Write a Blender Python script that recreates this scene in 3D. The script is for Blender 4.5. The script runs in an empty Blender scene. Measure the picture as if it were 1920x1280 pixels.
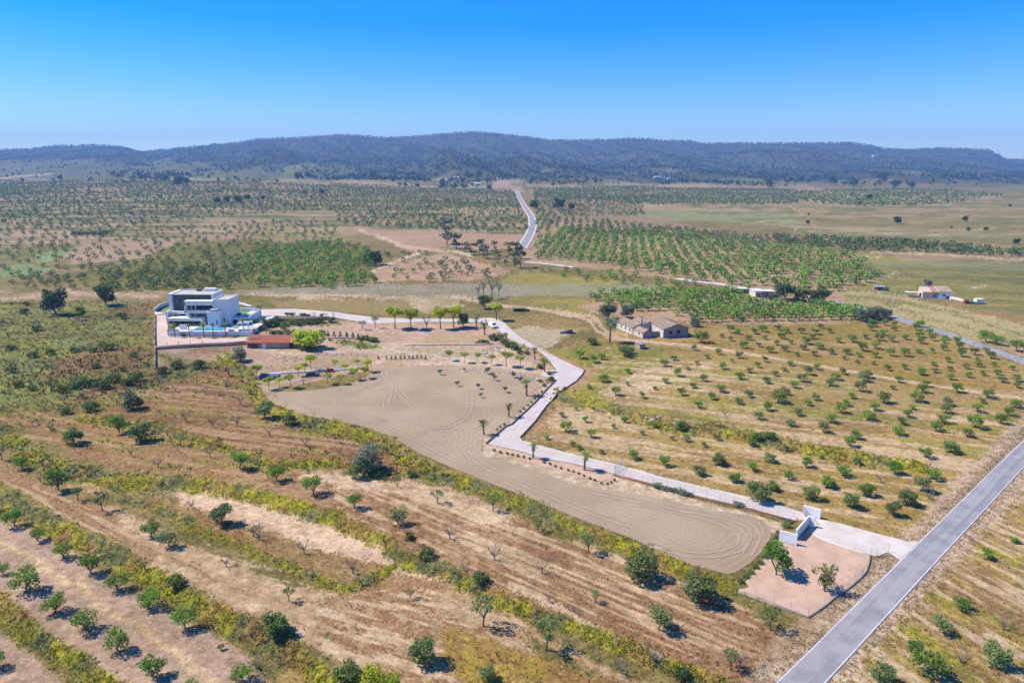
import bpy, math, random
import numpy as np
from mathutils import Vector, geometry

random.seed(7)
rng = np.random.default_rng(7)
SC = bpy.context.scene
COL = SC.collection
R = math.radians

# ------------------------------------------------------------------ camera, sky, sun
CAM_H = 70.0
PITCH = R(14.66)
FPX = 1280.0                      # focal length in pixels of a 1920 px wide picture
CT, ST = math.cos(PITCH), math.sin(PITCH)
cam_d = bpy.data.cameras.new('camera')
cam_d.lens = 24.0
cam_d.sensor_width = 36.0
cam_d.clip_start = 1.0
cam_d.clip_end = 60000.0
cam = bpy.data.objects.new('camera', cam_d)
COL.objects.link(cam)
cam.location = (0, 0, CAM_H)
cam.rotation_euler = (R(90) - PITCH, 0, 0)
SC.camera = cam

SUN_EL = R(50)
SUN_DIR = Vector((-math.cos(SUN_EL) * 0.985, math.cos(SUN_EL) * 0.17, math.sin(SUN_EL))).normalized()  # towards the sun
world = bpy.data.worlds.new('World')
SC.world = world
world.use_nodes = True
wn = world.node_tree
for n in list(wn.nodes):
    wn.nodes.remove(n)
sky = wn.nodes.new('ShaderNodeTexSky')
sky.sky_type = 'NISHITA'
sky.sun_disc = False
sky.sun_elevation = SUN_EL
sky.sun_rotation = math.atan2(SUN_DIR.x, SUN_DIR.y)
sky.altitude = 300
sky.air_density = 1.0
sky.dust_density = 0.1
sky.ozone_density = 2.2
hs = wn.nodes.new('ShaderNodeHueSaturation')
hs.inputs['Hue'].default_value = 0.5
hs.inputs['Saturation'].default_value = 1.42
hs.inputs['Value'].default_value = 0.97
bg = wn.nodes.new('ShaderNodeBackground')
bg.inputs['Strength'].default_value = 0.13
wo = wn.nodes.new('ShaderNodeOutputWorld')
tint = wn.nodes.new('ShaderNodeMix'); tint.data_type = 'RGBA'; tint.blend_type = 'MULTIPLY'; tint.inputs[0].default_value = 1.0
tint.inputs[7].default_value = (0.74, 0.84, 1.10, 1)
wn.links.new(sky.outputs[0], tint.inputs[6])
wn.links.new(tint.outputs[2], hs.inputs['Color'])
wn.links.new(hs.outputs[0], bg.inputs['Color'])
wn.links.new(bg.outputs[0], wo.inputs['Surface'])

sun_d = bpy.data.lights.new('sun', 'SUN')
sun_d.energy = 4.9
sun_d.angle = R(0.53)
sun_d.color = (1.0, 0.945, 0.85)
sun = bpy.data.objects.new('sun', sun_d)
COL.objects.link(sun)
sun.location = (0, 0, 200)
sun.rotation_euler = SUN_DIR.to_track_quat('Z', 'Y').to_euler()

SC.view_settings.view_transform = 'Standard'
SC.view_settings.look = 'None'
SC.view_settings.gamma = 1
SC.view_settings.use_curve_mapping = False
SC.view_settings.exposure = 0.48
SC.render.engine = 'CYCLES'
SC.cycles.max_bounces = 5
SC.cycles.diffuse_bounces = 2
SC.cycles.transparent_max_bounces = 6
SC.cycles.volume_bounces = 0

# ------------------------------------------------------------------ maths helpers
def _hash(ix, iy, seed):
    h = (ix.astype(np.int64) * 374761393 + iy.astype(np.int64) * 668265263 + seed * 2147483647) & 0xffffffff
    h = ((h ^ (h >> 13)) * 1274126177) & 0xffffffff
    h = h ^ (h >> 16)
    return (h & 0xffff) / 65535.0

def vnoise(x, y, seed=0):
    ix = np.floor(x); iy = np.floor(y)
    fx = x - ix; fy = y - iy
    fx = fx * fx * (3 - 2 * fx); fy = fy * fy * (3 - 2 * fy)
    a = _hash(ix, iy, seed); b = _hash(ix + 1, iy, seed)
    c = _hash(ix, iy + 1, seed); d = _hash(ix + 1, iy + 1, seed)
    return (a * (1 - fx) + b * fx) * (1 - fy) + (c * (1 - fx) + d * fx) * fy

def fbm(x, y, seed=0, octv=4):
    s = 0; a = 0.5; t = 0
    for i in range(octv):
        s = s + a * vnoise(x, y, seed + i * 17); t += a
        x = x * 2.03 + 11.3; y = y * 2.03 + 5.7; a *= 0.5
    return s / t

def sstep(a, b, x):
    t = np.clip((x - a) / (b - a), 0, 1)
    return t * t * (3 - 2 * t)

def flat(px, py, z=0.0):
    u = (px - 960.0) / FPX; v = (640.0 - py) / FPX
    dy = CT + v * ST; dz = -ST + v * CT
    t = (z - CAM_H) / dz
    return u * t, dy * t

def project(x, y, z):
    w = y * CT - (z - CAM_H) * ST
    w = np.maximum(w, 1.0)
    return 960 + FPX * x / w, 640 - FPX * (y * ST + (z - CAM_H) * CT) / w

RIDGE = [(-900,286),(-300,284),(0,283),(60,283),(120,277),(180,276),(230,280),(272,291),(330,284),(400,277),(450,272),(500,264),(560,261),
         (640,255),(680,256),(720,259),(790,255),(850,250),(880,248),(910,249),(960,253),(1000,258),(1030,262),(1100,262),
         (1170,259),(1200,258),(1240,262),(1290,263),(1320,268),(1400,268),(1480,268),(1540,267),(1580,266),(1610,270),
         (1660,279),(1700,280),(1750,277),(1800,278),(1848,281),(1866,290),(1880,298),(1920,299),(2300,296),(3000,290)]
RX = np.array([p[0] for p in RIDGE], float); RY = np.array([p[1] for p in RIDGE], float)
RIDGE_D = 5600.0

# terrace banks: centre lines (picture pixels of the survey photo, on flat ground), drop in metres (towards the right-hand side of the line)
BANKS = {
 'b1': ([(-60,790),(0,806),(60,850),(125,885),(225,905),(375,912),(440,916),(540,950),(650,985),(720,1020),(760,1050),(800,1060),(850,1080),
         (900,1106),(956,1134),(1040,1165),(1103,1187),(1165,1212),(1243,1240),(1306,1265),(1360,1290)], 17, 1.5),
 'b2': ([(-60,895),(0,930),(75,970),(150,1012),(225,1045),(290,1083),(340,1110),(390,1140),(430,1165),(480,1185),(530,1215),(570,1245),(610,1275),(640,1300)], 24, 1.6),
 'b3': ([(-60,1095),(0,1140),(50,1180),(100,1212),(150,1245),(200,1280),(240,1310)], 24, 1.5),
 'b4': ([(225,932),(300,958),(375,990),(437,1017),(508,1050),(575,1079),(624,1096),(660,1102),(700,1090),(740,1064)], 10, 0.7),
 'b5': ([(425,672),(455,700),(480,738),(520,770),(575,788),(640,802),(700,822),(745,850),(790,872),(850,898),(900,914),(952,935),(1004,957),(1082,989),
         (1160,1016),(1212,1033),(1275,1062),(1337,1085),(1378,1105)], 15, 0.9),
 'b6': ([(150,790),(275,800),(330,808),(380,824),(430,840),(500,862),(560,868),(620,868),(680,880),(740,892)], 9, 0.5),
 'b7': ([(1045,742),(1120,757),(1170,775),(1240,795),(1290,806),(1340,803),(1400,815),(1450,828),(1500,842),(1570,855),(1620,862),(1670,866),(1730,878)], 12, 1.1),
}
BANKG = {}
for k, (pts, wpx, amp) in BANKS.items():
    gx, gy = flat(np.array([p[0] for p in pts], float), np.array([p[1] for p in pts], float))
    BANKG[k] = (np.stack([gx, gy], 1), amp)

def polydist(x, y, P):
    """distance to polyline and signed side (positive left of the direction)"""
    best = np.full(x.shape, 1e9); sd = np.zeros(x.shape)
    for i in range(len(P) - 1):
        ax, ay = P[i]; bx, by = P[i + 1]
        dx, dy = bx - ax, by - ay
        L2 = dx * dx + dy * dy + 1e-9
        t = np.clip(((x - ax) * dx + (y - ay) * dy) / L2, 0, 1)
        qx = x - ax - t * dx; qy = y - ay - t * dy
        d = np.sqrt(qx * qx + qy * qy)
        m = d < best
        s = (dx * (y - ay) - dy * (x - ax)) / (math.sqrt(L2) * np.maximum(d, 1e-6))
        best = np.where(m, d, best); sd = np.where(m, s, sd)
    return best, sd

def height(x, y):
    x = np.asarray(x, float); y = np.asarray(y, float)
    shp = np.broadcast(x, y).shape
    x = np.broadcast_to(x, shp).ravel(); y = np.broadcast_to(y, shp).ravel()
    w = np.maximum(y * CT + CAM_H * ST, 20.0)
    u = x / w
    z = (fbm(x / 55, y / 55, 3, 2) - 0.5) * 0.9 * sstep(60, 160, y)
    z += (fbm(x / 260, y / 260, 5, 3) - 0.5) * 10 * sstep(330, 1400, y)
    z += 24 * np.exp(-((u + 0.5) / 0.3) ** 2) * sstep(650, 2100, y)
    near = (y < 300)
    if near.any():
        xn = x[near]; yn = y[near]; zz = np.zeros(xn.shape)
        for k, (P, amp) in BANKG.items():
            d, s = polydist(xn, yn, P)
            zz += amp * 0.5 * np.tanh(s * d / 1.2) * np.abs(s) ** .5 * np.exp(-d / (5.0 if k in ('b4', 'b7') else 16.0))
        z[near] += zz
    # mountains
    px = 960 + FPX * u
    ry = np.interp(px, RX, RY)
    v = (640 - ry) / FPX
    zr = CAM_H + RIDGE_D * (-ST + v * CT) / (CT + v * ST) - 7
    s = np.clip((y - 1800) / (RIDGE_D - 1800), 0, 1)
    f = s ** 1.75
    f = f * 0.94 + 0.06 * sstep(0.86, 1.0, s)
    back = np.clip((y - RIDGE_D) / 5000, 0, 1)
    f = f * (1 - 0.75 * back)
    g1 = np.abs(fbm(x / 330 + y / 1900, y / 1100, 21, 4) - 0.5) * 2
    g2 = fbm(x / 700, y / 700, 29, 3)
    gul = (g1 - 0.35) * 130 + (g2 - 0.5) * 90
    z += np.maximum(zr, 20) * f + gul * np.minimum(s * 1.6, 1) * sstep(1.0, 0.82, s) * (zr / 220.0)
    return z.reshape(shp)

def G(px, py, iters=7):
    """ground point seen in the survey photo at pixel px, py"""
    z = 0.0
    for _ in range(iters):
        x, y = flat(float(px), float(py), z)
        z = float(height(np.array([x]), np.array([y]))[0])
    return x, y, z

def GN(P, iters=6):
    P = np.array(P, float); z = np.zeros(len(P))
    for _ in range(iters):
        u = (P[:, 0] - 960) / FPX; v = (640 - P[:, 1]) / FPX
        dy = CT + v * ST; dz = -ST + v * CT
        t = (z - CAM_H) / dz
        x = u * t; y = dy * t
        z = height(x, y)
    return x, y, z

def mpp(y, z=0):
    return (y * CT + (CAM_H - z) * ST) / FPX

def PZ(px, py, Y):
    """point at forward distance Y on the line of sight"""
    u = (px - 960.0) / FPX; v = (640.0 - py) / FPX
    t = Y / (CT + v * ST)
    return u * t, Y, CAM_H + t * (-ST + v * CT)

# ------------------------------------------------------------------ object helpers
def tag(o, label=None, cat=None, group=None, kind=None):
    if label: o['label'] = label
    if cat: o['category'] = cat
    if group: o['group'] = group
    if kind: o['kind'] = kind
    return o

def np_mesh(name, V, F, colors=None, smooth=False, floats=None):
    """V (n,3), F (m,k) of one polygon size"""
    V = np.asarray(V, np.float32); F = np.asarray(F, np.int32)
    me = bpy.data.meshes.new(name)
    me.vertices.add(len(V)); me.vertices.foreach_set('co', V.ravel())
    k = F.shape[1]
    me.loops.add(F.size); me.loops.foreach_set('vertex_index', F.ravel())
    me.polygons.add(len(F))
    me.polygons.foreach_set('loop_start', np.arange(0, F.size, k, dtype=np.int32))
    me.polygons.foreach_set('loop_total', np.full(len(F), k, np.int32))
    if smooth:
        me.polygons.foreach_set('use_smooth', np.ones(len(F), bool))
    me.update(calc_edges=True)
    if colors:
        for nm, C in colors.items():
            a = me.attributes.new(nm, 'FLOAT_COLOR', 'POINT')
            C4 = np.ones((len(V), 4), np.float32); C4[:, :3] = C
            a.data.foreach_set('color', C4.ravel())
    if floats:
        for nm, C in floats.items():
            a = me.attributes.new(nm, 'FLOAT', 'POINT')
            a.data.foreach_set('value', np.asarray(C, np.float32))
    return me

def link(name, me, m=None, parent=None):
    o = bpy.data.objects.new(name, me)
    COL.objects.link(o)
    if m is not None and me is not None and len(me.materials) == 0:
        me.materials.append(m)
    if parent is not None:
        o.parent = parent
    return o

def empty(name, loc, rz=0.0, s=1.0):
    o = bpy.data.objects.new(name, None)
    COL.objects.link(o)
    o.location = loc; o.rotation_euler = (0, 0, rz); o.scale = (s, s, s) if not isinstance(s, tuple) else s
    o.empty_display_size = 0.5
    return o

class MB:
    def __init__(self):
        self.v = []; self.f = []
    def quad(self, a, b, c, d):
        n = len(self.v); self.v += [tuple(a), tuple(b), tuple(c), tuple(d)]; self.f.append((n, n+1, n+2, n+3)); return self
    def poly(self, pts):
        n = len(self.v); self.v += [tuple(p) for p in pts]; self.f.append(tuple(range(n, n + len(pts)))); return self
    def box(self, x0, x1, y0, y1, z0, z1):
        n = len(self.v)
        for z in (z0, z1):
            self.v += [(x0,y0,z),(x1,y0,z),(x1,y1,z),(x0,y1,z)]
        for q in ((0,3,2,1),(4,5,6,7),(0,1,5,4),(1,2,6,5),(2,3,7,6),(3,0,4,7)):
            self.f.append(tuple(n+i for i in q))
        return self
    def prism(self, base, z0, z1):
        """vertical prism over a list of xy (ccw); z1 may be a list"""
        n = len(self.v); k = len(base)
        z1l = z1 if isinstance(z1, (list, tuple)) else [z1]*k
        z0l = z0 if isinstance(z0, (list, tuple)) else [z0]*k
        self.v += [(p[0], p[1], z0l[i]) for i, p in enumerate(base)]
        self.v += [(p[0], p[1], z1l[i]) for i, p in enumerate(base)]
        self.f.append(tuple(n+i for i in range(k-1, -1, -1)))
        self.f.append(tuple(n+k+i for i in range(k)))
        for i in range(k):
            j = (i+1) % k
            self.f.append((n+i, n+j, n+k+j, n+k+i))
        return self
    def tube(self, pts, rad, sides=6):
        pts = [Vector(p) for p in pts]
        rings = []
        for i, p in enumerate(pts):
            d = (pts[min(i+1, len(pts)-1)] - pts[max(i-1, 0)])
            if d.length < 1e-6: d = Vector((0,0,1))
            d.normalize()
            a = d.orthogonal().normalized(); b = d.cross(a)
            r = rad[i] if isinstance(rad, (list, tuple)) else rad
            n = len(self.v)
            for k in range(sides):
                t = 2*math.pi*k/sides
                self.v.append(tuple(p + a*(r*math.cos(t)) + b*(r*math.sin(t))))
            rings.append(n)
        for q in range(len(rings)-1):
            for k in range(sides):
                k2 = (k+1) % sides
                self.f.append((rings[q]+k, rings[q]+k2, rings[q+1]+k2, rings[q+1]+k))
        self.f.append(tuple(rings[-1]+k for k in range(sides)))
        self.f.append(tuple(rings[0]+k for k in range(sides-1, -1, -1)))
        return self
    def mesh(self, name, smooth=False):
        me = bpy.data.meshes.new(name)
        me.from_pydata(self.v, [], self.f)
        if smooth:
            me.polygons.foreach_set('use_smooth', [True]*len(self.f))
        me.update()
        return me
    def build(self, name, m, parent=None, smooth=False):
        return link(name, self.mesh(name, smooth), m, parent)

# ------------------------------------------------------------------ materials
def nodes_of(name):
    m = bpy.data.materials.new(name); m.use_nodes = True
    nt = m.node_tree
    for n in list(nt.nodes): nt.nodes.remove(n)
    out = nt.nodes.new('ShaderNodeOutputMaterial')
    b = nt.nodes.new('ShaderNodeBsdfPrincipled')
    nt.links.new(b.outputs[0], out.inputs['Surface'])
    return m, nt, b, out

def noise_node(nt, scale, detail=3, coord=None, rough=0.55):
    n = nt.nodes.new('ShaderNodeTexNoise')
    n.inputs['Scale'].default_value = scale
    n.inputs['Detail'].default_value = detail
    n.inputs['Roughness'].default_value = rough
    if coord is not None: nt.links.new(coord, n.inputs['Vector'])
    return n.outputs['Fac']

def mathn(nt, op, a, b=None, c=None, clamp=False):
    n = nt.nodes.new('ShaderNodeMath'); n.operation = op; n.use_clamp = clamp
    for i, v in enumerate((a, b, c)):
        if v is None: continue
        if hasattr(v, 'links'): nt.links.new(v, n.inputs[i])
        else: n.inputs[i].default_value = v
    return n.outputs[0]

def maprange(nt, v, a, b, c=0.0, d=1.0, smooth=True):
    n = nt.nodes.new('ShaderNodeMapRange')
    if smooth: n.interpolation_type = 'SMOOTHSTEP'
    nt.links.new(v, n.inputs['Value'])
    n.inputs['From Min'].default_value = a; n.inputs['From Max'].default_value = b
    n.inputs['To Min'].default_value = c; n.inputs['To Max'].default_value = d
    return n.outputs[0]

def mixc(nt, f, a, b, typ='MIX'):
    n = nt.nodes.new('ShaderNodeMix'); n.data_type = 'RGBA'; n.blend_type = typ
    for s, v in ((0, f), (6, a), (7, b)):
        if hasattr(v, 'links'): nt.links.new(v, n.inputs[s])
        elif s == 0: n.inputs[0].default_value = v
        else: n.inputs[s].default_value = (*v, 1)
    return n.outputs[2]

def bump(nt, b, h, strength=0.5, dist=0.1):
    n = nt.nodes.new('ShaderNodeBump')
    n.inputs['Strength'].default_value = strength; n.inputs['Distance'].default_value = dist
    nt.links.new(h, n.inputs['Height']); nt.links.new(n.outputs[0], b.inputs['Normal'])

def geo(nt):
    return nt.nodes.new('ShaderNodeNewGeometry').outputs['Position']

def surf(name, c1, c2=None, scale=0.6, rough=0.85, bmp=0.25, bscale=3.0, metal=0.0, spec=0.3):
    m, nt, b, out = nodes_of(name)
    c2 = c2 or tuple(v*0.78 for v in c1)
    p = geo(nt)
    n1 = noise_node(nt, scale, 5, p)
    f = maprange(nt, n1, 0.35, 0.65)
    c = mixc(nt, f, c1, c2)
    nt.links.new(c, b.inputs['Base Color'])
    b.inputs['Roughness'].default_value = rough
    b.inputs['Metallic'].default_value = metal
    b.inputs['Specular IOR Level'].default_value = spec
    if bmp > 0:
        bump(nt, b, noise_node(nt, bscale, 4, p), bmp, 0.15)
    return m

def leafmat(name, c1, c2, trans=0.25):
    """foliage: hue varies from clump to clump and from tree to tree"""
    m, nt, b, out = nodes_of(name)
    tc = nt.nodes.new('ShaderNodeTexCoord')
    oi = nt.nodes.new('ShaderNodeObjectInfo')
    n1 = noise_node(nt, 1.3, 3, tc.outputs['Object'])
    f = maprange(nt, n1, 0.3, 0.7)
    c = mixc(nt, f, c1, c2)
    hsv = nt.nodes.new('ShaderNodeHueSaturation')
    nt.links.new(c, hsv.inputs['Color'])
    nt.links.new(maprange(nt, oi.outputs['Random'], 0, 1, 0.485, 0.512, False), hsv.inputs['Hue'])
    r2 = mathn(nt, 'FRACT', mathn(nt, 'MULTIPLY', oi.outputs['Random'], 7.31))
    nt.links.new(maprange(nt, r2, 0, 1, 0.72, 1.22, False), hsv.inputs['Value'])
    nt.links.new(hsv.outputs[0], b.inputs['Base Color'])
    b.inputs['Roughness'].default_value = 0.6
    b.inputs['Specular IOR Level'].default_value = 0.25
    tr = nt.nodes.new('ShaderNodeBsdfTranslucent')
    nt.links.new(hsv.outputs[0], tr.inputs['Color'])
    mx = nt.nodes.new('ShaderNodeMixShader'); mx.inputs[0].default_value = trans
    nt.links.new(b.outputs[0], mx.inputs[1]); nt.links.new(tr.outputs[0], mx.inputs[2])
    nt.links.new(mx.outputs[0], out.inputs['Surface'])
    return m

def attrmat(name, rough=0.8, trans=0.0, attr='ca'):
    m, nt, b, out = nodes_of(name)
    a = nt.nodes.new('ShaderNodeAttribute'); a.attribute_name = attr
    nt.links.new(a.outputs['Color'], b.inputs['Base Color'])
    b.inputs['Roughness'].default_value = rough
    b.inputs['Specular IOR Level'].default_value = 0.2
    if trans:
        tr = nt.nodes.new('ShaderNodeBsdfTranslucent'); nt.links.new(a.outputs['Color'], tr.inputs['Color'])
        mx = nt.nodes.new('ShaderNodeMixShader'); mx.inputs[0].default_value = trans
        nt.links.new(b.outputs[0], mx.inputs[1]); nt.links.new(tr.outputs[0], mx.inputs[2])
        nt.links.new(mx.outputs[0], out.inputs['Surface'])
    return m
# ------------------------------------------------------------------ terrain sheet
rows_px = np.concatenate([np.arange(1430, 345, -2.1)])
Yr = flat(np.full(rows_px.shape, 960.0), rows_px)[1]
Yfar = np.concatenate([np.linspace(Yr[-1] * 1.02, 3000, 26), np.linspace(3030, 6000, 110), np.linspace(6200, 7900, 8)])
Ynear = np.array([-300, -120, -40, 0, 20, 35.0])
Ynear = Ynear[Ynear < Yr[0] - 3]
YY = np.concatenate([Ynear, Yr, Yfar])
cpx = np.arange(-140, 2062, 2.45)
lo = np.array([-5200, -3600, -2400, -1500, -1000, -700, -480, -330, -220, -180.0])
hi = 1920 - lo[::-1]
PXC = np.concatenate([lo, cpx, hi])
UU = (PXC - 960) / FPX
WW = np.maximum(YY * CT + CAM_H * ST, 60.0)
X = np.clip(UU[None, :] * WW[:, None], -7800 - 20 * np.abs(UU)[None, :], 7800 + 20 * np.abs(UU)[None, :])
Y = np.repeat(YY[:, None], len(UU), 1)
Z = height(X, Y)
NR, NC = X.shape
x = X.ravel(); y = Y.ravel(); z = Z.ravel()
px, py = project(x, y, z)
npx = px + (fbm(x / 9, y / 9, 41, 3) - .5) * 16 + (fbm(x / 60, y / 60, 43, 2) - .5) * 14
npy = py + (fbm(x / 9, y / 9, 51, 3) - .5) * np.clip((py - 300) * .035, 1.5, 16)
npx += rng.normal(0, 1, npx.shape) * np.clip((py - 330) * .012, 0, 5) + (fbm(x / 2.5, y / 2.5, 45, 2) - .5) * np.clip((py - 400) * .04, 0, 22)
npy += rng.normal(0, 1, npx.shape) * np.clip((py - 330) * .006, 0, 3) + (fbm(x / 2.5, y / 2.5, 47, 2) - .5) * np.clip((py - 400) * .025, 0, 14)

ca = np.zeros((len(x), 3)); cb = np.zeros((len(x), 3)); veg = np.full(len(x), 0.4)
lump = np.zeros(len(x))

def setc(m, A, B, v=None):
    """m: weights 0..1"""
    mm = m[:, None]
    ca[:] = ca * (1 - mm) + np.array(A) * mm
    cb[:] = cb * (1 - mm) + np.array(B) * mm
    if v is not None: veg[:] = veg * (1 - m) + v * m

def inpoly(P, ax, ay):
    P = np.array(P, float)
    x0, y0 = P.min(0); x1, y1 = P.max(0)
    idx = np.nonzero((ax >= x0) & (ax <= x1) & (ay >= y0) & (ay <= y1))[0]
    qx = ax[idx]; qy = ay[idx]
    ins = np.zeros(len(idx), bool)
    n = len(P)
    for i in range(n):
        xa, ya = P[i]; xb, yb = P[(i + 1) % n]
        if ya == yb: continue
        c = ((ya > qy) != (yb > qy)) & (qx < (xb - xa) * (qy - ya) / (yb - ya) + xa)
        ins ^= c
    return idx[ins]

def paint(P, A, B, v=None, amt=1.0, rough=True):
    i = inpoly(P, npx if rough else px, npy if rough else py)
    m = np.zeros(len(x)); m[i] = amt
    mi = m[i][:, None]
    ca[i] = ca[i] * (1 - mi) + np.array(A) * mi
    cb[i] = cb[i] * (1 - mi) + np.array(B) * mi
    if v is not None: veg[i] = veg[i] * (1 - amt) + v * amt
    return i

def pline(P, wd, A, B, v=None, soft=0.45, amt=1.0, rough=True, ysc=1.0):
    P = np.array(P, float)
    qx = npx if rough else px; qy = npy if rough else py
    x0, y0 = P.min(0) - wd * 2; x1, y1 = P.max(0) + wd * 2
    idx = np.nonzero((qx >= x0) & (qx <= x1) & (qy >= y0) & (qy <= y1))[0]
    P2 = P.copy(); P2[:, 1] *= ysc
    d, s = polydist(qx[idx], qy[idx] * ysc, P2)
    m = (1 - sstep(wd * (1 - soft), wd * (1 + soft * .4), d)) * amt
    mi = m[:, None]
    ca[idx] = ca[idx] * (1 - mi) + np.array(A) * mi
    cb[idx] = cb[idx] * (1 - mi) + np.array(B) * mi
    if v is not None: veg[idx] = veg[idx] * (1 - m) + v * m
    return idx, m

def streak(P, A, B, p0, p1, across, along, th=(.52,.6), amt=.85, v=None, seed=300):
    """patches stretched along a ground direction (old plough lines, terraces, painted shadow lines)"""
    i = inpoly(P, npx, npy)
    a = flat(float(p0[0]), float(p0[1])); b_ = flat(float(p1[0]), float(p1[1]))
    dx, dy = b_[0] - a[0], b_[1] - a[1]; L = math.hypot(dx, dy); dx /= L; dy /= L
    s_ = x[i] * dx + y[i] * dy; t_ = -x[i] * dy + y[i] * dx
    n = fbm(s_ / along + 0.15 * t_ / across, t_ / across, seed, 4)
    mi = (sstep(th[0], th[1], n) * amt)[:, None]
    ca[i] = ca[i] * (1 - mi) + np.array(A) * mi
    cb[i] = cb[i] * (1 - mi) + np.array(B) * mi
    if v is not None: veg[i] = veg[i] * (1 - mi[:, 0]) + v * mi[:, 0]

SAND = (0.60, 0.45, 0.31); SAND2 = (0.44, 0.31, 0.20)
BROWN = (0.25, 0.145, 0.08); BROWN2 = (0.34, 0.22, 0.12)
STRAW = (0.42, 0.31, 0.14); STRAW2 = (0.30, 0.20, 0.09)
YG = (0.36, 0.34, 0.055); YG2 = (0.23, 0.23, 0.06)
OLV = (0.20, 0.185, 0.065); OLV2 = (0.13, 0.13, 0.055)
GRY = (0.24, 0.24, 0.15); PINK = (0.46, 0.32, 0.23); PINK2 = (0.37, 0.26, 0.18)
TILL = (0.40, 0.305, 0.235); TILL2 = (0.33, 0.25, 0.19)
PALEG = (0.26, 0.28, 0.14)

# broad base (soil and dry grass of the plain)
one = np.ones(len(x))
setc(one, (0.27, 0.21, 0.10), (0.17, 0.15, 0.06), 0.5)
# plain beyond y 560
m = sstep(565, 540, py)
setc(m, (0.27, 0.205, 0.105), (0.16, 0.15, 0.06), 0.45)
t = sstep(.44, .6, fbm(x / 140, y / 260, 61, 3)) * m * .6
setc(t, (0.20, 0.20, 0.08), (0.13, 0.15, 0.06))
t = sstep(.55, .66, fbm(x / 200, y / 90, 63, 3)) * m * sstep(350, 380, py) * .7
setc(t, PINK, (0.33, 0.24, 0.15))
# far greenish hill fields left
m = sstep(620, 300, px) * sstep(440, 405, py) * sstep(300, 330, py)
setc(m * .75, (0.16, 0.18, 0.075), (0.10, 0.125, 0.05))
m = sstep(350, 335, py)
setc(m * .7, (0.19, 0.19, 0.09), (0.10, 0.12, 0.05))
# forested mountains
s_ = sstep(2250, 2650, y + (fbm(x / 300, y / 300, 71, 3) - .5) * 1100)
FIELDL = sstep(298, 303, py + (fbm(x / 120, y / 260, 79, 3) - .5) * 14) * sstep(520, 300, px)
FIELDL = np.maximum(FIELDL, sstep(306, 312, py + (fbm(x / 150, y / 260, 80, 3) - .5) * 16) * sstep(760, 560, px))
s_ = s_ * (1 - FIELDL)
setc(s_, (0.04, 0.058, 0.03), (0.07, 0.075, 0.045), 0.9)
rk = s_ * sstep(.5, .64, fbm(x / 240, y / 200, 75, 4)) * sstep(3600, 4600, y)
setc(rk * .35, (0.17, 0.115, 0.10), (0.10, 0.085, 0.07))
st = s_ * sstep(.6, .68, fbm(x / 420, y / 130, 77, 3)) * sstep(3500, 2900, y)
setc(st * .7, (0.30, 0.25, 0.15), (0.16, 0.15, 0.08))

# ---- far fields
paint([(1212,392),(1240,387),(1480,398),(1500,408),(1495,424),(1380,418),(1290,412),(1215,404)], PALEG, (0.24,0.25,0.13), .2)
paint([(1472,382),(1640,384),(1700,392),(1930,375),(1930,468),(1760,455),(1560,438),(1500,410)], (0.29,0.225,0.115), (0.22,0.19,0.09), .35)
paint([(1490,424),(1700,428),(1930,440),(1930,450),(1700,445),(1500,435)], (0.25,0.235,0.11), (0.2,0.2,0.1), .25)
for q in ([(1490,431),(1620,436),(1780,441)], [(1610,471),(1760,477),(1930,489)]):
    pline(q, 1.8, (0.56,0.45,0.31), (0.46,0.36,0.25), .1)
paint([(1545,360),(1650,355),(1760,357),(1890,366),(1830,375),(1760,385),(1640,388),(1560,385),(1500,378)], (0.40,0.31,0.19), (0.34,0.27,0.16), .2)
pline([(1480,385),(1510,404),(1520,422)], 1.6, (0.5,0.4,0.28), (0.42,0.33,0.22), .1)
pline([(1100,417),(1200,424),(1290,428)], 1.8, (0.5,0.39,0.28), (0.42,0.33,0.22), .1)
paint([(1400,374),(1500,374),(1495,379),(1410,379)], (0.42,0.3,0.2), (0.34,0.26,0.17), .2)
paint([(676,428),(760,432),(860,437),(985,440),(985,462),(930,470),(840,462),(815,472),(760,470),(720,448),(690,437)], (0.43,0.30,0.22), (0.39,0.28,0.2), .05)
paint([(700,512),(760,488),(835,474),(900,492),(960,508),(930,518),(880,526),(830,524),(760,528),(700,530)], PINK, PINK2, .15)
paint([(985,440),(1060,412),(1290,430),(1480,458),(1600,476),(1652,520),(1560,556),(1440,545),(1300,530),(1150,508),(990,492),(975,470)], (0.42,0.31,0.21), (0.33,0.25,0.15), .2)
paint([(1000,375),(1200,380),(1210,405),(1290,420),(1480,455),(1400,450),(1200,425),(1050,415),(1000,400)], (0.32,0.24,0.15), (0.25,0.2,0.12), .3)
paint([(1600,470),(1700,488),(1930,492),(1930,600),(1850,575),(1760,570),(1640,545),(1590,545),(1655,520)], (0.28,0.255,0.095), (0.22,0.2,0.09), .3)
paint([(1640,490),(1930,492),(1930,510),(1660,506)], (0.25,0.25,0.13), (0.22,0.21,0.11), .3)
paint([(1740,545),(1930,585),(1930,640),(1850,600),(1700,560)], (0.31,0.21,0.11), (0.26,0.19,0.1), .3)
paint([(1560,548),(1640,545),(1780,575),(1930,612),(1930,672),(1830,640),(1700,600),(1620,576),(1545,562)], (0.42,0.35,0.2), (0.33,0.29,0.15), .2)
for q, w in (([(1600,556),(1700,570),(1760,580),(1930,632)], 2.4), ([(1640,560),(1720,590),(1800,610),(1930,655)], 2.2), ([(1560,552),(1680,562),(1790,585)], 1.6)):
    pline(q, w, (0.23,0.22,0.08), (0.18,0.17,0.07), .5)
for q in ([(1615,480),(1650,482)], [(1690,557),(1730,560)], [(1815,541),(1850,536)], [(1650,520),(1680,512)]):
    pline(q, 1.6, (0.56,0.45,0.33), (0.5,0.4,0.28), .05)
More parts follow.
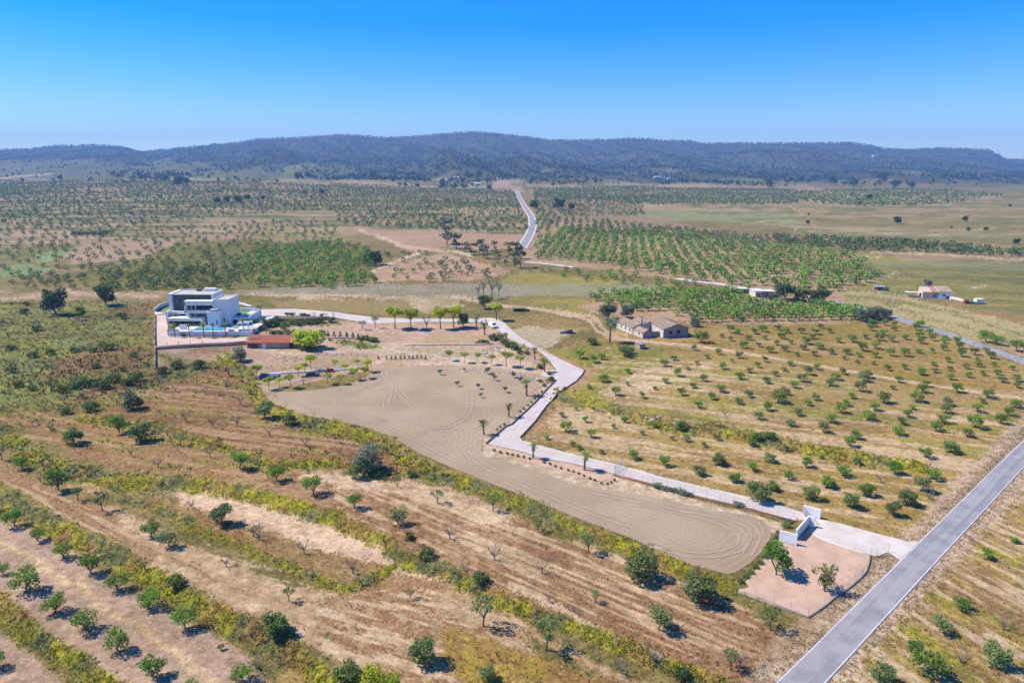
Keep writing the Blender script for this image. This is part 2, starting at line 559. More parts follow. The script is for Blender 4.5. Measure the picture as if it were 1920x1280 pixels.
# far tracks
pline([(604,380),(600,395),(598,408),(612,415)], 2.0, (0.56,0.43,0.31), (0.5,0.38,0.27), .05)
pline([(640,432),(630,445),(606,458)], 4.0, (0.56,0.45,0.34), (0.5,0.4,0.29), .05)
pline([(668,428),(700,440),(760,462),(800,468),(850,472),(880,478)], 3.2, (0.58,0.46,0.35), (0.5,0.38,0.28), .05)
pline([(800,468),(770,480),(735,492),(700,508)], 3.4, (0.6,0.5,0.4), (0.5,0.4,0.3), .05)
pline([(0,335),(30,331),(75,328),(92,326)], 2.0, (0.5,0.4,0.28), (0.4,0.32,0.22), .05)
pline([(400,400),(450,398),(560,400),(600,396)], 1.5, (0.5,0.4,0.28), (0.4,0.32,0.22), .05)
# left pink fields
for q in ([(105,482),(150,462),(230,448),(330,452),(345,462),(300,474),(250,486),(180,492),(130,496)], [(0,440),(120,432),(190,440),(150,452),(0,458)], [(330,430),(420,425),(520,430),(440,452),(350,448)]):
    paint(q, (0.42,0.31,0.22), (0.35,0.26,0.18), .15)
paint([(60,478),(110,468),(135,470),(90,492),(70,496)], (0.24,0.30,0.15), (0.2,0.27,0.12), .2)
paint([(0,500),(40,495),(90,505),(80,515),(0,518)], (0.25,0.31,0.16), (0.2,0.26,0.12), .2)
paint([(330,455),(600,440),(700,470),(690,520),(420,545),(200,545),(100,520),(260,490)], (0.22,0.20,0.07), (0.13,0.13,0.045), .8)
paint([(470,420),(640,425),(640,448),(480,455)], (0.36,0.29,0.16), (0.2,0.19,0.08), .4)
# terraced left hill pale lines
FARL = [(-150,335),(980,335),(985,440),(690,430),(400,440),(-150,480)]
streak(FARL, (0.42,0.32,0.21), (0.35,0.27,0.17), (0,400), (900,402), 15, 240, (.47,.54), .95, .1, 301)
streak([(985,345),(1500,345),(1640,385),(1480,395),(1210,395),(1000,375)], (0.42,0.32,0.2), (0.35,0.26,0.16), (900,370), (1500,374), 16, 200, (.47,.55), .9, .1, 305)
streak([(1210,385),(1930,375),(1930,470),(1500,430)], (0.40,0.32,0.2), (0.33,0.27,0.16), (1300,420), (1900,428), 14, 160, (.52,.6), .8, .1, 306)
streak([(1210,385),(1930,375),(1930,600),(1600,540),(1500,430)], (0.19,0.185,0.075), (0.15,0.15,0.06), (1300,420), (1900,428), 9, 70, (.54,.62), .8, .6, 308)
streak([(985,440),(1600,476),(1652,520),(1560,556),(1150,508)], (0.30,0.24,0.11), (0.26,0.21,0.1), (1000,460), (1600,500), 9, 60, (.52,.6), .7, .3, 310)
streak(FARL, (0.12,0.145,0.06), (0.09,0.11,0.045), (0,400), (900,401), 11, 160, (.52,.6), .75, .6, 307)

# ---- belt at y 520-560
paint([(940,520),(985,508),(1100,520),(1290,540),(1255,530),(1180,534),(1000,532),(940,530)], (0.33,0.29,0.09), (0.27,0.23,0.09), .4)
paint([(-80,545),(290,545),(330,552),(300,562),(-80,590)], (0.36,0.27,0.17), (0.24,0.19,0.1), .3)
pline([(-40,565),(50,558),(115,545),(180,552),(300,556)], 3.2, (0.52,0.40,0.29), (0.42,0.32,0.22), .05)
paint([(440,546),(560,538),(760,533),(900,531),(1110,532),(1240,534),(1262,541),(1245,552),(1000,556),(900,558),(640,553),(450,553)], (0.31,0.275,0.21), (0.25,0.235,0.14), .1)
paint([(1000,536),(1240,536),(1255,545),(1230,552),(1000,555)], (0.26,0.27,0.15), (0.3,0.28,0.17), .1)
for q in ([(470,552),(620,555),(760,559),(860,560)], [(560,558),(700,566),(790,572)], [(780,563),(860,558),(930,570)]):
    pline(q, 2.6, (0.58,0.45,0.35), (0.46,0.34,0.24), .05)
paint([(760,556),(850,556),(870,575),(800,588),(770,580)], (0.54,0.43,0.33), (0.36,0.29,0.17), .2)
paint([(500,562),(760,562),(790,580),(760,590),(640,588),(520,576)], (0.26,0.225,0.09), (0.34,0.25,0.14), .4)
paint([(940,560),(1000,558),(1130,562),(1150,575),(1100,590),(1000,580),(960,575)], (0.31,0.27,0.08), (0.24,0.2,0.09), .4)
paint([(1150,556),(1560,552),(1640,596),(1560,610),(1300,605),(1190,600),(1080,575)], (0.44,0.315,0.215), (0.38,0.27,0.18), .1)
# right orchard meadow
paint([(1090,640),(1190,610),(1310,612),(1580,606),(1680,600),(1800,640),(1930,690),(1930,760),(1700,730),(1500,700),(1300,656),(1180,640)], (0.35,0.24,0.11), (0.27,0.21,0.075), .35)
paint([(1030,650),(1090,640),(1290,660),(1500,702),(1700,740),(1930,780),(1930,830),(1800,920),(1760,1000),(1690,1010),(1500,975),(1250,900),(1010,832),(1000,800),(1090,700)], (0.36,0.26,0.12), (0.29,0.205,0.10), .4)
paint([(1035,655),(1090,645),(1230,650),(1260,680),(1200,700),(1190,730),(1110,745),(1060,740),(1100,700)], (0.29,0.26,0.075), (0.22,0.21,0.07), .5)
paint([(1120,740),(1160,712),(1210,690),(1290,680),(1330,690),(1300,712),(1240,720),(1200,738),(1150,748)], (0.60,0.48,0.36), (0.46,0.34,0.22), .1)
paint([(1330,660),(1500,690),(1690,725),(1900,760),(1930,800),(1700,770),(1500,740),(1340,700)], (0.31,0.25,0.09), (0.40,0.28,0.16), .4)
ORR = [(1110,650),(1500,702),(1930,780),(1930,840),(1780,920),(1600,860),(1340,800),(1100,745)]
streak(ORR, (0.52,0.40,0.27), (0.43,0.32,0.2), (1200,740), (1700,790), 1.8, 22, (.47,.55), .95, .1, 311)
streak(ORR, (0.29,0.265,0.065), (0.21,0.2,0.07), (1200,740), (1700,790), 3.5, 30, (.53,.62), .75, .6, 313)
streak([(1090,610),(1930,640),(1930,760),(1500,700),(1100,650)], (0.44,0.32,0.21), (0.38,0.27,0.17), (1200,640), (1800,690), 4, 40, (.54,.62), .7, .1, 315)
# pale soil strip with young trees
paint([(1045,762),(1120,770),(1200,795),(1290,808),(1340,826),(1440,838),(1560,868),(1500,872),(1380,850),(1250,862),(1140,850),(1040,810),(1020,790)], (0.52,0.40,0.26), (0.40,0.29,0.17), .12)
ORN = [(1010,830),(1040,800),(1200,800),(1400,830),(1620,866),(1810,900),(1740,1010),(1500,970),(1250,900)]
streak(ORN, (0.54,0.42,0.28), (0.43,0.32,0.2), (1100,850), (1600,930), 1.6, 20, (.45,.53), .95, .1, 317)
streak(ORN, (0.32,0.235,0.075), (0.26,0.19,0.08), (1100,850), (1600,930), 2.4, 24, (.5,.58), .8, .5, 319)
# track across the orchard
pline([(930,572),(1000,578),(1060,588),(1105,600),(1118,620),(1150,634),(1230,642),(1310,649),(1360,656),(1500,680),(1600,697),(1700,715),(1800,730),(1850,738),(1930,748)], 2.6, (0.58,0.45,0.33), (0.52,0.4,0.29), .0, rough=False)
pline([(1040,582),(1110,594),(1130,622),(1170,636)], 4.5, (0.56,0.43,0.31), (0.5,0.38,0.27), .0)
paint([(950,625),(985,612),(1060,615),(1075,622),(1040,640),(1010,655),(985,640)], (0.36,0.32,0.2), (0.50,0.42,0.32), .1)
paint([(935,598),(1000,588),(1080,600),(1105,618),(1070,622),(1000,612),(950,612)], (0.32,0.235,0.11), (0.26,0.2,0.09), .35)
pline([(985,650),(1060,680),(1110,695),(1090,720),(1040,765),(1010,800),(990,822)], 6, (0.42,0.27,0.17), (0.36,0.24,0.14), .1)
# ---- yard soils round the villa
paint([(290,585),(312,585),(312,628),(480,628),(560,600),(700,603),(930,607),(960,625),(1000,660),(1040,690),(1020,720),(990,705),(890,690),(690,694),(500,732),(470,690),(440,670),(291,690)], (0.50,0.365,0.285), (0.44,0.32,0.24), .0, rough=False)
paint([(300,652),(460,655),(455,675),(330,690),(292,692)], (0.42,0.32,0.25), (0.33,0.25,0.18), .1)
paint([(700,640),(760,648),(900,650),(960,655),(1010,690),(1000,700),(930,680),(850,672),(720,668),(650,650)], (0.56,0.45,0.34), (0.42,0.33,0.22), .1)
paint([(720,655),(860,650),(930,655),(900,672),(800,668),(730,668)], (0.45,0.37,0.26), (0.35,0.29,0.18), .2)
paint([(810,628),(900,630),(930,640),(840,650),(790,642)], (0.42,0.30,0.18), (0.5,0.4,0.28), .2)
pline([(480,655),(560,664),(640,657),(720,659),(800,662),(840,672),(930,684),(1000,697),(1040,704)], 4.0, (0.60,0.49,0.40), (0.55,0.44,0.35), .0)
pline([(700,676),(770,684),(850,682),(930,692),(985,702),(1015,722),(1000,745)], 4.5, (0.62,0.51,0.38), (0.48,0.38,0.26), .05)
paint([(470,690),(520,680),(600,668),(690,668),(700,690),(600,684),(500,700)], (0.36,0.28,0.17), (0.46,0.34,0.24), .1)
for q, w in (([(498,694),(560,690),(640,682),(690,680)], 2.5),):
    pline(q, w, (0.27,0.25,0.22), (0.24,0.22,0.2), .0)
paint([(600,630),(640,636),(680,640),(720,650),(690,656),(640,646)], (0.13,0.19,0.05), (0.18,0.22,0.06), .8)
paint([(940,638),(960,640),(985,655),(990,665),(960,652)], (0.12,0.2,0.04), (0.1,0.16,0.04), .8)
# green strip beside upper garden wall
paint([(500,603),(560,604),(640,602),(640,606),(560,611),(500,609)], (0.12,0.2,0.05), (0.16,0.2,0.06), .8)

# ---- left scrubland
paint([(-140,562),(288,566),(290,692),(430,676),(470,700),(500,760),(300,720),(60,800),(-140,830)], (0.23,0.215,0.08), (0.155,0.15,0.075), .9)
SCR = [(-140,562),(288,566),(290,692),(430,676),(470,700),(500,760),(300,720),(60,800),(-140,830)]
streak(SCR, (0.075,0.085,0.03), (0.11,0.11,0.05), (0,700), (300,692), 3.2, 30, (.53,.60), .85, .9, 341)  # dark streaks paint in the shadow lines of the terraces
streak(SCR, (0.30,0.29,0.10), (0.22,0.22,0.08), (0,700), (300,692), 4.0, 30, (.54,.62), .8, .7, 343)
t = sstep(.5, .62, fbm(x / 22, y / 30, 81, 3)) * sstep(560, 575, py) * sstep(470, 420, px) * sstep(800, 770, py)
setc(t * .8, (0.29, 0.18, 0.10), (0.22, 0.15, 0.08))
t = sstep(.54, .64, fbm(x / 18, y / 40, 83, 3)) * sstep(560, 575, py) * sstep(500, 440, px) * sstep(860, 800, py)
setc(t * .85, (0.27, 0.28, 0.10), (0.2, 0.21, 0.10))
# brown terraces
paint([(60,800),(140,786),(300,722),(430,682),(470,700),(505,770),(620,806),(730,845),(760,880),(680,875),(560,862),(430,840),(330,815),(200,800)], (0.29,0.175,0.095), (0.22,0.13,0.075), .6)
paint([(-60,770),(60,802),(125,850),(230,880),(380,895),(480,905),(560,890),(440,850),(330,820),(200,802),(100,795),(0,775)], (0.27,0.165,0.09), (0.36,0.24,0.13), .5)
paint([(430,850),(560,875),(680,885),(770,898),(880,925),(1000,990),(1080,1020),(1200,1060),(1320,1110),(1440,1170),(1500,1200),(1400,1290),(1250,1260),(1100,1195),(950,1120),(840,1075),(760,1040),(650,975),(540,935),(440,905)], (0.37,0.245,0.15), (0.27,0.16,0.095), .45)
paint([(560,890),(690,886),(790,900),(880,925),(960,975),(900,985),(780,930),(640,915)], (0.60,0.46,0.33), (0.44,0.32,0.22), .15)
paint([(950,1050),(1100,1060),(1250,1120),(1400,1180),(1440,1230),(1380,1270),(1250,1245),(1100,1180),(980,1130),(900,1085)], (0.27,0.155,0.09), (0.33,0.21,0.13), .6)
FG = [(560,890),(790,900),(1000,985),(1320,1105),(1440,1165),(1400,1200),(1100,1150),(900,1080),(640,960)]
streak(FG, (0.60,0.47,0.33), (0.5,0.38,0.25), (640,905), (1350,1190), .9, 14, (.52,.60), .8, .05, 321)
streak([(950,1050),(1300,1100),(1440,1230),(1250,1245),(950,1110)], (0.56,0.43,0.3), (0.46,0.34,0.22), (640,905), (1350,1190), .7, 10, (.56,.64), .7, .05, 323)
streak([(-60,780),(480,690),(760,860),(480,905),(125,850)], (0.38,0.26,0.15), (0.46,0.34,0.22), (60,800), (560,860), 1.5, 18, (.55,.65), .7, .1, 325)
streak([(-60,780),(480,690),(760,860),(480,905),(125,850)], (0.30,0.27,0.08), (0.23,0.21,0.08), (60,800), (560,860), 2.5, 16, (.55,.65), .8, .7, 327)
# dead-grass triangle under first bank
paint([(-60,880),(0,850),(60,895),(125,930),(225,955),(330,1010),(440,1060),(560,1110),(640,1150),(600,1200),(480,1165),(380,1120),(290,1070),(150,1000),(60,955),(-60,900)], (0.30,0.19,0.11), (0.40,0.28,0.18), .5)
paint([(225,925),(320,935),(480,965),(600,1010),(720,1060),(740,1070),(660,1100),(560,1070),(440,1020),(300,955)], (0.32,0.23,0.12), (0.27,0.17,0.09), .5)
paint([(318,922),(370,925),(480,942),(600,980),(700,1020),(745,1048),(735,1062),(690,1045),(600,1018),(500,985),(420,960),(345,935)], (0.60,0.46,0.32), (0.50,0.37,0.25), .1)
pline([(120,912),(225,918),(320,925)], 5, (0.46,0.33,0.21), (0.38,0.26,0.16), .1)
pline([(230,980),(330,1030),(440,1072),(540,1108),(620,1122),(680,1118),(745,1075),(760,1062),(810,1090),(880,1140),(960,1200)], 9, (0.57,0.44,0.31), (0.46,0.33,0.22), .1)
pline([(300,1050),(420,1110),(560,1180),(640,1225),(700,1262)], 12, (0.56,0.43,0.30), (0.42,0.3,0.19), .15)
paint([(600,1120),(760,1075),(850,1100),(960,1160),(1010,1230),(900,1290),(760,1290),(640,1210)], (0.31,0.19,0.11), (0.46,0.34,0.22), .4)
streak([(230,960),(600,1110),(900,1100),(1010,1230),(760,1290),(560,1190)], (0.60,0.47,0.34), (0.5,0.38,0.26), (420,1090), (800,1190), 1.0, 9, (.53,.61), .8, .05, 329)
streak([(-60,880),(230,960),(600,1130),(600,1200),(290,1070),(-60,900)], (0.50,0.37,0.25), (0.42,0.3,0.19), (0,880), (560,1150), .8, 14, (.5,.6), .8, .1, 331)
pline([(955,1100),(1010,1122),(1060,1148),(1120,1178),(1170,1205),(1230,1230),(1290,1255)], 3.6, (0.64,0.52,0.39), (0.52,0.4,0.28), .05)
pline([(910,1120),(1000,1190),(1100,1240),(1200,1290)], 8, (0.50,0.37,0.25), (0.4,0.27,0.17), .1)
paint([(820,1180),(900,1190),(1000,1230),(1100,1260),(1200,1290),(900,1300),(830,1240)], (0.33,0.25,0.08), (0.31,0.19,0.09), .5)
paint([(560,1230),(640,1260),(700,1290),(500,1300)], (0.32,0.24,0.09), (0.4,0.27,0.15), .4)
# ploughed orchard bottom left
P_ORCH1 = [(-140,930),(-40,960),(40,985),(115,1018),(190,1070),(260,1115),(330,1150),(400,1185),(460,1222),(492,1262),(500,1310),(200,1310),(150,1270),(100,1235),(50,1200),(0,1165),(-140,1070)]
paint(P_ORCH1, (0.43,0.315,0.24), (0.37,0.27,0.20), .0)
paint([(-140,1080),(0,1180),(60,1225),(130,1300),(-140,1310)], (0.43,0.315,0.24), (0.37,0.27,0.20), .0)
pline([(-60,985),(0,1015),(60,1052),(110,1082),(160,1112),(200,1140),(260,1175),(320,1215),(380,1262),(420,1300)], 9, (0.58,0.46,0.30), (0.43,0.32,0.20), .25)
paint([(312,918),(370,922),(480,939),(600,977),(700,1017),(752,1048),(742,1066),(690,1054),(600,1030),(500,996),(420,970),(340,942)], (0.66, 0.50, 0.37), (0.56, 0.41, 0.30), .1, amt=.85)
# ---- right of the asphalt road
paint([(1545,1290),(1700,1130),(1830,990),(1930,890),(1930,1290)], (0.34,0.25,0.13), (0.27,0.18,0.10), .5)
paint([(1590,1290),(1620,1220),(1660,1200),(1700,1235),(1760,1290)], (0.52,0.42,0.28), (0.45,0.35,0.22), .1)
for q in ([(1660,1180),(1720,1190),(1800,1240),(1850,1290)], [(1720,1100),(1800,1130),(1880,1170),(1930,1210)], [(1800,1020),(1870,1040),(1930,1060)], [(1650,1190),(1690,1230)]):
    pline(q, 11, YG, YG2, .8, amt=.75)
streak([(1545,1290),(1930,890),(1930,1290)], (0.58,0.46,0.33), (0.5,0.38,0.26), (1660,1100), (1900,1240), 1.1, 9, (.5,.58), .8, .05, 333)
streak([(1545,1290),(1930,890),(1930,1290)], (0.36,0.28,0.09), (0.28,0.2,0.08), (1660,1100), (1900,1240), 1.8, 9, (.54,.62), .8, .6, 335)
# road shoulders
ROAD_L = [(1360,1384),(1465,1280),(1560,1185),(1690,1052.5),(1762.5,980),(1808,933),(1920,821.7),(2060,690)]
pline([(a - 14, b - 4) for a, b in ROAD_L], 22, (0.54,0.42,0.31), (0.42,0.32,0.23), .1)
ROAD_R = [(1440,1385),(1544,1280),(1617,1198),(1690,1122.5),(1822.5,980),(1920,876),(2060,738)]
pline([(a + 14, b + 4) for a, b in ROAD_R], 20, (0.54,0.42,0.31), (0.42,0.32,0.23), .1)
pline([(1400,1290),(1470,1200),(1520,1165),(1590,1110),(1640,1062)], 14, (0.46,0.35,0.25), (0.35,0.26,0.18), .15)
pline([(1545,1150),(1600,1100),(1640,1050),(1660,1042)], 4, (0.24,0.18,0.13), (0.3,0.22,0.16), .2)
pline([(1770,960),(1850,880),(1930,800)], 6, (0.30,0.23,0.16), (0.4,0.31,0.22), .3)
# pale margins of the ploughed field / driveway verge
paint([(905,800),(950,770),(1010,728),(1040,716),(1035,735),(960,800),(915,830),(980,850),(1090,885),(1150,892),(1230,915),(1320,940),(1400,960),(1480,985),(1450,1000),(1400,970),(1300,955),(1134,922),(1082,914),(1004,888),(939,868),(905,855)], (0.58,0.47,0.36), (0.46,0.36,0.26), .05, rough=False)
# grassy banks last
for k, (pts, wpx, amp) in BANKS.items():
    idx, m = pline(pts, wpx, YG, YG2, 1.0, soft=.5)
    lump[idx] = np.maximum(lump[idx], m)
    t = np.zeros(len(x)); tt = sstep(.5, .62, fbm(x[idx] / 6, y[idx] / 7, 91, 3)) * m
    t[idx] = tt * .9
    setc(t, (0.20, 0.205, 0.11), (0.13, 0.15, 0.07))
    t[idx] = sstep(.58, .66, fbm(x[idx] / 4, y[idx] / 5, 95, 3)) * m * .8
    setc(t, (0.36, 0.26, 0.10), (0.27, 0.17, 0.08))
for q in ([(0,722),(60,735),(120,715),(190,700),(280,708)], [(0,770),(80,762),(200,765)], [(300,668),(360,680),(440,690)], [(110,600),(200,640),(280,650)], [(0,640),(130,660)]):
    pline(q, 8, (0.27,0.265,0.06), (0.17,0.175,0.06), .9, amt=.8)
pline([(1010,1300),(1500,1300)], 2, YG, YG2)

lum_ = ca.mean(1)[:, None]; ca = np.clip((lum_ + (ca - lum_) * 1.22) * .86, .02, 1)
lum_ = cb.mean(1)[:, None]; cb = np.clip((lum_ + (cb - lum_) * 1.22) * .74, .015, 1)
ca *= np.array([1.03, .98, .91]); cb *= np.array([1.03, .975, .88])
# micro relief of the scrub (none under laid surfaces)
RLg = np.stack(flat(np.array([q[0] for q in ROAD_L], float), np.array([q[1] for q in ROAD_L], float)), 1)
RRg = np.stack(flat(np.array([q[0] for q in ROAD_R], float), np.array([q[1] for q in ROAD_R], float)), 1)
def on_road(X_, Y_, mar=1.2):
    k_ = (Y_ > 40) & (Y_ < 330) & (X_ > 10)
    res = np.zeros(X_.shape, bool)
    d1, s1 = polydist(X_[k_], Y_[k_], RLg); d2, s2 = polydist(X_[k_], Y_[k_], RRg)
    res[k_] = ((s1 < 0) & (s2 > 0)) | (d1 < mar) | (d2 < mar)
    return res
kk_ = on_road(x, y, 1.5); veg[kk_] = 0.05; lump[kk_] = 0
KEEPOUT = []
zz = z.copy()
nf = sstep(900, 300, y)
zz += (fbm(x / 1.1, y / 1.1, 101, 2) - .45) * 0.75 * np.clip(lump, 0, 1) * nf
zz += (fbm(x / 1.7, y / 1.7, 103, 2) - .5) * 0.5 * np.clip(veg - .3, 0, 1) * nf
# dips under laid surfaces are avoided: veg is 0 there

gm, nt, b, out = nodes_of('ground_cover')
p = geo(nt)
aa = nt.nodes.new('ShaderNodeAttribute'); aa.attribute_name = 'ca'
ab = nt.nodes.new('ShaderNodeAttribute'); ab.attribute_name = 'cb'
av = nt.nodes.new('ShaderNodeAttribute'); av.attribute_name = 'veg'
n1 = noise_node(nt, 0.55, 6, p, .7); n2 = noise_node(nt, 0.07, 4, p); n3 = noise_node(nt, 2.2, 4, p, .7); n6 = noise_node(nt, 0.011, 4, p)
s = mathn(nt, 'ADD', mathn(nt, 'MULTIPLY', n1, .5), mathn(nt, 'ADD', mathn(nt, 'MULTIPLY', n2, .27), mathn(nt, 'MULTIPLY', n6, .23)))
f = maprange(nt, s, .455, .545)
c = mixc(nt, f, aa.outputs['Color'], ab.outputs['Color'])
# tussocks and shrublets: small darker plants, more of them where vegetation is dense
mp = nt.nodes.new('ShaderNodeMapping'); nt.links.new(p, mp.inputs['Vector']); mp.inputs['Rotation'].default_value = (0, 0, 0.5); mp.inputs['Scale'].default_value = (.55, 1, 1)
n4 = noise_node(nt, 1.15, 3, mp.outputs[0], .65)
thr = mathn(nt, 'SUBTRACT', 0.69, mathn(nt, 'MULTIPLY', av.outputs['Fac'], 0.19))
k = mathn(nt, 'MULTIPLY', mathn(nt, 'SUBTRACT', n4, thr), 9.0, clamp=True)
c2 = mixc(nt, mathn(nt, 'MULTIPLY', k, .72), c, mixc(nt, n3, (0.10, 0.095, 0.035), (0.13, 0.085, 0.045)))
# dry straw / stones: pale flecks
n5 = noise_node(nt, 1.7, 3, mp.outputs[0], .7)
k2 = maprange(nt, n5, .60, .68)
c3 = mixc(nt, mathn(nt, 'MULTIPLY', k2, .6), c2, (0.50, 0.38, 0.22))
br = nt.nodes.new('ShaderNodeBrightContrast'); nt.links.new(c3, br.inputs[0])
hv = nt.nodes.new('ShaderNodeHueSaturation'); nt.links.new(c3, hv.inputs['Color'])
nt.links.new(maprange(nt, mathn(nt, 'ADD', mathn(nt, 'MULTIPLY', n3, .6), mathn(nt, 'MULTIPLY', noise_node(nt, 0.42, 6, p, .75), .4)), .36, .64, .48, 1.42, False), hv.inputs['Value'])
nt.links.new(hv.outputs[0], b.inputs['Base Color'])
b.inputs['Roughness'].default_value = .95; b.inputs['Specular IOR Level'].default_value = .1
hgt = mathn(nt, 'ADD', mathn(nt, 'MULTIPLY', n4, 1.4), n3)
bm_ = nt.nodes.new('ShaderNodeBump'); bm_.inputs['Distance'].default_value = .32
nt.links.new(maprange(nt, av.outputs['Fac'], 0, 1, .12, .9, False), bm_.inputs['Strength'])
nt.links.new(hgt, bm_.inputs['Height']); nt.links.new(bm_.outputs[0], b.inputs['Normal'])

ii = np.arange(NR * NC).reshape(NR, NC)
F = np.stack([ii[:-1, :-1], ii[:-1, 1:], ii[1:, 1:], ii[1:, :-1]], -1).reshape(-1, 4)
me = np_mesh('ground', np.stack([x, y, zz], 1), F, {'ca': ca, 'cb': cb}, True, {'veg': veg})
ground = link('ground', me, gm)
tag(ground, kind='structure')
# deep earth beneath, so the plain has thickness and runs on to the horizon behind the viewer
earth = MB().box(-8100, 8100, -8100, 8100, -60, -45).build('ground', surf('earth', (0.27, 0.21, 0.11), (0.2, 0.17, 0.08), .002))
tag(earth, kind='structure')

def sample_grid(arr, X0, Y0):
    """nearest terrain vertex value for points"""
    w0 = np.maximum(Y0 * CT + CAM_H * ST, 60.0); p0 = 960 + FPX * X0 / w0
    r = np.clip(np.searchsorted(YY, Y0), 0, NR - 1); c0 = np.clip(np.searchsorted(PXC, p0), 0, NC - 1)
    return arr[r * NC + c0]

# ------------------------------------------------------------------ laid surfaces: draped sheets
def sheet(name, P, step, m, off=0.06, edge=None, kind='structure', attr=False, world=False):
    if world:
        bx, by = np.array([q[0] for q in P]), np.array([q[1] for q in P])
    else:
        bx, by, _ = GN(P)
    B = []
    n = len(bx)
    for i in range(n):
        j = (i + 1) % n
        L = math.hypot(bx[j] - bx[i], by[j] - by[i]); k = max(1, int(L / (edge or step)))
        for q in range(k):
            B.append((bx[i] + (bx[j] - bx[i]) * q / k, by[i] + (by[j] - by[i]) * q / k))
    B = np.array(B)
    gx, gy = np.meshgrid(np.arange(bx.min(), bx.max(), step), np.arange(by.min(), by.max(), step))
    gx = gx.ravel() + rng.uniform(-.2, .2, gx.size) * step; gy = gy.ravel() + rng.uniform(-.2, .2, gy.size) * step
    ins = np.zeros(gx.shape, bool)
    for i in range(n):
        j = (i + 1) % n
        xa, ya, xb, yb = bx[i], by[i], bx[j], by[j]
        if ya == yb: continue
        ins ^= ((ya > gy) != (yb > gy)) & (gx < (xb - xa) * (gy - ya) / (yb - ya) + xa)
    gx = gx[ins]; gy = gy[ins]
    d, _ = polydist(gx, gy, np.vstack([B, B[:1]])[::1]) if len(B) < 400 else polydist(gx, gy, np.array(list(zip(bx, by)) + [(bx[0], by[0])]))
    keep = d > step * .35
    gx = gx[keep]; gy = gy[keep]; d = d[keep]
    pts = [Vector((a, b_)) for a, b_ in B] + [Vector((a, b_)) for a, b_ in zip(gx, gy)]
    nb = len(B)
    ed = [(i, (i + 1) % nb) for i in range(nb)]
    r = geometry.delaunay_2d_cdt(pts, ed, [], 1, 1e-4)
    V = np.array([(v.x, v.y) for v in r[0]]); F = np.array([f for f in r[2] if len(f) == 3])
    zz_ = height(V[:, 0], V[:, 1]) + off
    # consistent upward faces
    a, b_, c_ = V[F[:, 0]], V[F[:, 1]], V[F[:, 2]]
    cr = (b_[:, 0] - a[:, 0]) * (c_[:, 1] - a[:, 1]) - (b_[:, 1] - a[:, 1]) * (c_[:, 0] - a[:, 0])
    F[cr < 0] = F[cr < 0][:, ::-1]
    fl = None
    if attr:
        dd, _ = polydist(V[:, 0], V[:, 1], np.array(list(zip(bx, by)) + [(bx[0], by[0])]))
        fl = {'edge': dd}
    me = np_mesh(name, np.column_stack([V, zz_]), F, None, True, fl)
    o = link(name, me, m)
    if kind: tag(o, kind=kind)
    return o

def resample(P, step):
    P = np.array(P, float); out_ = [P[0]]
    for i in range(len(P) - 1):
        L = np.linalg.norm(P[i + 1] - P[i]); k = max(1, int(L / step))
        for q in range(1, k + 1): out_.append(P[i] + (P[i + 1] - P[i]) * q / k)
    return np.array(out_)

def smoothline(P, it=2):
    P = np.array(P, float)
    for _ in range(it):
        Q = [P[0]]
        for i in range(len(P) - 1):
            Q.append(P[i] * .75 + P[i + 1] * .25); Q.append(P[i] * .25 + P[i + 1] * .75)
        Q.append(P[-1]); P = np.array(Q)
    return P

def strip_w(name, P, wl, wr, m, off=0.05, step=3.0, kind='structure', parent=None, lanes=1):
    """ribbon along a ground line P (world xy), wl/wr metres to the left and right"""
    P = resample(P, step)
    T = np.gradient(P, axis=0); T /= np.linalg.norm(T, axis=1)[:, None] + 1e-9
    N = np.stack([-T[:, 1], T[:, 0]], 1)
    cols = [P + N * (wl - (wl + wr) * k / lanes) for k in range(lanes + 1)]
    V = np.stack(cols, 1).reshape(-1, 2)
    zz_ = height(V[:, 0], V[:, 1]) + off
    n = len(P); k = lanes + 1
    idx = np.arange(n * k).reshape(n, k)
    F = np.stack([idx[:-1, :-1], idx[:-1, 1:], idx[1:, 1:], idx[1:, :-1]], -1).reshape(-1, 4)
    me = np_mesh(name, np.column_stack([V, zz_]), F, None, True)
    o = link(name, me, m, parent)
    if kind: tag(o, kind=kind)
    return o

def kerb(name, Ppx, wd, ht, m, label=None, cat=None, world=False, z0=-0.2, kind=None):
    """solid low wall/kerb along a picture line"""
    if world: P = np.array(Ppx, float)
    else:
        gx, gy, _ = GN(Ppx); P = np.stack([gx, gy], 1)
    P = resample(P, 4.0)
    T = np.gradient(P, axis=0); T /= np.linalg.norm(T, axis=1)[:, None] + 1e-9
    N = np.stack([-T[:, 1], T[:, 0]], 1)
    h0 = height(P[:, 0], P[:, 1])
    A = P + N * wd / 2; B = P - N * wd / 2
    n = len(P)
    V = np.concatenate([np.column_stack([A, h0 + z0]), np.column_stack([A, h0 + ht]), np.column_stack([B, h0 + ht]), np.column_stack([B, h0 + z0])])
    F = []
    for i in range(n - 1):
        for a in range(4):
            a2 = (a + 1) % 4
            F.append((a * n + i, a * n + i + 1, a2 * n + i + 1, a2 * n + i))
    F.append((0, n, 2 * n, 3 * n)); F.append((n - 1, 4 * n - 1, 3 * n - 1, 2 * n - 1))
    me = np_mesh(name, V, F)
    o = link(name, me, m)
    if label: tag(o, label, cat)
    if kind: tag(o, kind=kind)
    return o
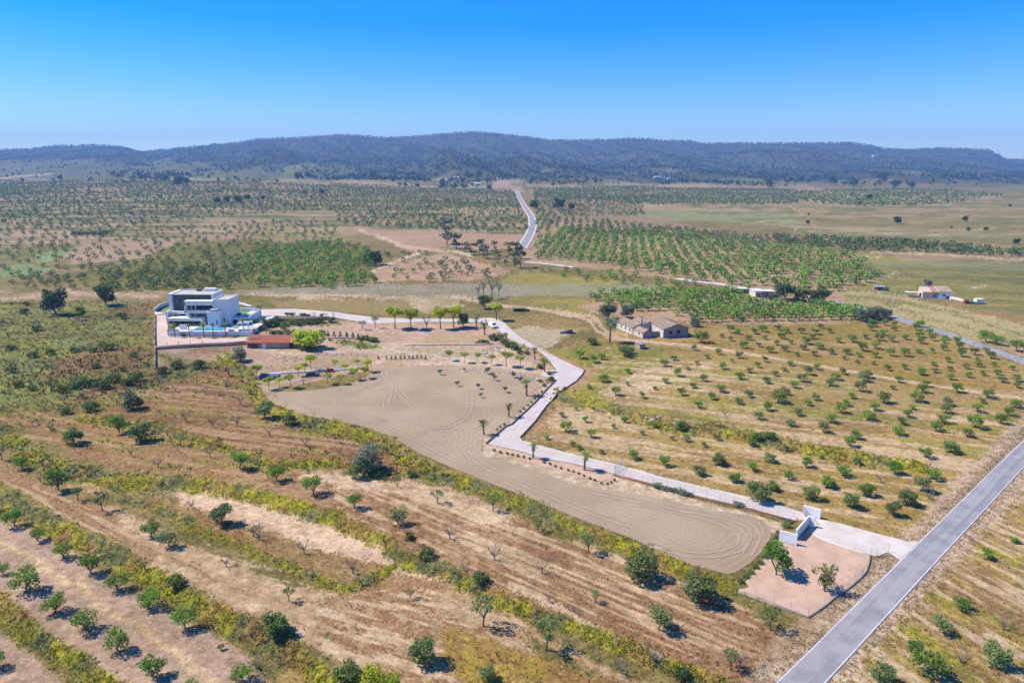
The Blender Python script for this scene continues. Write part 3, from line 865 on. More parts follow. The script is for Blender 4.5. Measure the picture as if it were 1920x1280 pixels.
# ------------------------------------------------------------------ ploughed field
fm, nt, b, out = nodes_of('ploughed_soil')
p = geo(nt)
ed = nt.nodes.new('ShaderNodeAttribute'); ed.attribute_name = 'edge'
wob = mathn(nt, 'ADD', ed.outputs['Fac'], mathn(nt, 'MULTIPLY', noise_node(nt, .09, 4, p), 3.5))
fur = mathn(nt, 'SINE', mathn(nt, 'MULTIPLY', wob, 2 * math.pi / 1.35))
n1 = noise_node(nt, .05, 4, p); n2 = noise_node(nt, 1.4, 4, p, .7); n3 = noise_node(nt, 6.0, 3, p, .7)
c = mixc(nt, maprange(nt, n1, .35, .65), (0.43, 0.31, 0.20), (0.355, 0.25, 0.155))
c = mixc(nt, maprange(nt, mathn(nt, 'ADD', fur, mathn(nt, 'MULTIPLY', n2, 2.0)), -.2, 2.2), mixc(nt, 1.0, c, (.95, .945, .94), 'MULTIPLY'), c)
c = mixc(nt, mathn(nt, 'MULTIPLY', maprange(nt, n3, .58, .66), .6), c, (0.58, 0.46, 0.35))
nt.links.new(c, b.inputs['Base Color']); b.inputs['Roughness'].default_value = .95; b.inputs['Specular IOR Level'].default_value = .1
bump(nt, b, mathn(nt, 'ADD', mathn(nt, 'MULTIPLY', fur, .12), mathn(nt, 'ADD', mathn(nt, 'MULTIPLY', n2, .7), n3)), .9, .2)
FIELD = [(480,712),(484.7,724.6),(500,745.7),(518,759),(560,777),(613,786),(683.8,800),(738,820.6),(786.7,850),(846,876),(900,898),(926,909),(960,921),
 (1030,950),(1108,981),(1186.5,1010),(1243.8,1037),(1306,1062),(1362.5,1076),(1378,1073),(1406,1056),(1431,1031),(1445,1006),(1445,990),(1432,975),(1400,965),
 (1340,957),(1280,944),(1212.5,929),(1134,918),(1082,910),(1004,882),(939,863),(912,857),(903,846),(904,825),(920,811),(953.7,787),(990,759),(1012,728),(1004,712),(980,700),(953.7,692),
 (897.5,687),(841,684),(756.8,687),(702,688),(690,705),(650,722),(600,730),(545,735),(500,735)]
FIELD[-1] = (505, 728)
sheet('ploughed_field', FIELD, 1.6, fm, .05, edge=2.5, attr=True)
trk = surf('tyre_track_soil', (0.345, 0.25, 0.17), (0.40, 0.29, 0.20), .9, bmp=.3)
def z5(L): return [(560 + a / 3.556, 520 + b_ / 3.556) for a, b_ in L]
tr_lines = [z5([(560,628),(605,690),(612,770),(575,850),(600,890),(700,945),(820,1010),(960,1067)]),
            z5([(560,700),(420,745),(300,795),(250,830),(280,870),(400,905),(520,940),(600,955)]),
            z5([(1140,740),(1150,850),(1110,940),(1010,995),(880,1018),(800,1005)]),
            z5([(600,620),(640,700),(640,780),(600,850)]),
            z5([(630,715),(730,830),(840,930),(930,990)]),
            z5([(1190,860),(1260,880),(1265,960),(1180,1020)]),
            [(800,812),(870,848),(930,888),(1010,920),(1090,955),(1180,985)], [(840,805),(890,842),(905,862)],
            [(1200,945),(1300,965),(1370,985),(1400,1010),(1380,1035),(1300,1045),(1220,1020)], [(1100,920),(1250,952),(1380,972),(1425,1000),(1400,1040)],
            [(520,745),(600,770),(700,790),(780,822),(850,862)], [(620,700),(540,720),(505,738)]]
for L in tr_lines:
    gx, gy, _ = GN(smoothline(L, 3)); P = np.stack([gx, gy], 1)
    for d0 in (-1.0, .55):
        strip_w('wheel_track', P, d0 + .45, -d0, trk, off=.11, step=2.0)

# ------------------------------------------------------------------ asphalt roads
asph, nt, b, out = nodes_of('asphalt')
p = geo(nt)
n1 = noise_node(nt, .25, 4, p); n2 = noise_node(nt, 12, 2, p)
mp = nt.nodes.new('ShaderNodeMapping'); nt.links.new(p, mp.inputs['Vector']); mp.inputs['Rotation'].default_value = (0, 0, -R(42))
mp2 = nt.nodes.new('ShaderNodeMapping'); nt.links.new(mp.outputs[0], mp2.inputs['Vector']); mp2.inputs['Scale'].default_value = (.02, 1.0, 1)
n3 = noise_node(nt, 1.3, 3, mp2.outputs[0])
c = mixc(nt, maprange(nt, mathn(nt, 'ADD', n1, n3), .8, 1.2), (0.20, 0.185, 0.195), (0.30, 0.275, 0.275))
c = mixc(nt, mathn(nt, 'MULTIPLY', n2, .25), c, (0.40, 0.37, 0.38))
nt.links.new(c, b.inputs['Base Color']); b.inputs['Roughness'].default_value = .8; bump(nt, b, n2, .2, .02)
paintm = surf('road_paint', (0.80, 0.79, 0.76), (0.62, 0.6, 0.57), 1.5, bmp=0)
gl = GN([(a, b_) for a, b_ in ROAD_L]); gr = GN(ROAD_R)
Lp = np.stack([gl[0], gl[1]], 1); Rp = np.stack([gr[0], gr[1]], 1)
Ls = resample(Lp, 1.0); Rs = resample(Rp, 1.0)
tq = np.linspace(0, 1, 90)
def along(P, tt):
    d = np.concatenate([[0], np.cumsum(np.linalg.norm(np.diff(P, axis=0), axis=1))]); d /= d[-1]
    return np.stack([np.interp(tt, d, P[:, 0]), np.interp(tt, d, P[:, 1])], 1)
Cc = (along(Ls, tq) + along(Rs, tq)) / 2
fitp = np.polyfit(Cc[:, 0], Cc[:, 1], 3); Cx = np.linspace(Cc[0, 0], Cc[-1, 0], 90)
Cc = np.stack([Cx, np.polyval(fitp, Cx)], 1)
RW = 2.35
strip_w('asphalt_road', Cc, RW, RW, asph, off=.09, step=2, lanes=6)
strip_w('road_edge_line', Cc, -RW + .24, RW - .14, paintm, off=.096, step=2)
strip_w('road_edge_line', Cc, RW - .14, -RW + .24, paintm, off=.096, step=2)
UP = [(1548,563),(1600,572.5),(1620,577),(1666.7,591.7),(1710,606.7),(1750,618),(1791.7,631.7),(1833,646.7),(1866.7,658),(1920,678),(1990,706),(2080,745)]
gx, gy, _ = GN(UP)
strip_w('asphalt_road', smoothline(np.stack([gx, gy], 1)), 2.7, 2.7, asph, off=.12, step=3, lanes=4)
strip_w('road_edge_line', smoothline(np.stack([gx, gy], 1)), -2.45, 2.65, paintm, off=.128, step=3)
FR = [(968,354),(972,366),(978,378),(985,390),(993,400),(998,410),(999,422),(996,434),(990,446),(983,456),(977,466)]
gx, gy, _ = GN(FR)
FRw = smoothline(np.stack([gx, gy], 1))
strip_w('road_verge', FRw, 5.0, 5.0, surf('pale_gravel', (0.62, 0.54, 0.44), (0.5, 0.42, 0.33), .3), off=.25, step=6, lanes=2)
strip_w('asphalt_road', FRw, 3.1, 3.1, asph, off=.4, step=6, lanes=2)
pale = surf('pale_roadbed', (0.60, 0.56, 0.53), (0.5, 0.45, 0.4), .2)
for L in ([(984,492),(1010,494),(1040,497),(1075,502)], [(1270,523),(1300,528),(1340,532),(1380,538),(1400,541)]):
    gx, gy, _ = GN(L); strip_w('asphalt_road', np.stack([gx, gy], 1), 2.6, 2.6, pale, off=.3, step=5, lanes=2)

# ------------------------------------------------------------------ concrete driveway and gravel yard
dm, nt, b, out = nodes_of('pale_concrete')
p = geo(nt)
n1 = noise_node(nt, .18, 5, p); n2 = noise_node(nt, 3, 3, p)
c = mixc(nt, maprange(nt, n1, .35, .65), (0.56, 0.47, 0.42), (0.47, 0.39, 0.34))
c = mixc(nt, mathn(nt, 'MULTIPLY', n2, .3), c, (0.5, 0.44, 0.4))
nt.links.new(c, b.inputs['Base Color']); b.inputs['Roughness'].default_value = .9; bump(nt, b, n2, .2, .03)
DRIVE_A = [(487,580),(552.5,579),(627.5,585),(677.5,592),(713,596),(784,597.5),(886.7,598),(917,595.4),(930,597),(943,602.5),(956,615),(970,629),(998.5,646),
 (1019.5,658.8),(1054.7,675.6),(1095.5,694),(1093,700.5),(1081.4,713.6),(1044.9,737),(1025,760),(1004,789),(975.5,820),(980.7,828.5),(1006.8,835.5),(1082,855),(1160,873),
 (1238.5,895.4),(1316.7,913.6),(1400,933),(1504,960),(1490,977),(1400,952),(1301,929),(1225.5,908.4),(1150,888),(1082,870.7),(1009,857),(983,848),(913,831.6),(947,801.7),(960,796.5),
 (999,760),(1042.8,713.6),(1030,708),(1015,704),(1018,696),(1043,693),(1026.6,672),(1011,658),(984,647.5),(952,633.4),(939.4,622),(915,606),(886.7,604.3),(784,603.8),(695.4,606.6),(660,600.9),(621,594),(560,591),(507.5,593.8),(478,596)]
sheet('driveway', DRIVE_A, 2.5, dm, .07, edge=3)
wk = surf('worn_wheel_path', (0.46, 0.385, 0.345), (0.52, 0.44, 0.39), .25)
for L in ([(520,586),(627,589.5),(690,599.5),(784,600.5),(886,601),(922,600),(945,612),(975,634),(1030,664),(1066,688),(1062,704),(1030,734),(1008,762),(975,797),(958,818),(975,836),(1010,845),(1082,862),(1160,880),(1240,901),(1320,921),(1400,942),(1500,968)],
          [(1020,700),(1045,702),(1062,712),(1045,728)], [(930,828),(945,812),(962,806),(972,818)]):
    gx, gy, _ = GN(smoothline(L, 2)); P = np.stack([gx, gy], 1)
    for d0 in (-1.05, .55): strip_w('wheel_track', P, d0 + .5, -d0, wk, off=.088, step=2.5)
DRIVE_B = [(1513,969),(1537,973.5),(1574.7,981),(1626,995.6),(1678,1008.5),(1700,1015),(1728,1018),(1714,1032),(1692,1053),(1676,1043),(1666,1035),(1643.5,1043),(1631,1040),(1609,1033),(1574.7,1022),(1547,1012.7),(1531,1005),(1523,997),(1521,989)]
sheet('driveway', DRIVE_B, 1.2, surf('worn_concrete', (0.60, 0.525, 0.46), (0.52, 0.44, 0.375), .35, bmp=.3), .072, edge=2)
DRIVE_C = [(1497,964),(1503,961),(1513,969),(1521,989),(1516,990),(1512,975),(1496,975)]
sheet('driveway', DRIVE_C, 1.0, dm, .068, edge=1.5)
pg = surf('pink_gravel', (0.55, 0.36, 0.25), (0.46, 0.295, 0.20), .3, bmp=.5, bscale=7)
YARD = [(1459,1016),(1493,1024),(1494,1012),(1517,991),(1520.5,989.6),(1522.5,998),(1530.5,1006),(1547,1013.7),(1574.7,1023),(1609,1034),(1631,1041),(1629.7,1056),(1624.6,1071),(1614,1083),(1592,1102),
 (1566,1119.4),(1544,1138),(1515,1157),(1450,1133),(1384,1108),(1410,1078),(1436,1042)]
sheet('gravel_yard', YARD, 1.2, pg, .062, edge=2)
VERGE = [(911,834),(983,849),(1009,858),(1082,872),(1150,889.5),(1148,896),(1130,903),(1082,893),(1010,873),(950,850),(908,842)]
sheet('gravel_verge', VERGE, 1.0, pg, .062, edge=2)
sheet('villa_forecourt', [(291,592),(313,590),(316,632),(440,634),(470,630),(520,627),(462,628),(462,642),(350,650),(292,653)], 2.0, surf('forecourt', (0.58, 0.42, 0.33), (0.52, 0.37, 0.29), .2), .06, edge=3)
red = surf('red_kerb', (0.30, 0.10, 0.075), (0.22, 0.08, 0.06), .8)
dark = surf('dark_kerb', (0.13, 0.11, 0.12), (0.09, 0.08, 0.085), .8)
whk = surf('white_kerb', (0.72, 0.66, 0.6), (0.62, 0.56, 0.5), .8)
kerb('kerb', [(1095.5,694.5),(1093,701),(1081.4,714.4),(1044.9,738),(1025,761),(1004,790),(975,821)], .35, .28, surf('brown_kerb', (0.20, 0.10, 0.08), (0.15, 0.08, 0.07)), 'dark brown kerb along the outer right bend of the pale driveway', 'kerb')
kerb('kerb', [(912,832),(947,801),(960,795.8),(999,759),(1042.6,712.8)], .4, .35, dark, 'dark kerb between the ploughed field palms and the pale driveway', 'kerb')
kerb('kerb', [(1160,893),(1225.5,909.6),(1301,930.5),(1400,953.5),(1492,979)], .3, .3, red, 'red kerb under the wire fence left of the entrance walls', 'kerb')
kerb('kerb', [(1521.4,989.6),(1522.4,997.4),(1531,1005.4),(1547,1013.2),(1574.7,1022.5),(1609,1033.6),(1631.2,1040.6)], .22, .14, whk, 'white curved kerb between pink gravel yard and entrance driveway', 'kerb')
kerb('kerb', [(980.7,827),(1006.8,834.5),(1082,854),(1160,872),(1238.5,894.4),(1316.7,912.6),(1400,932),(1500,957.5)], .2, .12, whk, 'thin pale kerb along the orchard side of the long straight driveway', 'kerb')
kerb('kerb', [(943,601.6),(957,614.2),(971,628),(999,645),(1020,657.8),(1055,674.8),(1096,693.2)], .2, .14, surf('rust_kerb', (0.35, 0.2, 0.15)), 'rusty thin kerb below the parked van on the driveway descent', 'kerb')
kerb('kerb', [(1631,1041.5),(1629.7,1056.5),(1624.6,1071.5),(1614,1083.5),(1592,1102.5),(1566,1120),(1544,1138.5),(1515,1158),(1450,1134),(1384,1109)], .3, .22, surf('grey_kerb', (0.30, 0.25, 0.22)), 'grey kerb round the roadside edge of the pink gravel yard', 'kerb')
# ------------------------------------------------------------------ plants: shared meshes
M_ALM = leafmat('almond_leaves', (0.15, 0.275, 0.03), (0.21, 0.33, 0.045), .35)
M_ALM2 = leafmat('dull_green_leaves', (0.16, 0.23, 0.065), (0.21, 0.27, 0.085), .3)
M_OLV = leafmat('olive_leaves', (0.16, 0.20, 0.12), (0.23, 0.26, 0.17), .2)
M_PINE = leafmat('pine_needles', (0.06, 0.11, 0.04), (0.10, 0.15, 0.055), .15)
M_LIME = leafmat('lime_leaves', (0.42, 0.50, 0.02), (0.52, 0.56, 0.03), .35)
M_YEL = leafmat('yellowish_leaves', (0.34, 0.35, 0.07), (0.42, 0.42, 0.12), .3)
M_PALM = leafmat('palm_fronds', (0.17, 0.23, 0.04), (0.30, 0.33, 0.08), .3)
M_DATE = leafmat('date_palm_fronds', (0.17, 0.20, 0.11), (0.25, 0.27, 0.17), .2)
M_SHR = leafmat('shrub_leaves', (0.10, 0.16, 0.03), (0.16, 0.21, 0.045), .25)
M_GREY = leafmat('grey_twigs', (0.20, 0.175, 0.16), (0.30, 0.265, 0.24), .0)
M_BRNL = leafmat('brownish_leaves', (0.26, 0.24, 0.06), (0.19, 0.21, 0.06), .25)
M_BARK = surf('bark', (0.16, 0.12, 0.09), (0.10, 0.075, 0.06), 3)
M_BARKP = surf('palm_bark', (0.24, 0.17, 0.12), (0.16, 0.11, 0.08), 2)
M_BARKG = surf('grey_bark', (0.22, 0.19, 0.17), (0.13, 0.11, 0.10), 2)

def leaf_quads(C, size, r, up=.35, aspect=.7):
    """one small bent leaf clump per centre"""
    n = len(C)
    nr = r.normal(size=(n, 3)); nr[:, 2] = np.abs(nr[:, 2]) + up
    nr /= np.linalg.norm(nr, axis=1)[:, None]
    a = np.cross(nr, r.normal(size=(n, 3))); a /= np.linalg.norm(a, axis=1)[:, None] + 1e-9
    b_ = np.cross(nr, a)
    s = (size * r.uniform(.6, 1.3, n))[:, None]
    V = np.stack([C - a * s, C - b_ * s * aspect + nr * s * .15, C + a * s, C + b_ * s * aspect + nr * s * .15], 1).reshape(-1, 3)
    F = np.arange(n * 4).reshape(n, 4)
    return V, F

def crown(seed, R0, z0, z1, lobes, n, size, spread=.85, name='crown', flatten=1.0, lobe_r=.42, jag=.25, zl=.3):
    r = np.random.default_rng(seed)
    L = []
    for i in range(lobes):
        t = r.uniform(0, 1); ang = 2 * math.pi * (i / lobes) + r.uniform(-.5, .5)
        rad = R0 * math.sqrt(r.uniform(.25, 1)) * (1 - lobe_r * .75)
        zz_ = z0 + (z1 - z0) * (zl + (.75 - zl) * r.uniform() + .1 * (1 - rad / R0))
        L.append((rad * math.cos(ang), rad * math.sin(ang), zz_, R0 * lobe_r * r.uniform(.75, 1.25)))
    L.append((0, 0, z0 + (z1 - z0) * .62, R0 * lobe_r * 1.2))
    L = np.array(L)
    w = L[:, 3] ** 2; w /= w.sum()
    k = r.choice(len(L), n, p=w)
    d = r.normal(size=(n, 3)); d /= np.linalg.norm(d, axis=1)[:, None]
    rr = (r.uniform(.35, 1, n) ** .6) * (1 + r.normal(0, jag * .4, n))
    C = L[k, :3] + d * (L[k, 3] * rr)[:, None] * np.array([1, 1, flatten * .85])
    C[:, 2] = np.clip(C[:, 2], z0 * .8, z1 * 1.05)
    V, F = leaf_quads(C, size, r)
    return np_mesh(name, V, F), L

def trunk(seed, h, r0, L=None, lean=.15, name='trunk', twigs=0, twig_len=.5):
    r = random.Random(seed)
    mb = MB()
    top = Vector((r.uniform(-lean, lean), r.uniform(-lean, lean), h))
    mb.tube([(0, 0, -.25), (top.x * .3, top.y * .3, h * .45), top], [r0 * 1.25, r0, r0 * .85], 6)
    ends = []
    if L is not None:
        for l in L:
            e = Vector((l[0], l[1], l[2])); mid = top.lerp(e, .5) + Vector((r.uniform(-.1, .1), r.uniform(-.1, .1), -.08 * e.length * .3))
            mb.tube([top - Vector((0, 0, .1)), mid, e], [r0 * .6, r0 * .4, r0 * .14], 5)
            ends.append((mid, e))
    for (mid, e) in ends:
        for q in range(twigs):
            b0 = mid.lerp(e, r.uniform(0, 1)); dv = (e - mid).normalized()
            dv = (dv + Vector((r.uniform(-1, 1), r.uniform(-1, 1), r.uniform(-.3, .9)))).normalized()
            e2 = b0 + dv * twig_len * r.uniform(.5, 1.2)
            mb.tube([b0, e2], [r0 * .16, r0 * .06], 3)
            for _ in range(2):
                d3 = (dv + Vector((r.uniform(-1, 1), r.uniform(-1, 1), r.uniform(-.5, .8)))).normalized()
                mb.tube([b0.lerp(e2, .6), b0.lerp(e2, .6) + d3 * twig_len * .5], [r0 * .08, r0 * .04], 3)
    return mb.mesh(name)

def kind_broad(seed, H=3.9, Wd=4.0, lobes=9, n=900, size=.17, tr=.9, r0=.12, low=.26, lobe_r=.4, flatten=1.0, twigs=0, zl=.3):
    cm, L = crown(seed, Wd / 2, H * low, H, lobes, n, size, lobe_r=lobe_r, flatten=flatten, zl=zl)
    tm = trunk(seed, tr, r0, L[:min(6, len(L))], twigs=twigs)
    return tm, cm

SP = {}
SP['almond'] = [kind_broad(100 + i, H=3.5, Wd=4.2, lobes=9 + i % 3, n=1000, size=.155, tr=.6, low=.15, lobe_r=.38, zl=.25) for i in range(6)]
SP['bushy'] = [kind_broad(130 + i, H=4.2, Wd=4.3, lobes=16, n=1700, size=.165, tr=.5, low=.03, lobe_r=.38, zl=.16) for i in range(4)]
SP['sparse'] = [kind_broad(140 + i, H=4.0, lobes=7, n=420, size=.14, tr=1.2, low=.35, lobe_r=.3, twigs=4) for i in range(4)]
SP['olive'] = [kind_broad(150 + i, H=4.0, Wd=4.3, lobes=17, n=2200, size=.15, tr=.4, low=.03, lobe_r=.38, zl=.14) for i in range(3)]
SP['pine'] = [kind_broad(160 + i, H=4.4, Wd=4.3, lobes=17, n=2200, size=.165, tr=.5, low=.03, lobe_r=.38, zl=.14) for i in range(3)]
SP['lime'] = [kind_broad(170 + i, H=5.6, lobes=7, n=520, size=.24, tr=2.9, r0=.09, low=.56, lobe_r=.42) for i in range(4)]
SP['acacia'] = [kind_broad(180 + i, H=5.0, lobes=11, n=900, size=.22, tr=2.2, r0=.12, low=.45, lobe_r=.38, flatten=.7) for i in range(3)]
SP['shrub'] = [kind_broad(190 + i, H=2.4, Wd=4.3, lobes=12, n=650, size=.22, tr=.3, r0=.06, low=.02, lobe_r=.4, zl=.1) for i in range(4)]
SP['cone'] = []
for i in range(2):
    r = np.random.default_rng(200 + i); n = 320; t = r.uniform(0, 1, n); a = r.uniform(0, 6.283, n); rr = (1 - t ** 1.4) * 1.6 * r.uniform(.6, 1.05, n)
    V, F = leaf_quads(np.stack([rr * np.cos(a), rr * np.sin(a), .15 + t * 6.0], 1), .35, r)
    SP['cone'].append((trunk(200 + i, .5, .1), np_mesh('crown', V, F)))
def bare(seed, H=3.2, W=3.6, r0=.14, tr=1.0, lobes=7, twigs=6, tl=.9):
    r = np.random.default_rng(seed)
    L = [(r.uniform(.45, 1) * W / 2 * math.cos(a), r.uniform(.45, 1) * W / 2 * math.sin(a), H * r.uniform(.6, 1)) for a in np.linspace(0, 6.28, lobes, endpoint=False) + r.uniform(-.3, .3, lobes)]
    mb_l = trunk(seed, tr, r0, L, lean=.25, name='limbs', twigs=twigs, twig_len=tl)
    return mb_l
SP['euc'] = [kind_broad(240 + i, H=8.0, Wd=3.6, lobes=11, n=520, size=.26, tr=2.5, low=.08, lobe_r=.36, zl=.05) for i in range(3)]
SP['bare'] = [bare(210 + i) for i in range(5)]
SP['tallbare'] = [bare(230 + i, H=9.5, W=4.6, r0=.28, tr=4.0, lobes=8, twigs=9, tl=2.0) for i in range(3)]
def topiary(seed):
    r = np.random.default_rng(seed); V = []; 
    k = 2 + seed % 2
    mb = MB(); cs = []
    for i in range(k):
        a = 2.1 * i + seed; cs.append((.75 * math.cos(a), .6 * math.sin(a), 2.3 + .45 * (i % 2), .95 if i else 1.1))
        mb.tube([(0, 0, -.2), (0, 0, 1.3), (cs[-1][0] * .6, cs[-1][1] * .6, 1.8), cs[-1][:3]], [.15, .12, .09, .05], 5)
    C = []
    for c_ in cs:
        d = r.normal(size=(230, 3)); d /= np.linalg.norm(d, axis=1)[:, None]
        C.append(np.array(c_[:3]) + d * c_[3] * r.uniform(.7, 1, 230)[:, None] * np.array([1.1, 1.1, .75]))
    V, F = leaf_quads(np.concatenate(C), .2, r)
    return mb.mesh('trunk'), np_mesh('crown', V, F)
SP['topiary'] = [topiary(i) for i in range(4)]

def palm_frond(r, base, ang, el, L, wid, droop, nseg=5, split=True):
    mb = MB(); pts = []
    p_ = Vector(base); e = el
    for i in range(nseg + 1):
        pts.append(p_.copy())
        p_ = p_ + Vector((math.cos(ang) * math.cos(e), math.sin(ang) * math.cos(e), math.sin(e))) * (L / nseg)
        e -= droop / nseg
    side = Vector((-math.sin(ang), math.cos(ang), 0))
    for i in range(nseg):
        t0 = i / nseg; t1 = (i + 1) / nseg
        w0 = wid * math.sin(math.pi * min(.95, .12 + t0 * .85)); w1 = wid * math.sin(math.pi * min(.97, .12 + t1 * .85))
        for sgn in (-1, 1):
            a = pts[i]; b2 = pts[i + 1]
            o0 = side * sgn * w0 + Vector((0, 0, -w0 * .5)); o1 = side * sgn * w1 + Vector((0, 0, -w1 * .5))
            k = 3
            for q in range(k):
                s0 = a.lerp(b2, q / k); s1 = a.lerp(b2, (q + .55) / k)
                f0 = s0 + o0.lerp(o1, q / k) + (b2 - a) * .4; 
                mb.poly([s0, s1, f0 + (b2 - a) * .12, f0])
    return mb
def join(mbs):
    m = MB()
    for q in mbs:
        n = len(m.v); m.v += q.v; m.f += [tuple(i + n for i in f) for f in q.f]
    return m
def palm(seed, H=6.0, nf=26, L=1.9, wid=.42, droop=1.2, r0=.22, skirt=True):
    r = random.Random(seed)
    t = MB(); segs = 8; pts = []; rad = []
    lx = r.uniform(-.25, .25)
    for i in range(segs + 1):
        q = i / segs; pts.append((lx * q * q, 0, -.3 + (H + .3) * q)); rad.append(r0 * (1.35 - .5 * q) * (1.06 if i % 2 else .96))
    t.tube(pts, rad, 8)
    top = Vector((lx, 0, H))
    fr = [palm_frond(r, top, r.uniform(0, 6.283), r.uniform(-.25, 1.35), L * r.uniform(.8, 1.1), wid, droop * r.uniform(.7, 1.2)) for _ in range(nf)]
    crown_m = join(fr).mesh('fronds')
    sk = MB()
    if skirt:
        sk = join([palm_frond(r, top - Vector((0, 0, .25)), r.uniform(0, 6.283), r.uniform(-1.3, -.7), L * .75, wid * .6, .5, 3) for _ in range(12)])
    return t.mesh('trunk'), crown_m, (sk.mesh('dead_fronds') if skirt else None)
SP['palm'] = [palm(i, H=4.2, L=1.9, wid=.5) for i in range(3)]
SP['tallpalm'] = [palm(10 + i, H=7.6, L=1.6, wid=.45, nf=30) for i in range(3)]
SP['datepalm'] = [palm(20, H=8.5, nf=60, L=4.2, wid=.62, droop=2.2, r0=.32, skirt=False)]
M_DEAD = surf('dead_fronds', (0.24, 0.18, 0.09), (0.17, 0.12, 0.06), 3)

PLANTS = []    # records for labelling
def place(species, px_, py_, wpx, mats, name, desc, cat, group, nominal=4.0, hs=1.0, idx=None, ground=None, label=None):
    gx, gy, gz = ground if ground else G(px_, py_)
    if gy > 3300: return None
    s = wpx * mpp(gy, gz) / nominal
    k = idx if idx is not None else (int(px_ * 7 + py_ * 13) % len(SP[species]))
    vv = SP[species][k % len(SP[species])]
    rz = ((px_ * 12.9898 + py_ * 78.233) % 6.283)
    e = empty(name, (gx, gy, gz), rz, (s, s, s * hs))
    if not isinstance(vv, tuple): vv = (vv,)
    nm = [v.name.split('.')[0] for v in vv if v]
    for v, m_, nn in zip([v for v in vv if v], mats, nm):
        o = bpy.data.objects.new(nn, v); COL.objects.link(o); o.parent = e
        if len(v.materials) == 0: v.materials.append(m_)
        o.material_slots[0].link = 'OBJECT'; o.material_slots[0].material = m_
    e['category'] = cat
    if group: e['group'] = group
    if label: e['label'] = label
    else: PLANTS.append((e, px_, py_, wpx, desc, cat))
    return e

# ------------------------------------------------------------------ almond orchards: survey positions
def zl(L, ox, oy, sc, jig=0): return [(ox + a / sc, oy + b_ / sc, c_ / sc) for a, b_, c_ in L]
ALM = []
ALM += [(27,986,38),(71,1014,30),(119,1045,34),(171,1074,42),(221,1104,44),(279,1139,46),(347,1176,48),(414,1217,14),(454,1275,42),(6,1076,24),(51,1108,55),(104,1147,48),(160,1179,50),(221,1220,46),(288,1269,50),
        (-3,1250,36),(-22,960,34),(357,1300,34)]
ALM += zl([(405,190,110),(560,235,90),(650,200,85),(905,165,150),(940,355,70),(665,450,110),(505,530,60),(940,495,50),(805,600,100),(1100,635,75),(360,775,45),(195,845,65),(250,1010,130),(465,905,70),(530,1075,95),
 (30,1100,65),(780,975,55),(905,905,80),(1235,970,80),(1105,1045,55),(1445,1110,50),(1605,1125,80),(1800,1185,65),(325,1175,65),(1460,210,75),(1720,260,55),(1350,275,90),(1620,320,50),(1495,385,90),(1365,465,75),(1245,540,50),
 (1790,445,80),(1675,520,75),(1545,600,90),(1880,650,95),(1735,745,90),(1830,190,60),(1685,100,65)], 1020, 640, 6)
ALM += zl([(440,75,90),(610,60,65),(735,120,90),(815,40,60),(905,110,75),(1110,95,75),(1295,85,90),(1235,160,75),(1045,165,50),(1425,140,75),(1605,145,85),(1780,105,100),(1740,175,65),(1575,205,50),(1720,240,45),(1905,260,60),
 (160,145,70),(390,185,80),(30,185,60),(680,230,70),(315,235,45),(600,290,65),(205,310,80),(505,350,75),(895,335,60),(965,270,70),(1260,315,75),(1170,375,105),(1560,370,75),(1475,430,100),(1850,410,90),(1790,450,110),(800,390,65),
 (395,420,100),(695,465,90),(1100,450,110),(1415,495,100),(1010,520,90),(1755,560,120),(180,565,105),(70,645,80),(500,625,95),(390,700,90),(910,600,100),(835,690,150),(1250,660,85),(1165,720,80),(1660,640,80),(1595,725,85),
 (710,775,105),(1055,830,95),(1530,800,120),(1420,910,115),(610,870,95),(965,950,100),(1340,1020,125),(1850,880,130),(1700,1095,120),(1640,1180,120),(150,1110,75),(540,1175,85)], 1320, 640, 6)
ALM += zl([(90,120,90),(245,180,70),(225,265,65),(410,160,90),(380,325,70),(580,165,100),(570,310,65),(730,130,70),(885,125,55),(1015,100,75),(1060,230,75),(905,270,60),(760,375,100),(915,350,75),(1085,330,60),(1090,430,75),
 (1210,170,90),(1260,305,75),(1290,405,75),(1360,150,90),(1390,215,45),(1410,285,75),(1450,380,65),(1545,190,90),(1490,125,65),(1575,280,55),(1615,370,75),(1670,455,90),(1780,325,60),(1835,450,85),(1840,520,70),(505,460,85),
 (440,540,65),(820,510,80),(1165,570,105),(1505,630,125),(1450,690,75),(1820,740,110),(340,690,140),(240,775,110),(160,870,125),(765,575,110),(710,675,135),(660,760,70),(610,850,100),(1060,720,110),(1035,800,120),(1000,915,130),
 (930,1005,120),(1395,790,115),(1365,970,150),(1280,1070,120),(1650,920,125),(1740,830,100),(540,930,90),(505,1050,130)], 1600, 640, 6)
ALM += zl([(160,300,140),(740,270,120),(545,370,105),(920,150,60),(1320,235,50),(1155,330,100),(1720,300,85),(1565,430,150),(340,495,110),(950,470,100),(770,590,120),(1390,555,140),(600,720,220),(1190,690,160),(1820,650,145),(1640,780,150)], 1320, 820, 6)
ALM += zl([(810,345,125),(1095,290,140),(460,525,130),(890,590,150),(770,720,150),(130,760,140),(600,870,170),(430,990,140)], 1600, 800, 6)
ALM += zl([(1050,215,80),(1285,75,60),(840,650,130),(650,840,160),(540,1200,250),(430,1010,100),(150,1290,170),(1120,1120,180)], 1620, 1000, 4.57)
ALM += zl([(410,380,95),(500,400,65),(85,490,150),(315,435,55),(415,470,55),(680,395,80),(620,465,75),(780,370,85),(800,460,60),(950,350,75),(1045,385,75),(985,450,80),(1210,390,75),(1370,400,90),(1340,450,75),(1270,510,95),
 (1430,330,65),(1530,380,60),(1630,490,75),(1790,485,100),(930,505,85),(1095,510,60),(1395,800,100)][:-1], 1300, 560, 6)
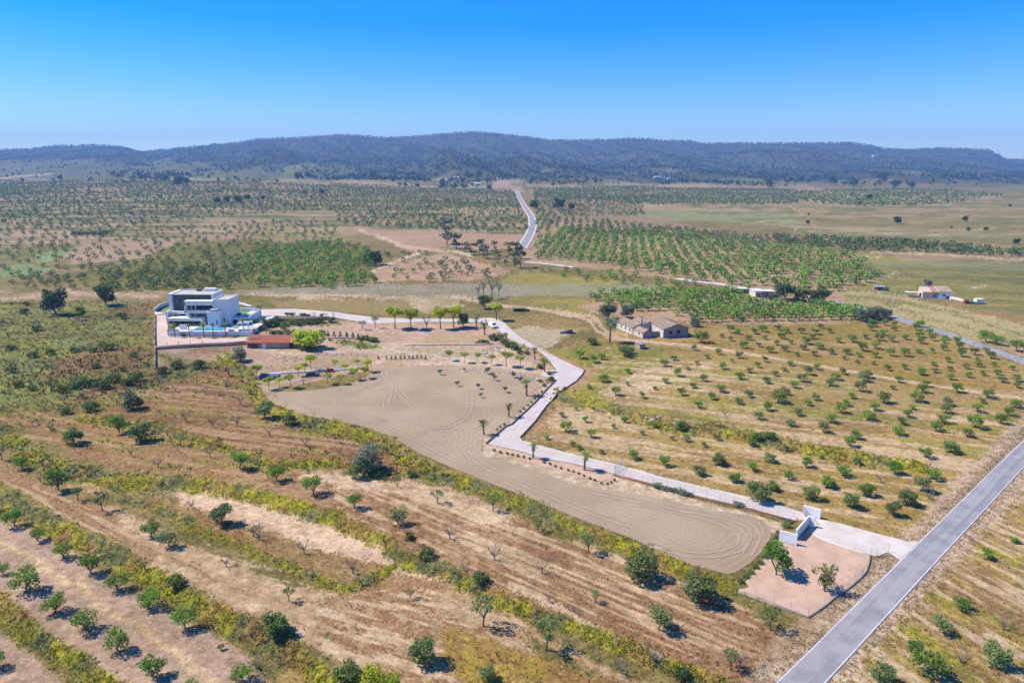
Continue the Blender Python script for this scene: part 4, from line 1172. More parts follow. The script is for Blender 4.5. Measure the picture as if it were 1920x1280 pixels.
ALM += zl([(185,360,80),(210,310,90),(350,300,75),(330,410,80),(455,310,60),(455,360,60),(285,470,90),(250,560,100),(430,480,85),(585,460,80),(700,350,80),(740,320,100),(740,430,90),(750,500,80),(850,400,75),(880,470,70),
 (1020,460,65),(1020,500,70),(1160,500,80),(1190,560,80),(20,470,60),(130,450,60),(1490,490,150),(1620,520,130),(1840,590,150)], 1600, 560, 6)
ALM += [(1188,860,20),(1245,873,20),(1310,890,20),(1128,850,10),(1086,842,12)]
ded = []
for a in ALM:
    if all(math.hypot((a[0] - b_[0]), (a[1] - b_[1]) * 1.6) > 8.5 for b_ in ded): ded.append(a)
ALM = ded
# gridded dense orchard between the small white house and the farmhouse
def grid_trees(P, sx, sy, w_m, ang=0.0, jit=.16, drop=.05, seed=0, offx=0):
    gx, gy, _ = GN(P); r = np.random.default_rng(seed)
    c_, s_ = math.cos(ang), math.sin(ang)
    gu = gx * c_ + gy * s_; gv = -gx * s_ + gy * c_
    uu, vv = np.meshgrid(np.arange(gu.min(), gu.max(), sx), np.arange(gv.min(), gv.max(), sy))
    uu = uu + offx; uu = (uu + r.uniform(-jit, jit, uu.shape) * sx).ravel(); vv = (vv + r.uniform(-jit, jit, vv.shape) * sy).ravel()
    X_ = uu * c_ - vv * s_; Y_ = uu * s_ + vv * c_
    ins = np.zeros(X_.shape, bool); n = len(gx)
    for i in range(n):
        j = (i + 1) % n
        if gy[i] == gy[j]: continue
        ins ^= ((gy[i] > Y_) != (gy[j] > Y_)) & (X_ < (gx[j] - gx[i]) * (Y_ - gy[i]) / (gy[j] - gy[i]) + gx[i])
    ins &= r.uniform(size=ins.shape) > drop
    X_ = X_[ins]; Y_ = Y_[ins]
    return np.stack([X_, Y_, np.full(X_.shape, w_m) * r.uniform(.72, 1.22, X_.shape)], 1)
FAR = []   # (x, y, width m, colour key)
def addfar(P, sx, sy, w_m, col, ang=0, drop=.06, seed=0, jit=.16):
    T = grid_trees(P, sx, sy, w_m, ang, jit, drop, seed)
    FAR.append((T, col))
GRN = (0.16, 0.28, 0.035); MGR = (0.13, 0.19, 0.05); DGR = (0.11, 0.16, 0.045); BRG = (0.19, 0.17, 0.09); OLG = (0.13, 0.155, 0.07)
DENSE = [(1120,568),(1165,552),(1290,546),(1395,549),(1402,567),(1560,575),(1640,590),(1650,604),(1580,604),(1500,605),(1300,604),(1262,590),(1180,583)]
addfar(DENSE, 5.2, 6.8, 4.8, GRN, .1, .05, 1)
addfar([(1060,556),(1160,548),(1240,552),(1290,546),(1180,570),(1100,566)], 7, 10, 3.6, GRN, .1, .25, 2)
addfar([(1010,448),(1060,430),(1290,438),(1480,462),(1600,480),(1650,520),(1560,552),(1440,540),(1300,526),(1150,500),(1000,486)], 8.0, 11.5, 5.6, GRN, -.16, .05, 3)
addfar([(1005,392),(1060,408),(1290,432),(1240,436),(1060,426),(1005,440)], 8.5, 12.0, 4.4, MGR, -.1, .12, 4)
addfar([(1060,425),(1290,430),(1480,452),(1480,468),(1300,450),(1060,438)], 8.0, 11.0, 4.8, BRG, -.1, .1, 5)
addfar([(1430,445),(1600,452),(1760,460),(1930,474),(1930,484),(1760,476),(1600,472),(1470,460)], 7.5, 11, 6.0, DGR, .05, .08, 6, .25)
addfar([(1545,360),(1650,355),(1760,357),(1890,366),(1830,375),(1760,385),(1640,388),(1560,385),(1500,378)], 12, 26, 6.5, MGR, -.35, .03, 7, .08)
addfar([(1000,366),(1200,372),(1210,405),(1060,408),(1005,392)], 9, 13, 4.2, MGR, .2, .25, 8, .3)
addfar([(1000,350),(1200,350),(1480,356),(1540,364),(1480,384),(1240,386),(1000,368)], 9, 13, 4.6, MGR, .1, .2, 9, .35)
addfar([(620,345),(960,345),(975,385),(985,410),(620,400),(600,380)], 9, 14, 4.2, MGR, .35, .2, 10, .25)
addfar([(620,400),(985,410),(990,436),(900,438),(680,427),(640,420)], 9, 15, 5.2, MGR, .1, .25, 11, .3)
addfar([(-60,340),(400,340),(620,348),(600,395),(400,410),(200,430),(-60,430)], 9.5, 13, 4.0, DGR, .2, .22, 12, .5)
addfar([(-60,430),(200,430),(600,412),(640,430),(600,470),(500,480),(400,470),(100,500),(-60,505)], 8, 20, 3.9, MGR, .3, .3, 13, .3)
addfar([(470,470),(640,455),(700,470),(695,508),(600,540),(470,540),(440,500)], 9.5, 9.0, 5.2, GRN, .12, .1, 14, .2)
addfar([(60,500),(260,490),(440,470),(470,500),(440,530),(200,515)], 7.5, 11, 4.0, MGR, .25, .3, 25, .4)
addfar([(180,515),(440,500),(470,543),(300,546),(180,546)], 6.5, 8, 4.2, MGR, .3, .15, 15, .35)
addfar([(560,535),(700,512),(705,532),(640,541),(560,541)], 7, 9, 5.0, GRN, .12, .1, 16, .3)
addfar([(700,515),(830,486),(930,500),(930,518),(830,528),(740,528)], 9, 12, 4.2, MGR, .4, .25, 17, .35)
addfar([(710,470),(820,474),(760,500),(700,500)], 12, 16, 4.6, DGR, .4, .4, 18, .4)
addfar([(1000,505),(1150,508),(1300,532),(1420,545),(1400,552),(1200,538),(1000,516)], 8, 13, 4.2, GRN, .1, .35, 19, .35)
addfar([(-60,500),(180,520),(180,545),(-60,545)], 7, 9, 3.8, MGR, .3, .3, 20, .4)

# size in view, largest 300 almonds individually
for T, col in FAR:
    if col is GRN:
        pass
rec = []
for (a, b_, w_) in ALM: rec.append((w_, a, b_))
rec.sort(reverse=True)
IND = [r_ for r_ in rec[:300]]
REST = [r_ for r_ in rec[300:]]
for (w_, a, b_) in IND:
    young = w_ < 15 and a < 1420 and b_ > 755
    nm = 'almond_tree'
    hsc = .95 + .12 * math.sin(a * 3.1 + b_)
    place('almond' if b_ < 830 or a < 520 else 'bushy' if (int(a + b_) % 3 and a > 1300) else 'almond', a, b_, w_ * (1.0 if a < 520 else 1.2), (M_BARK, M_ALM if (int(a * 3 + b_) % 5) else M_ALM2), nm, None, 'tree', None, hs=hsc * (.95 if a > 600 else 1))
# rest and all far orchards as one mass
def blob_mesh(T, cols, nq, szk, r, hk=.8):
    """T: x y w ; a tuft of nq leaf quads per tree plus a trunk"""
    n = len(T)
    z0 = height(T[:, 0], T[:, 1])
    d = r.normal(size=(n, nq, 3)); d /= np.linalg.norm(d, axis=2)[:, :, None]
    d *= (r.uniform(.45, 1, (n, nq)) ** .5)[:, :, None]
    w_ = T[:, 2][:, None, None]
    C = np.stack([T[:, 0], T[:, 1], z0], 1)[:, None, :] + d * w_ * np.array([.5, .5, .36 * hk / .8]) + np.array([0, 0, 1.0]) * w_ * .52 * hk / .8
    C = C.reshape(-1, 3)
    V, F = leaf_quads(C, 1.0, r, up=.5)
    s = np.repeat((T[:, 2] * szk)[:, None], nq, 1).ravel() * r.uniform(.7, 1.3, n * nq)
    Vc = np.repeat(C, 4, 0); V = Vc + (V - Vc) * np.repeat(s, 4)[:, None]
    tone = np.repeat(r.uniform(.75, 1.3, n), nq) * r.uniform(.85, 1.15, n * nq)
    hue = np.repeat(r.normal(0, .06, n), nq)
    c_ = np.repeat(cols, nq, 0) * tone[:, None]; c_[:, 0] *= 1 + hue * 2
    # trunks
    tw = T[:, 2] * .035
    B = np.stack([T[:, 0], T[:, 1], z0 - .2], 1); Hh = T[:, 2] * .5
    o = np.array([[1, 0], [-.5, .87], [-.5, -.87]])
    tv = []; 
    for k in range(3):
        tv.append(B + np.stack([o[k, 0] * tw, o[k, 1] * tw, 0 * tw], 1))
    for k in range(3):
        tv.append(B + np.stack([o[k, 0] * tw * .6, o[k, 1] * tw * .6, Hh], 1))
    TV = np.stack(tv, 1).reshape(-1, 3); base = np.arange(n)[:, None] * 6
    TF = np.concatenate([base + np.array([0, 1, 4, 3]), base + np.array([1, 2, 5, 4]), base + np.array([2, 0, 3, 5])], 0)
    VV = np.concatenate([V, TV]); FF = np.concatenate([F, TF + len(V)])
    CC = np.concatenate([np.repeat(c_, 4, 0), np.tile(np.array([[.14, .11, .09]]), (len(TV), 1))])
    return VV, FF, CC
M_FAR = attrmat('far_foliage', .7, .2)
parts_ = []
if REST:
    T = []
    for (w_, a, b_) in REST:
        g = G(a, b_); T.append((g[0], g[1], w_ * mpp(g[1], g[2])))
    T = np.array(T); parts_.append(blob_mesh(T, np.tile(np.array(GRN), (len(T), 1)), 60, .14, rng))
for T, col in FAR:
    ym = T[:, 1]
    nq = 90 if ym.mean() < 420 else 54 if ym.mean() < 700 else 20 if ym.mean() < 1300 else 12
    szk = .105 if nq > 80 else .13 if nq > 40 else .2 if nq > 15 else .26
    parts_.append(blob_mesh(T, np.tile(np.array(col), (len(T), 1)), nq, szk, rng))
def merge(parts_):
    V = []; F = []; C = []; n = 0
    for v, f, c_ in parts_:
        V.append(v); F.append(f + n); C.append(c_); n += len(v)
    return np.concatenate(V), np.concatenate(F), np.concatenate(C)
V, F, C = merge(parts_)
o = link('orchard_trees', np_mesh('orchard_trees', V, F, {'ca': C}), M_FAR)
tag(o, 'rows of small green almond trees covering the distant orchards of the plain', 'orchard', kind='stuff')
NT_FAR = len(F)

# ------------------------------------------------------------------ pine woods on the hills
r = np.random.default_rng(5)
N = 60000
yy = 1800 + (5650 - 1800) * r.uniform(0, 1, N) ** .8
uu = r.uniform(-.9, .9, N)
xx = uu * (yy * CT + CAM_H * ST)
pxx = 960 + FPX * uu
dens = np.where(yy > 2750, .85, .0)
cl = fbm(xx / 130, yy / 160, 111, 3)
dens = np.maximum(dens, sstep(.47, .54, cl) * .95 * sstep(1950, 2300, yy + (pxx < 900) * 250))
dens = np.where((fbm(xx / 420, yy / 130, 77, 3) > .62) & (yy < 3300), dens * .3, dens)
pyy = project(xx, yy, height(xx, yy))[1]
fl_ = (sstep(298, 303, pyy + (fbm(xx / 120, yy / 260, 79, 3) - .5) * 14) * sstep(520, 300, pxx)); fl_ = np.maximum(fl_, sstep(306, 312, pyy + (fbm(xx / 150, yy / 260, 80, 3) - .5) * 16) * sstep(760, 560, pxx))
dens = dens * (1 - fl_ * np.where((cl > .56) & (pxx > 210), .1, .93))
dens = np.where((pxx > 1500) & (yy < 2900), dens * .5, dens)
k = r.uniform(size=N) < dens * .5
xx = xx[k]; yy = yy[k]
T = np.stack([xx, yy, r.uniform(8, 14, len(xx))], 1)
cols = np.tile(np.array([0.035, 0.065, 0.025]), (len(T), 1))
V, F, C = blob_mesh(T, cols, 5, .42, r, 1.0)
# crest line trees
xr = np.linspace(-5200, 5200, 1500); yr = np.full(1500, RIDGE_D - 20) + r.uniform(-60, 60, 1500)
T2 = np.stack([xr + r.uniform(-3, 3, 1500), yr, r.uniform(7, 12, 1500)], 1)
V2, F2, C2 = blob_mesh(T2, np.tile(np.array([0.05, 0.08, 0.032]), (1500, 1)), 6, .42, r, 1.0)
V, F, C = merge([(V, F, C), (V2, F2, C2)])
o = link('pine_forest', np_mesh('pine_forest', V, F, {'ca': C}), M_FAR)
tag(o, 'dark pine forest covering the foothills and the long mountain ridge', 'forest', kind='stuff')
print('forest trees', len(T), 'faces', len(F), 'far faces', NT_FAR)

# ------------------------------------------------------------------ named trees of the foreground and middle
def many(L, *a, **k):
    for q in L: place(a[0], q[0], q[1], q[2], *a[1:], **k)
many([(139,831,38),(266,826,42),(415,981,42),(1200,1085,62),(1312,1125,66),(497,783,34),(543,795,28)], 'bushy', (M_BARK, M_ALM2), 'round_tree', 'rounded dense green tree', 'tree', None, hs=.9)
many([(224,811,37),(451,880,38),(41,879,28),(110,919,44),(284,1006,34),(518.5,900.5,34),(587.6,926,40),(665,952,32)], 'almond', (M_BARK, M_ALM), 'field_tree', 'fresh green tree', 'tree', None, hs=1.1)
many([(1236,1181,50),(747,983,36),(316,1024,36)], 'almond', (M_BARK, M_ALM2), 'field_tree', 'pale green tree', 'tree', None, hs=1.05)
many([(147,937,26),(192,957,38),(820.5,942.5,28),(925,957,34),(1008,996,28),(1103,1037,40),(541.5,1127,30),(770,1122,20),(1116,1130,24),(1444,1181,46),(906,1173,58),(1025,1218,60),(1370,1256,40),(4,862,30),(339,835,24)],
     'sparse', (M_BARK, M_ALM2), 'thin_tree', 'thinly leaved tree', 'tree', None, hs=1.1)
many([(792,1241,50),(914,1275,30),(667.5,896,30)], 'bushy', (M_BARK, M_ALM2), 'leaning_tree', 'tall narrow green tree', 'tree', None, hs=1.15)
many([(688,884,56),(250,766,38),(451,677,28)], 'olive', (M_BARK, M_OLV), 'olive_tree', 'grey-green olive tree', 'tree', None, hs=1.0)
place('bushy', 1455, 1077, 52, (M_BARK, M_ALM), 'yard_tree', None, 'tree', None, hs=1.25, label='dense dark green tree on the pink gravel below the white wall')
place('sparse', 1546, 1108, 52, (M_BARK, M_BRNL), 'yard_tree', None, 'tree', None, hs=1.15, idx=1, label='brownish thin tree on the pink gravel nearest the road fence')
place('almond', 1546, 1109, 30, (M_BARK, M_BRNL), 'yard_tree', None, 'tree', None, hs=1.6, idx=2, label='tall brown leaved shoot in the middle of the roadside gravel yard')
many([(654,1283,55),(516,1188,52)], 'bushy', (M_BARK, M_SHR), 'big_shrub', 'large dark green shrub', 'shrub', None, hs=.9)
many([(692,1285,48),(731,1292,42)], 'bushy', (M_BARK, M_LIME), 'big_shrub', 'bright yellow-green shrub', 'shrub', None, hs=.85)
BARE = [(60,799,16),(95,809,20),(170,840,14),(247,855,20),(297,876,24),(394,858,26),(349,791,24),(446,799,22),(360,952,20),(475,1005,32),(425,1062,26),(506,818,22),(573,837,24),(636,853,24),(746,914,18),(843.6,1010,36),(927.5,1049.5,38),
        (486,1012,34),(570,1037,32),(662,1075,38),(928,1050,10),(1016,1075,36),(666,1180,18),(1272,1187,34),(30,690,20),(60,698,16),(100,733,22),(155,748,18),(250,715,16),(300,720,20),(120,757,22),(320,940,14),(1388,1250,34),
        (400,800,22),(330,735,20),(452,760,22),(430,705,24),(190,790,8),(1165,1262,40),(77,905,22),(272,1070,30),(385,740,18),(210,752,16),(425,728,18)]
ded = []
for a in BARE:
    if all(math.hypot(a[0] - b_[0], a[1] - b_[1]) > 7 for b_ in ded): ded.append(a)
many(ded, 'bare', (M_BARKG,), 'bare_tree', 'leafless grey tree', 'tree', None, nominal=3.9)
many([(897,558,13),(906.5,554,16),(922,560,20),(935,556,16)], 'tallbare', (M_BARKG,), 'burnt_tree', 'tall leafless dark tree', 'tree', None, nominal=5.2)
many([(800,1042,32),(773,892,20),(768,1010,22),(900,1092,34),(330,1098,36),(1275,1270,34),(1277,803,26),(1418,825,26),(1443,822,22),(192,728,30),(165,724,26),(142,728,24),(120,735,22),(255,714,28),(240,722,26),(95,664,18),(250,668,16),(22,698,20),(70,620,20),(45,588,18),(150,585,18),(230,597,20),(20,655,16),(180,690,18),(900,1092,10),(50,573,14),(62,670,20),(140,660,18),
      (150,720,26),(215,715,28),(180,722,24),(35,725,20),(62,732,16),(230,695,14),(205,655,24),(175,660,14),(330,690,24),(305,700,22),(375,690,26),(170,770,30),(125,775,24),(1180,662,20),(1110,645,22)],
     'shrub', (M_BARK, M_SHR), 'shrub', 'dark green shrub', 'shrub', None, nominal=4.0, hs=1.0)
many([(870,1070,28),(678,1097,36),(1395,818,16),(1358,780,18),(1260,788,14),(1080,1150,20),(1030,1128,22),(480,1252,40),(1225,1240,44),(700,848,30),(727,850,30),(1740,935,30),(1650,905,30),(1880,1180,40),(1800,1240,36)],
     'bare', (M_BARKG,), 'grey_shrub', 'dry grey shrub', 'shrub', None, nominal=3.6, hs=.75)
many([(1030,628,20),(1042,634,16)], 'shrub', (M_BARK, M_SHR), 'shrub', 'green shrub', 'shrub', None) if False else None
place('pine', 105, 590, 44, (M_BARK, M_PINE), 'pine_tree', None, 'tree', None, hs=1.15, label='big dark pine in the scrub, left of the two pines beyond the villa')
place('pine', 200, 573, 34, (M_BARK, M_SHR), 'pine_tree', None, 'tree', None, hs=1.25, label='round green pine in the scrub, nearer to the villa')
# trees around the farmhouse and small houses
place('pine', 1138, 599, 36, (M_BARK, M_PINE), 'pine_tree', None, 'tree', None, hs=.85, label='large dark tree behind the date palm, left of the farmhouse')
place('pine', 1176, 596, 28, (M_BARK, M_OLV), 'round_tree', None, 'tree', None, hs=.95, label='round grey-green tree right behind the farmhouse roofs')
place('olive', 1302, 612, 20, (M_BARK, M_OLV), 'olive_tree', None, 'tree', None, label='small silvery olive tree right of the blue shaded barn gable')
place('pine', 1472, 562, 44, (M_BARK, M_PINE), 'pine_tree', None, 'tree', None, hs=.75, label='big dark pine just right of the small white house')
place('pine', 1504, 565, 32, (M_BARK, M_ALM2), 'round_tree', None, 'tree', None, hs=.8, label='middle of the three dark trees right of the small white house')
place('pine', 1536, 569, 38, (M_BARK, M_PINE), 'pine_tree', None, 'tree', None, hs=.75, label='rightmost of the three dark trees right of the small white house')
place('olive', 1447, 562, 20, (M_BARK, M_OLV), 'olive_tree', None, 'tree', None, hs=.7, label='low grey-green tree in front of the small white house')
many([(1620,604,26),(1634,600,26),(1650,598,24),(1664,596,18),(1610,600,22)], 'olive', (M_BARK, M_OLV), 'olive_tree', 'blue-green olive', 'tree', None, hs=1.1)
place('olive', 1739, 537, 16, (M_BARKG, M_GREY), 'grey_tree', None, 'tree', None, label='round grey tree behind the pink and white house')
place('bushy', 1724, 545, 12, (M_BARK, M_ALM), 'green_tree', None, 'tree', None, label='small green tree left behind the pink and white house')
place('pine', 1662, 546, 9, (M_BARKG, M_GREY), 'grey_tree', None, 'tree', None, label='little dark tree beside the grey field shelter')
place('bushy', 908, 578, 27, (M_BARK, M_SHR), 'round_tree', None, 'tree', None, hs=.9, label='dark green bushy tree in front of the burnt trees')
place('bushy', 869, 613, 22, (M_BARK, M_SHR), 'round_tree', None, 'tree', None, hs=1.4, label='dark green tree at the right end of the lime tree row')
place('datepalm', 1143.3, 641.7, 33, (M_BARKP, M_DATE), 'date_palm', None, 'palm', None, nominal=7.0, label='tall date palm with drooping fronds in front of the farmhouse')
many([(705,497,27),(690,490,15),(688,498,14)], 'pine', (M_BARK, M_PINE), 'pine_tree', 'dark round tree', 'tree', None, hs=1.0)
many([(1001,392,18),(1048,393,24),(1072,394,14),(1682,420,15),(408,382,14),(426,380,13),(446,381,16),(463,377,13),(494,375,9),(603,364,11),(572,364,8),(917,356,11),(1514,420,8),(1516,404,5),(1610,385,9),(1629,375,12),(1893,388,6),
      (1809,415,11),(1815,433,8),(1848,433,8),(1783,428,5),(1905,458,12),(877,342,14),(898,342,14),(912,345,10),(560,338,16),(577,336,12),(700,333,16),(715,330,10),(336,350,20),(350,346,14),(310,340,12),(1708,353,14),(1560,347,20),
      (1440,340,14),(1600,348,18),(1650,348,22),(1678,350,18),(1500,342,14),(640,326,14),(760,318,16),(850,320,18),(960,328,22),(1050,320,16),(1150,322,14)],
     'pine', (M_BARK, M_PINE), 'pine_tree', 'dark lone tree', 'tree', None, hs=.95)
# eucalyptus group by the far road
for q in [(838,458,30,1.5,M_OLV),(856,466,22,1.1,M_PINE),(873,473,12,1.4,M_OLV),(884,478,20,1.0,M_BRNL),(899,476,20,1.3,M_BRNL),(906,484,16,1.5,M_OLV),(912,486,12,2.0,M_GREY),(927,480,15,1.7,M_BRNL),(933,492,15,1.3,M_BRNL),
          (948,497,12,1.4,M_GREY),(955,476,20,1.0,M_BRNL),(964,485,22,1.3,M_BRNL),(976,501,20,1.9,M_PINE),(966,503,13,2.2,M_OLV)]:
    place('euc', q[0], q[1], q[2] * 1.1, (M_BARKG, q[4]), 'eucalyptus_tree', 'tall loose tree', 'tree', None, nominal=3.6, hs=q[3] * .6)
# lime green acacias along the upper drive
LIME_UP = [(740.6,616,36,M_LIME,'first (leftmost)'),(770.7,617,32,M_LIME,'second'),(826,616,34,M_LIME,'third'),(851,614,36,M_LIME,'fourth'),(930.6,601,28,M_LIME,'rightmost')]
for a, b_, w_, m_, od in LIME_UP:
    place('acacia', a, b_, w_, (M_BARK, m_), 'acacia_tree', None, 'tree', 'lime green trees along the upper driveway', hs=1.0, label='%s lime green tree of the row beside the upper driveway' % od)
place('bare', 800, 617, 20, (M_BARKG,), 'bare_tree', None, 'tree', None, nominal=3.9, hs=1.7, label='bare grey tree in the gap of the lime tree row')
place('sparse', 894, 605, 18, (M_BARKG, M_YEL), 'acacia_tree', None, 'tree', None, hs=1.3, label='half bare yellow-green tree left of the parked van')
place('sparse', 679.8, 618.4, 20, (M_BARKG, M_OLV), 'garden_tree', None, 'tree', None, hs=1.0, label='left grey-green thin tree below the upper driveway')
place('sparse', 704, 615, 17, (M_BARKG, M_OLV), 'garden_tree', None, 'tree', None, hs=1.5, label='right grey-green thin tree below the upper driveway')
place('bushy', 578, 654, 58, (M_BARK, M_LIME), 'acacia_tree', None, 'tree', None, hs=.72, label='large glowing yellow-green tree at the end of the red roofed building', idx=0)
place('shrub', 578, 656, 34, (M_BARK, M_SHR), 'shrub', None, 'shrub', None, hs=.9, label='dark shrub under the large yellow-green tree')
many([(843,676,13),(896,679.5,13),(922,684,14),(871.6,680,14),(949.5,687.5,21),(976,691,18)], 'lime', (M_BARK, M_YEL), 'young_tree', 'pale yellow young tree', 'tree', 'young trees along the lower yard track', nominal=3.2, hs=.85)
many([(482.5,711,19),(504.4,730.6,17),(524,726,13),(544.9,726.8,18),(583,694,20),(572,700,14),(628,691,12),(639.6,720,13),(647.6,699,12),(670,690,12),(663,712.5,16),(689.9,697.4,16),(684,709.5,15),(614.6,720,15),(560,705,13)],
     'lime', (M_BARK, M_LIME), 'young_tree', 'yellow-green young tree', 'tree', 'young trees round the parked vehicles', nominal=3.1, hs=.85)
many([(569,722,12),(600,706,12),(834,700,8)][:2], 'bare', (M_BARKG,), 'bare_tree', 'thin bare tree', 'tree', None, nominal=3.9, hs=1.4)
many([(825.7,702.2,11),(870.7,696.6,8),(914,701,14),(926.4,714,13),(962.7,707.9,12),(858,723.9,11),(897.5,729.5,12),(948,736,13),(901.7,745,10),(976,717,12)], 'topiary', (M_BARK, M_OLV), 'clipped_olive', 'clipped olive tree with round heads', 'tree', 'clipped olives in the ploughed field', nominal=3.9, hs=1.1)
many([(987.4,742,21),(954,781.5,18),(907,814.7,20),(999.5,859,20),(1095.8,881,25),(1002.7,674,15),(1021,697,16),(908.8,628,15),(948.5,642,12),(892.9,614,13)], 'palm', (M_BARKP, M_PALM, M_DEAD), 'fan_palm', 'fan palm', 'palm', 'fan palms along the driveway', nominal=3.1, hs=.92)
many([(337,607,9),(331,613,9),(328.7,632,9),(356,633,9),(362.3,616,10),(365.8,610,9),(383,633,10),(400.4,631,9),(423.7,630.5,9),(427.7,606,10),(457.3,625.5,10)], 'tallpalm', (M_BARKP, M_PALM, M_DEAD), 'tall_palm', 'slender tall palm', 'palm', 'tall palms round the villa pool', nominal=2.6, hs=.92)
place('palm', 487, 598, 22, (M_BARKP, M_PALM, M_DEAD), 'fan_palm', None, 'palm', None, nominal=3.9, label='wide bushy palm at the right end of the villa garden')
many([(475,640,10),(500,626,8),(477,626,8)], 'palm', (M_BARKP, M_PALM, M_DEAD), 'fan_palm', 'small fan palm', 'palm', None, nominal=3.9)
# garden shrubs and conical hedge plants
many([(a, b_, 8) for a, b_ in [(615.5,633),(627,633),(638.5,633),(650.5,633.5),(662,635),(672,637)]] + [(a, b_, 5) for a, b_ in [(709.5,673),(724.6,674),(734,674),(741.5,673),(751,673),(758.6,672.5),(767.4,672.5),(774.7,672.5),(782,672),(790,672),(798,673.5)]],
     'cone', (M_BARK, M_SHR), 'conical_shrub', 'narrow conical shrub', 'shrub', 'conical shrubs along the yard terraces', nominal=3.4, hs=.9)
many([(481,611,24),(503,612,28),(494,618,16),(519,610,16),(534,612,18),(548,608,18),(561,610,16),(575,607,18),(588,607,18),(602,605,18),(620,604,20),(512,626,15),(524,626,15),(538,626,17),(551,625,14),(604,627,16),(684,637,16),(692,639,16),(701,641,18),(590,628,14),(532,617,12),(924,637,20),(938,636,22),(944,644,18),(912,644,13),(903,644,14),
      (895,645,10),(952,650,20),(965,655,20),(975,663,14),(988,664,12),(1012,690,16),(1030,702,12),(1034,713,14),(1012,716,10),(1020,724,9),(343,630,9),(448,630,6)], 'shrub', (M_BARK, M_SHR), 'garden_shrub', 'green garden shrub', 'shrub', None, hs=.9)
many([(519,603,11),(540,598,13),(549,598,12),(569,600,13),(578,599,11),(604,599,11)], 'acacia', (M_BARK, M_OLV), 'umbrella_tree', 'small flat topped tree', 'tree', 'umbrella trees on the garden wall', hs=.85)
many([(590,597,10),(626,597,10),(612,596,8)], 'bare', (M_BARKG,), 'bare_tree', 'thin bare garden tree', 'tree', None, nominal=3.9, hs=1.5)
# shrubs in the hedge between ploughed field and yard, and at the driveway fence
many([(1388,1092,14),(1398,1082,13),(1408,1074,14),(1416,1064,14),(1425,1056,14),(1434,1045,15),(1444,1036,14),(1450,1022,18),(1456,1010,16),(1462,1000,14),(1473,988,18),(1478,980,14)], 'shrub', (M_BARK, M_ALM2), 'hedge_shrub', 'brownish green hedge shrub', 'shrub', 'hedge shrubs beside the gravel yard', hs=.95)
many([(1232,913,22),(1248,918,18),(1262,920,18),(1278,924,22),(1290,928,20),(1384,948,22)], 'shrub', (M_BARKG, M_OLV), 'fence_shrub', 'grey-green creeper bush', 'shrub', 'bushes on the driveway fence', hs=.6)
VP = [(927,845),(938,849),(951,851),(961,853.5),(971,856),(982,858),(993,861),(1020,868),(1031,871),(1041,875),(1052,879),(1065,882.5),(1075,885),(1085,889),(1095,893),(1106,898),(1115,901),(1127,907),(1139,908),(1146,905),(1152,901)]
many([(a, b_, 6) for a, b_ in VP], 'shrub', (M_BARK, M_SHR), 'little_shrub', 'tiny shrub on the verge', 'shrub', 'tiny shrubs along the gravel verge', hs=1.3)
VP2 = [(932,806),(938,801),(946,797),(975,772),(982,767),(990,761),(996,755),(1003,748),(1010,742),(1016,736)]
many([(a, b_, 5) for a, b_ in VP2], 'shrub', (M_BARK, M_SHR), 'little_shrub', 'tiny shrub at the dark kerb', 'shrub', 'tiny shrubs along the dark kerb', hs=1.3)
many([(835,592,0)][:0], 'shrub', (M_BARK, M_SHR), 'shrub', '', 'shrub', None)
# hedge at y 440 (left plain) 
many([(140,441,14),(152,441,14),(165,441,14),(178,440,14),(190,440,14),(200,439,14)], 'shrub', (M_BARK, M_PINE), 'hedge_shrub', 'dark hedge plant', 'shrub', 'hedge in the far left fields', hs=.8)

# ------------------------------------------------------------------ tussocks on banks and scrub
M_TUFT = attrmat('grass_tussocks', .85, .25)
r = np.random.default_rng(9)
def scatter(n, ymin, ymax, thr, size, nq, seedv, hh=.5, use_lump=True, tint=(1, 1, 1), dark=.9):
    pxs = r.uniform(-60, 1980, n); pys = r.uniform(ymin, ymax, n)
    X_, Y_ = flat(pxs, pys)
    vv = sample_grid(lump if use_lump else veg, X_, Y_)
    k = (vv > thr) & (r.uniform(size=n) < np.clip(vv, 0, 1))
    pj, qj = project(X_, Y_, height(X_, Y_))
    for PP in (FIELD, DRIVE_A, DRIVE_B, DRIVE_C, YARD, VERGE) + (() if use_lump else (P_ORCH1,)): k[inpoly(PP, pj, qj)] = False
    k &= ~on_road(X_, Y_, .6)
    X_ = X_[k]; Y_ = Y_[k]
    cc = np.stack([sample_grid(ca[:, i] if 1 else 0, X_, Y_) for i in range(3)], 1)
    c2_ = np.stack([sample_grid(cb[:, i], X_, Y_) for i in range(3)], 1)
    t = r.uniform(0, 1, (len(X_), 1)); cc = cc * t + c2_ * (1 - t)
    cc = cc * r.uniform(.65, 1.2, (len(X_), 1)) * dark * np.array(tint)
    z_ = height(X_, Y_)
    s = size * r.uniform(.5, 1.4, len(X_)) * (1 + .5 * (Y_ > 200))
    d = r.normal(size=(len(X_), nq, 3)); d[:, :, 2] = np.abs(d[:, :, 2]) * .9
    C_ = np.stack([X_, Y_, z_ + .1], 1)[:, None, :] + d * s[:, None, None] * np.array([.45, .45, hh])
    C_ = C_.reshape(-1, 3)
    V, F = leaf_quads(C_, 1.0, r, up=.1)
    sq = np.repeat(s * .42, nq); Vc = np.repeat(C_, 4, 0); V = Vc + (V - Vc) * np.repeat(sq, 4)[:, None]
    return V, F, np.repeat(np.repeat(cc, nq, 0), 4, 0)
A = scatter(105000, 780, 1290, .25, .27, 5, 1, dark=1.3, hh=.26)
B = scatter(30000, 560, 900, .6, .55, 4, 2, use_lump=False, dark=.95)
C3 = scatter(30000, 760, 1290, .35, .25, 4, 3, use_lump=False, dark=.95)
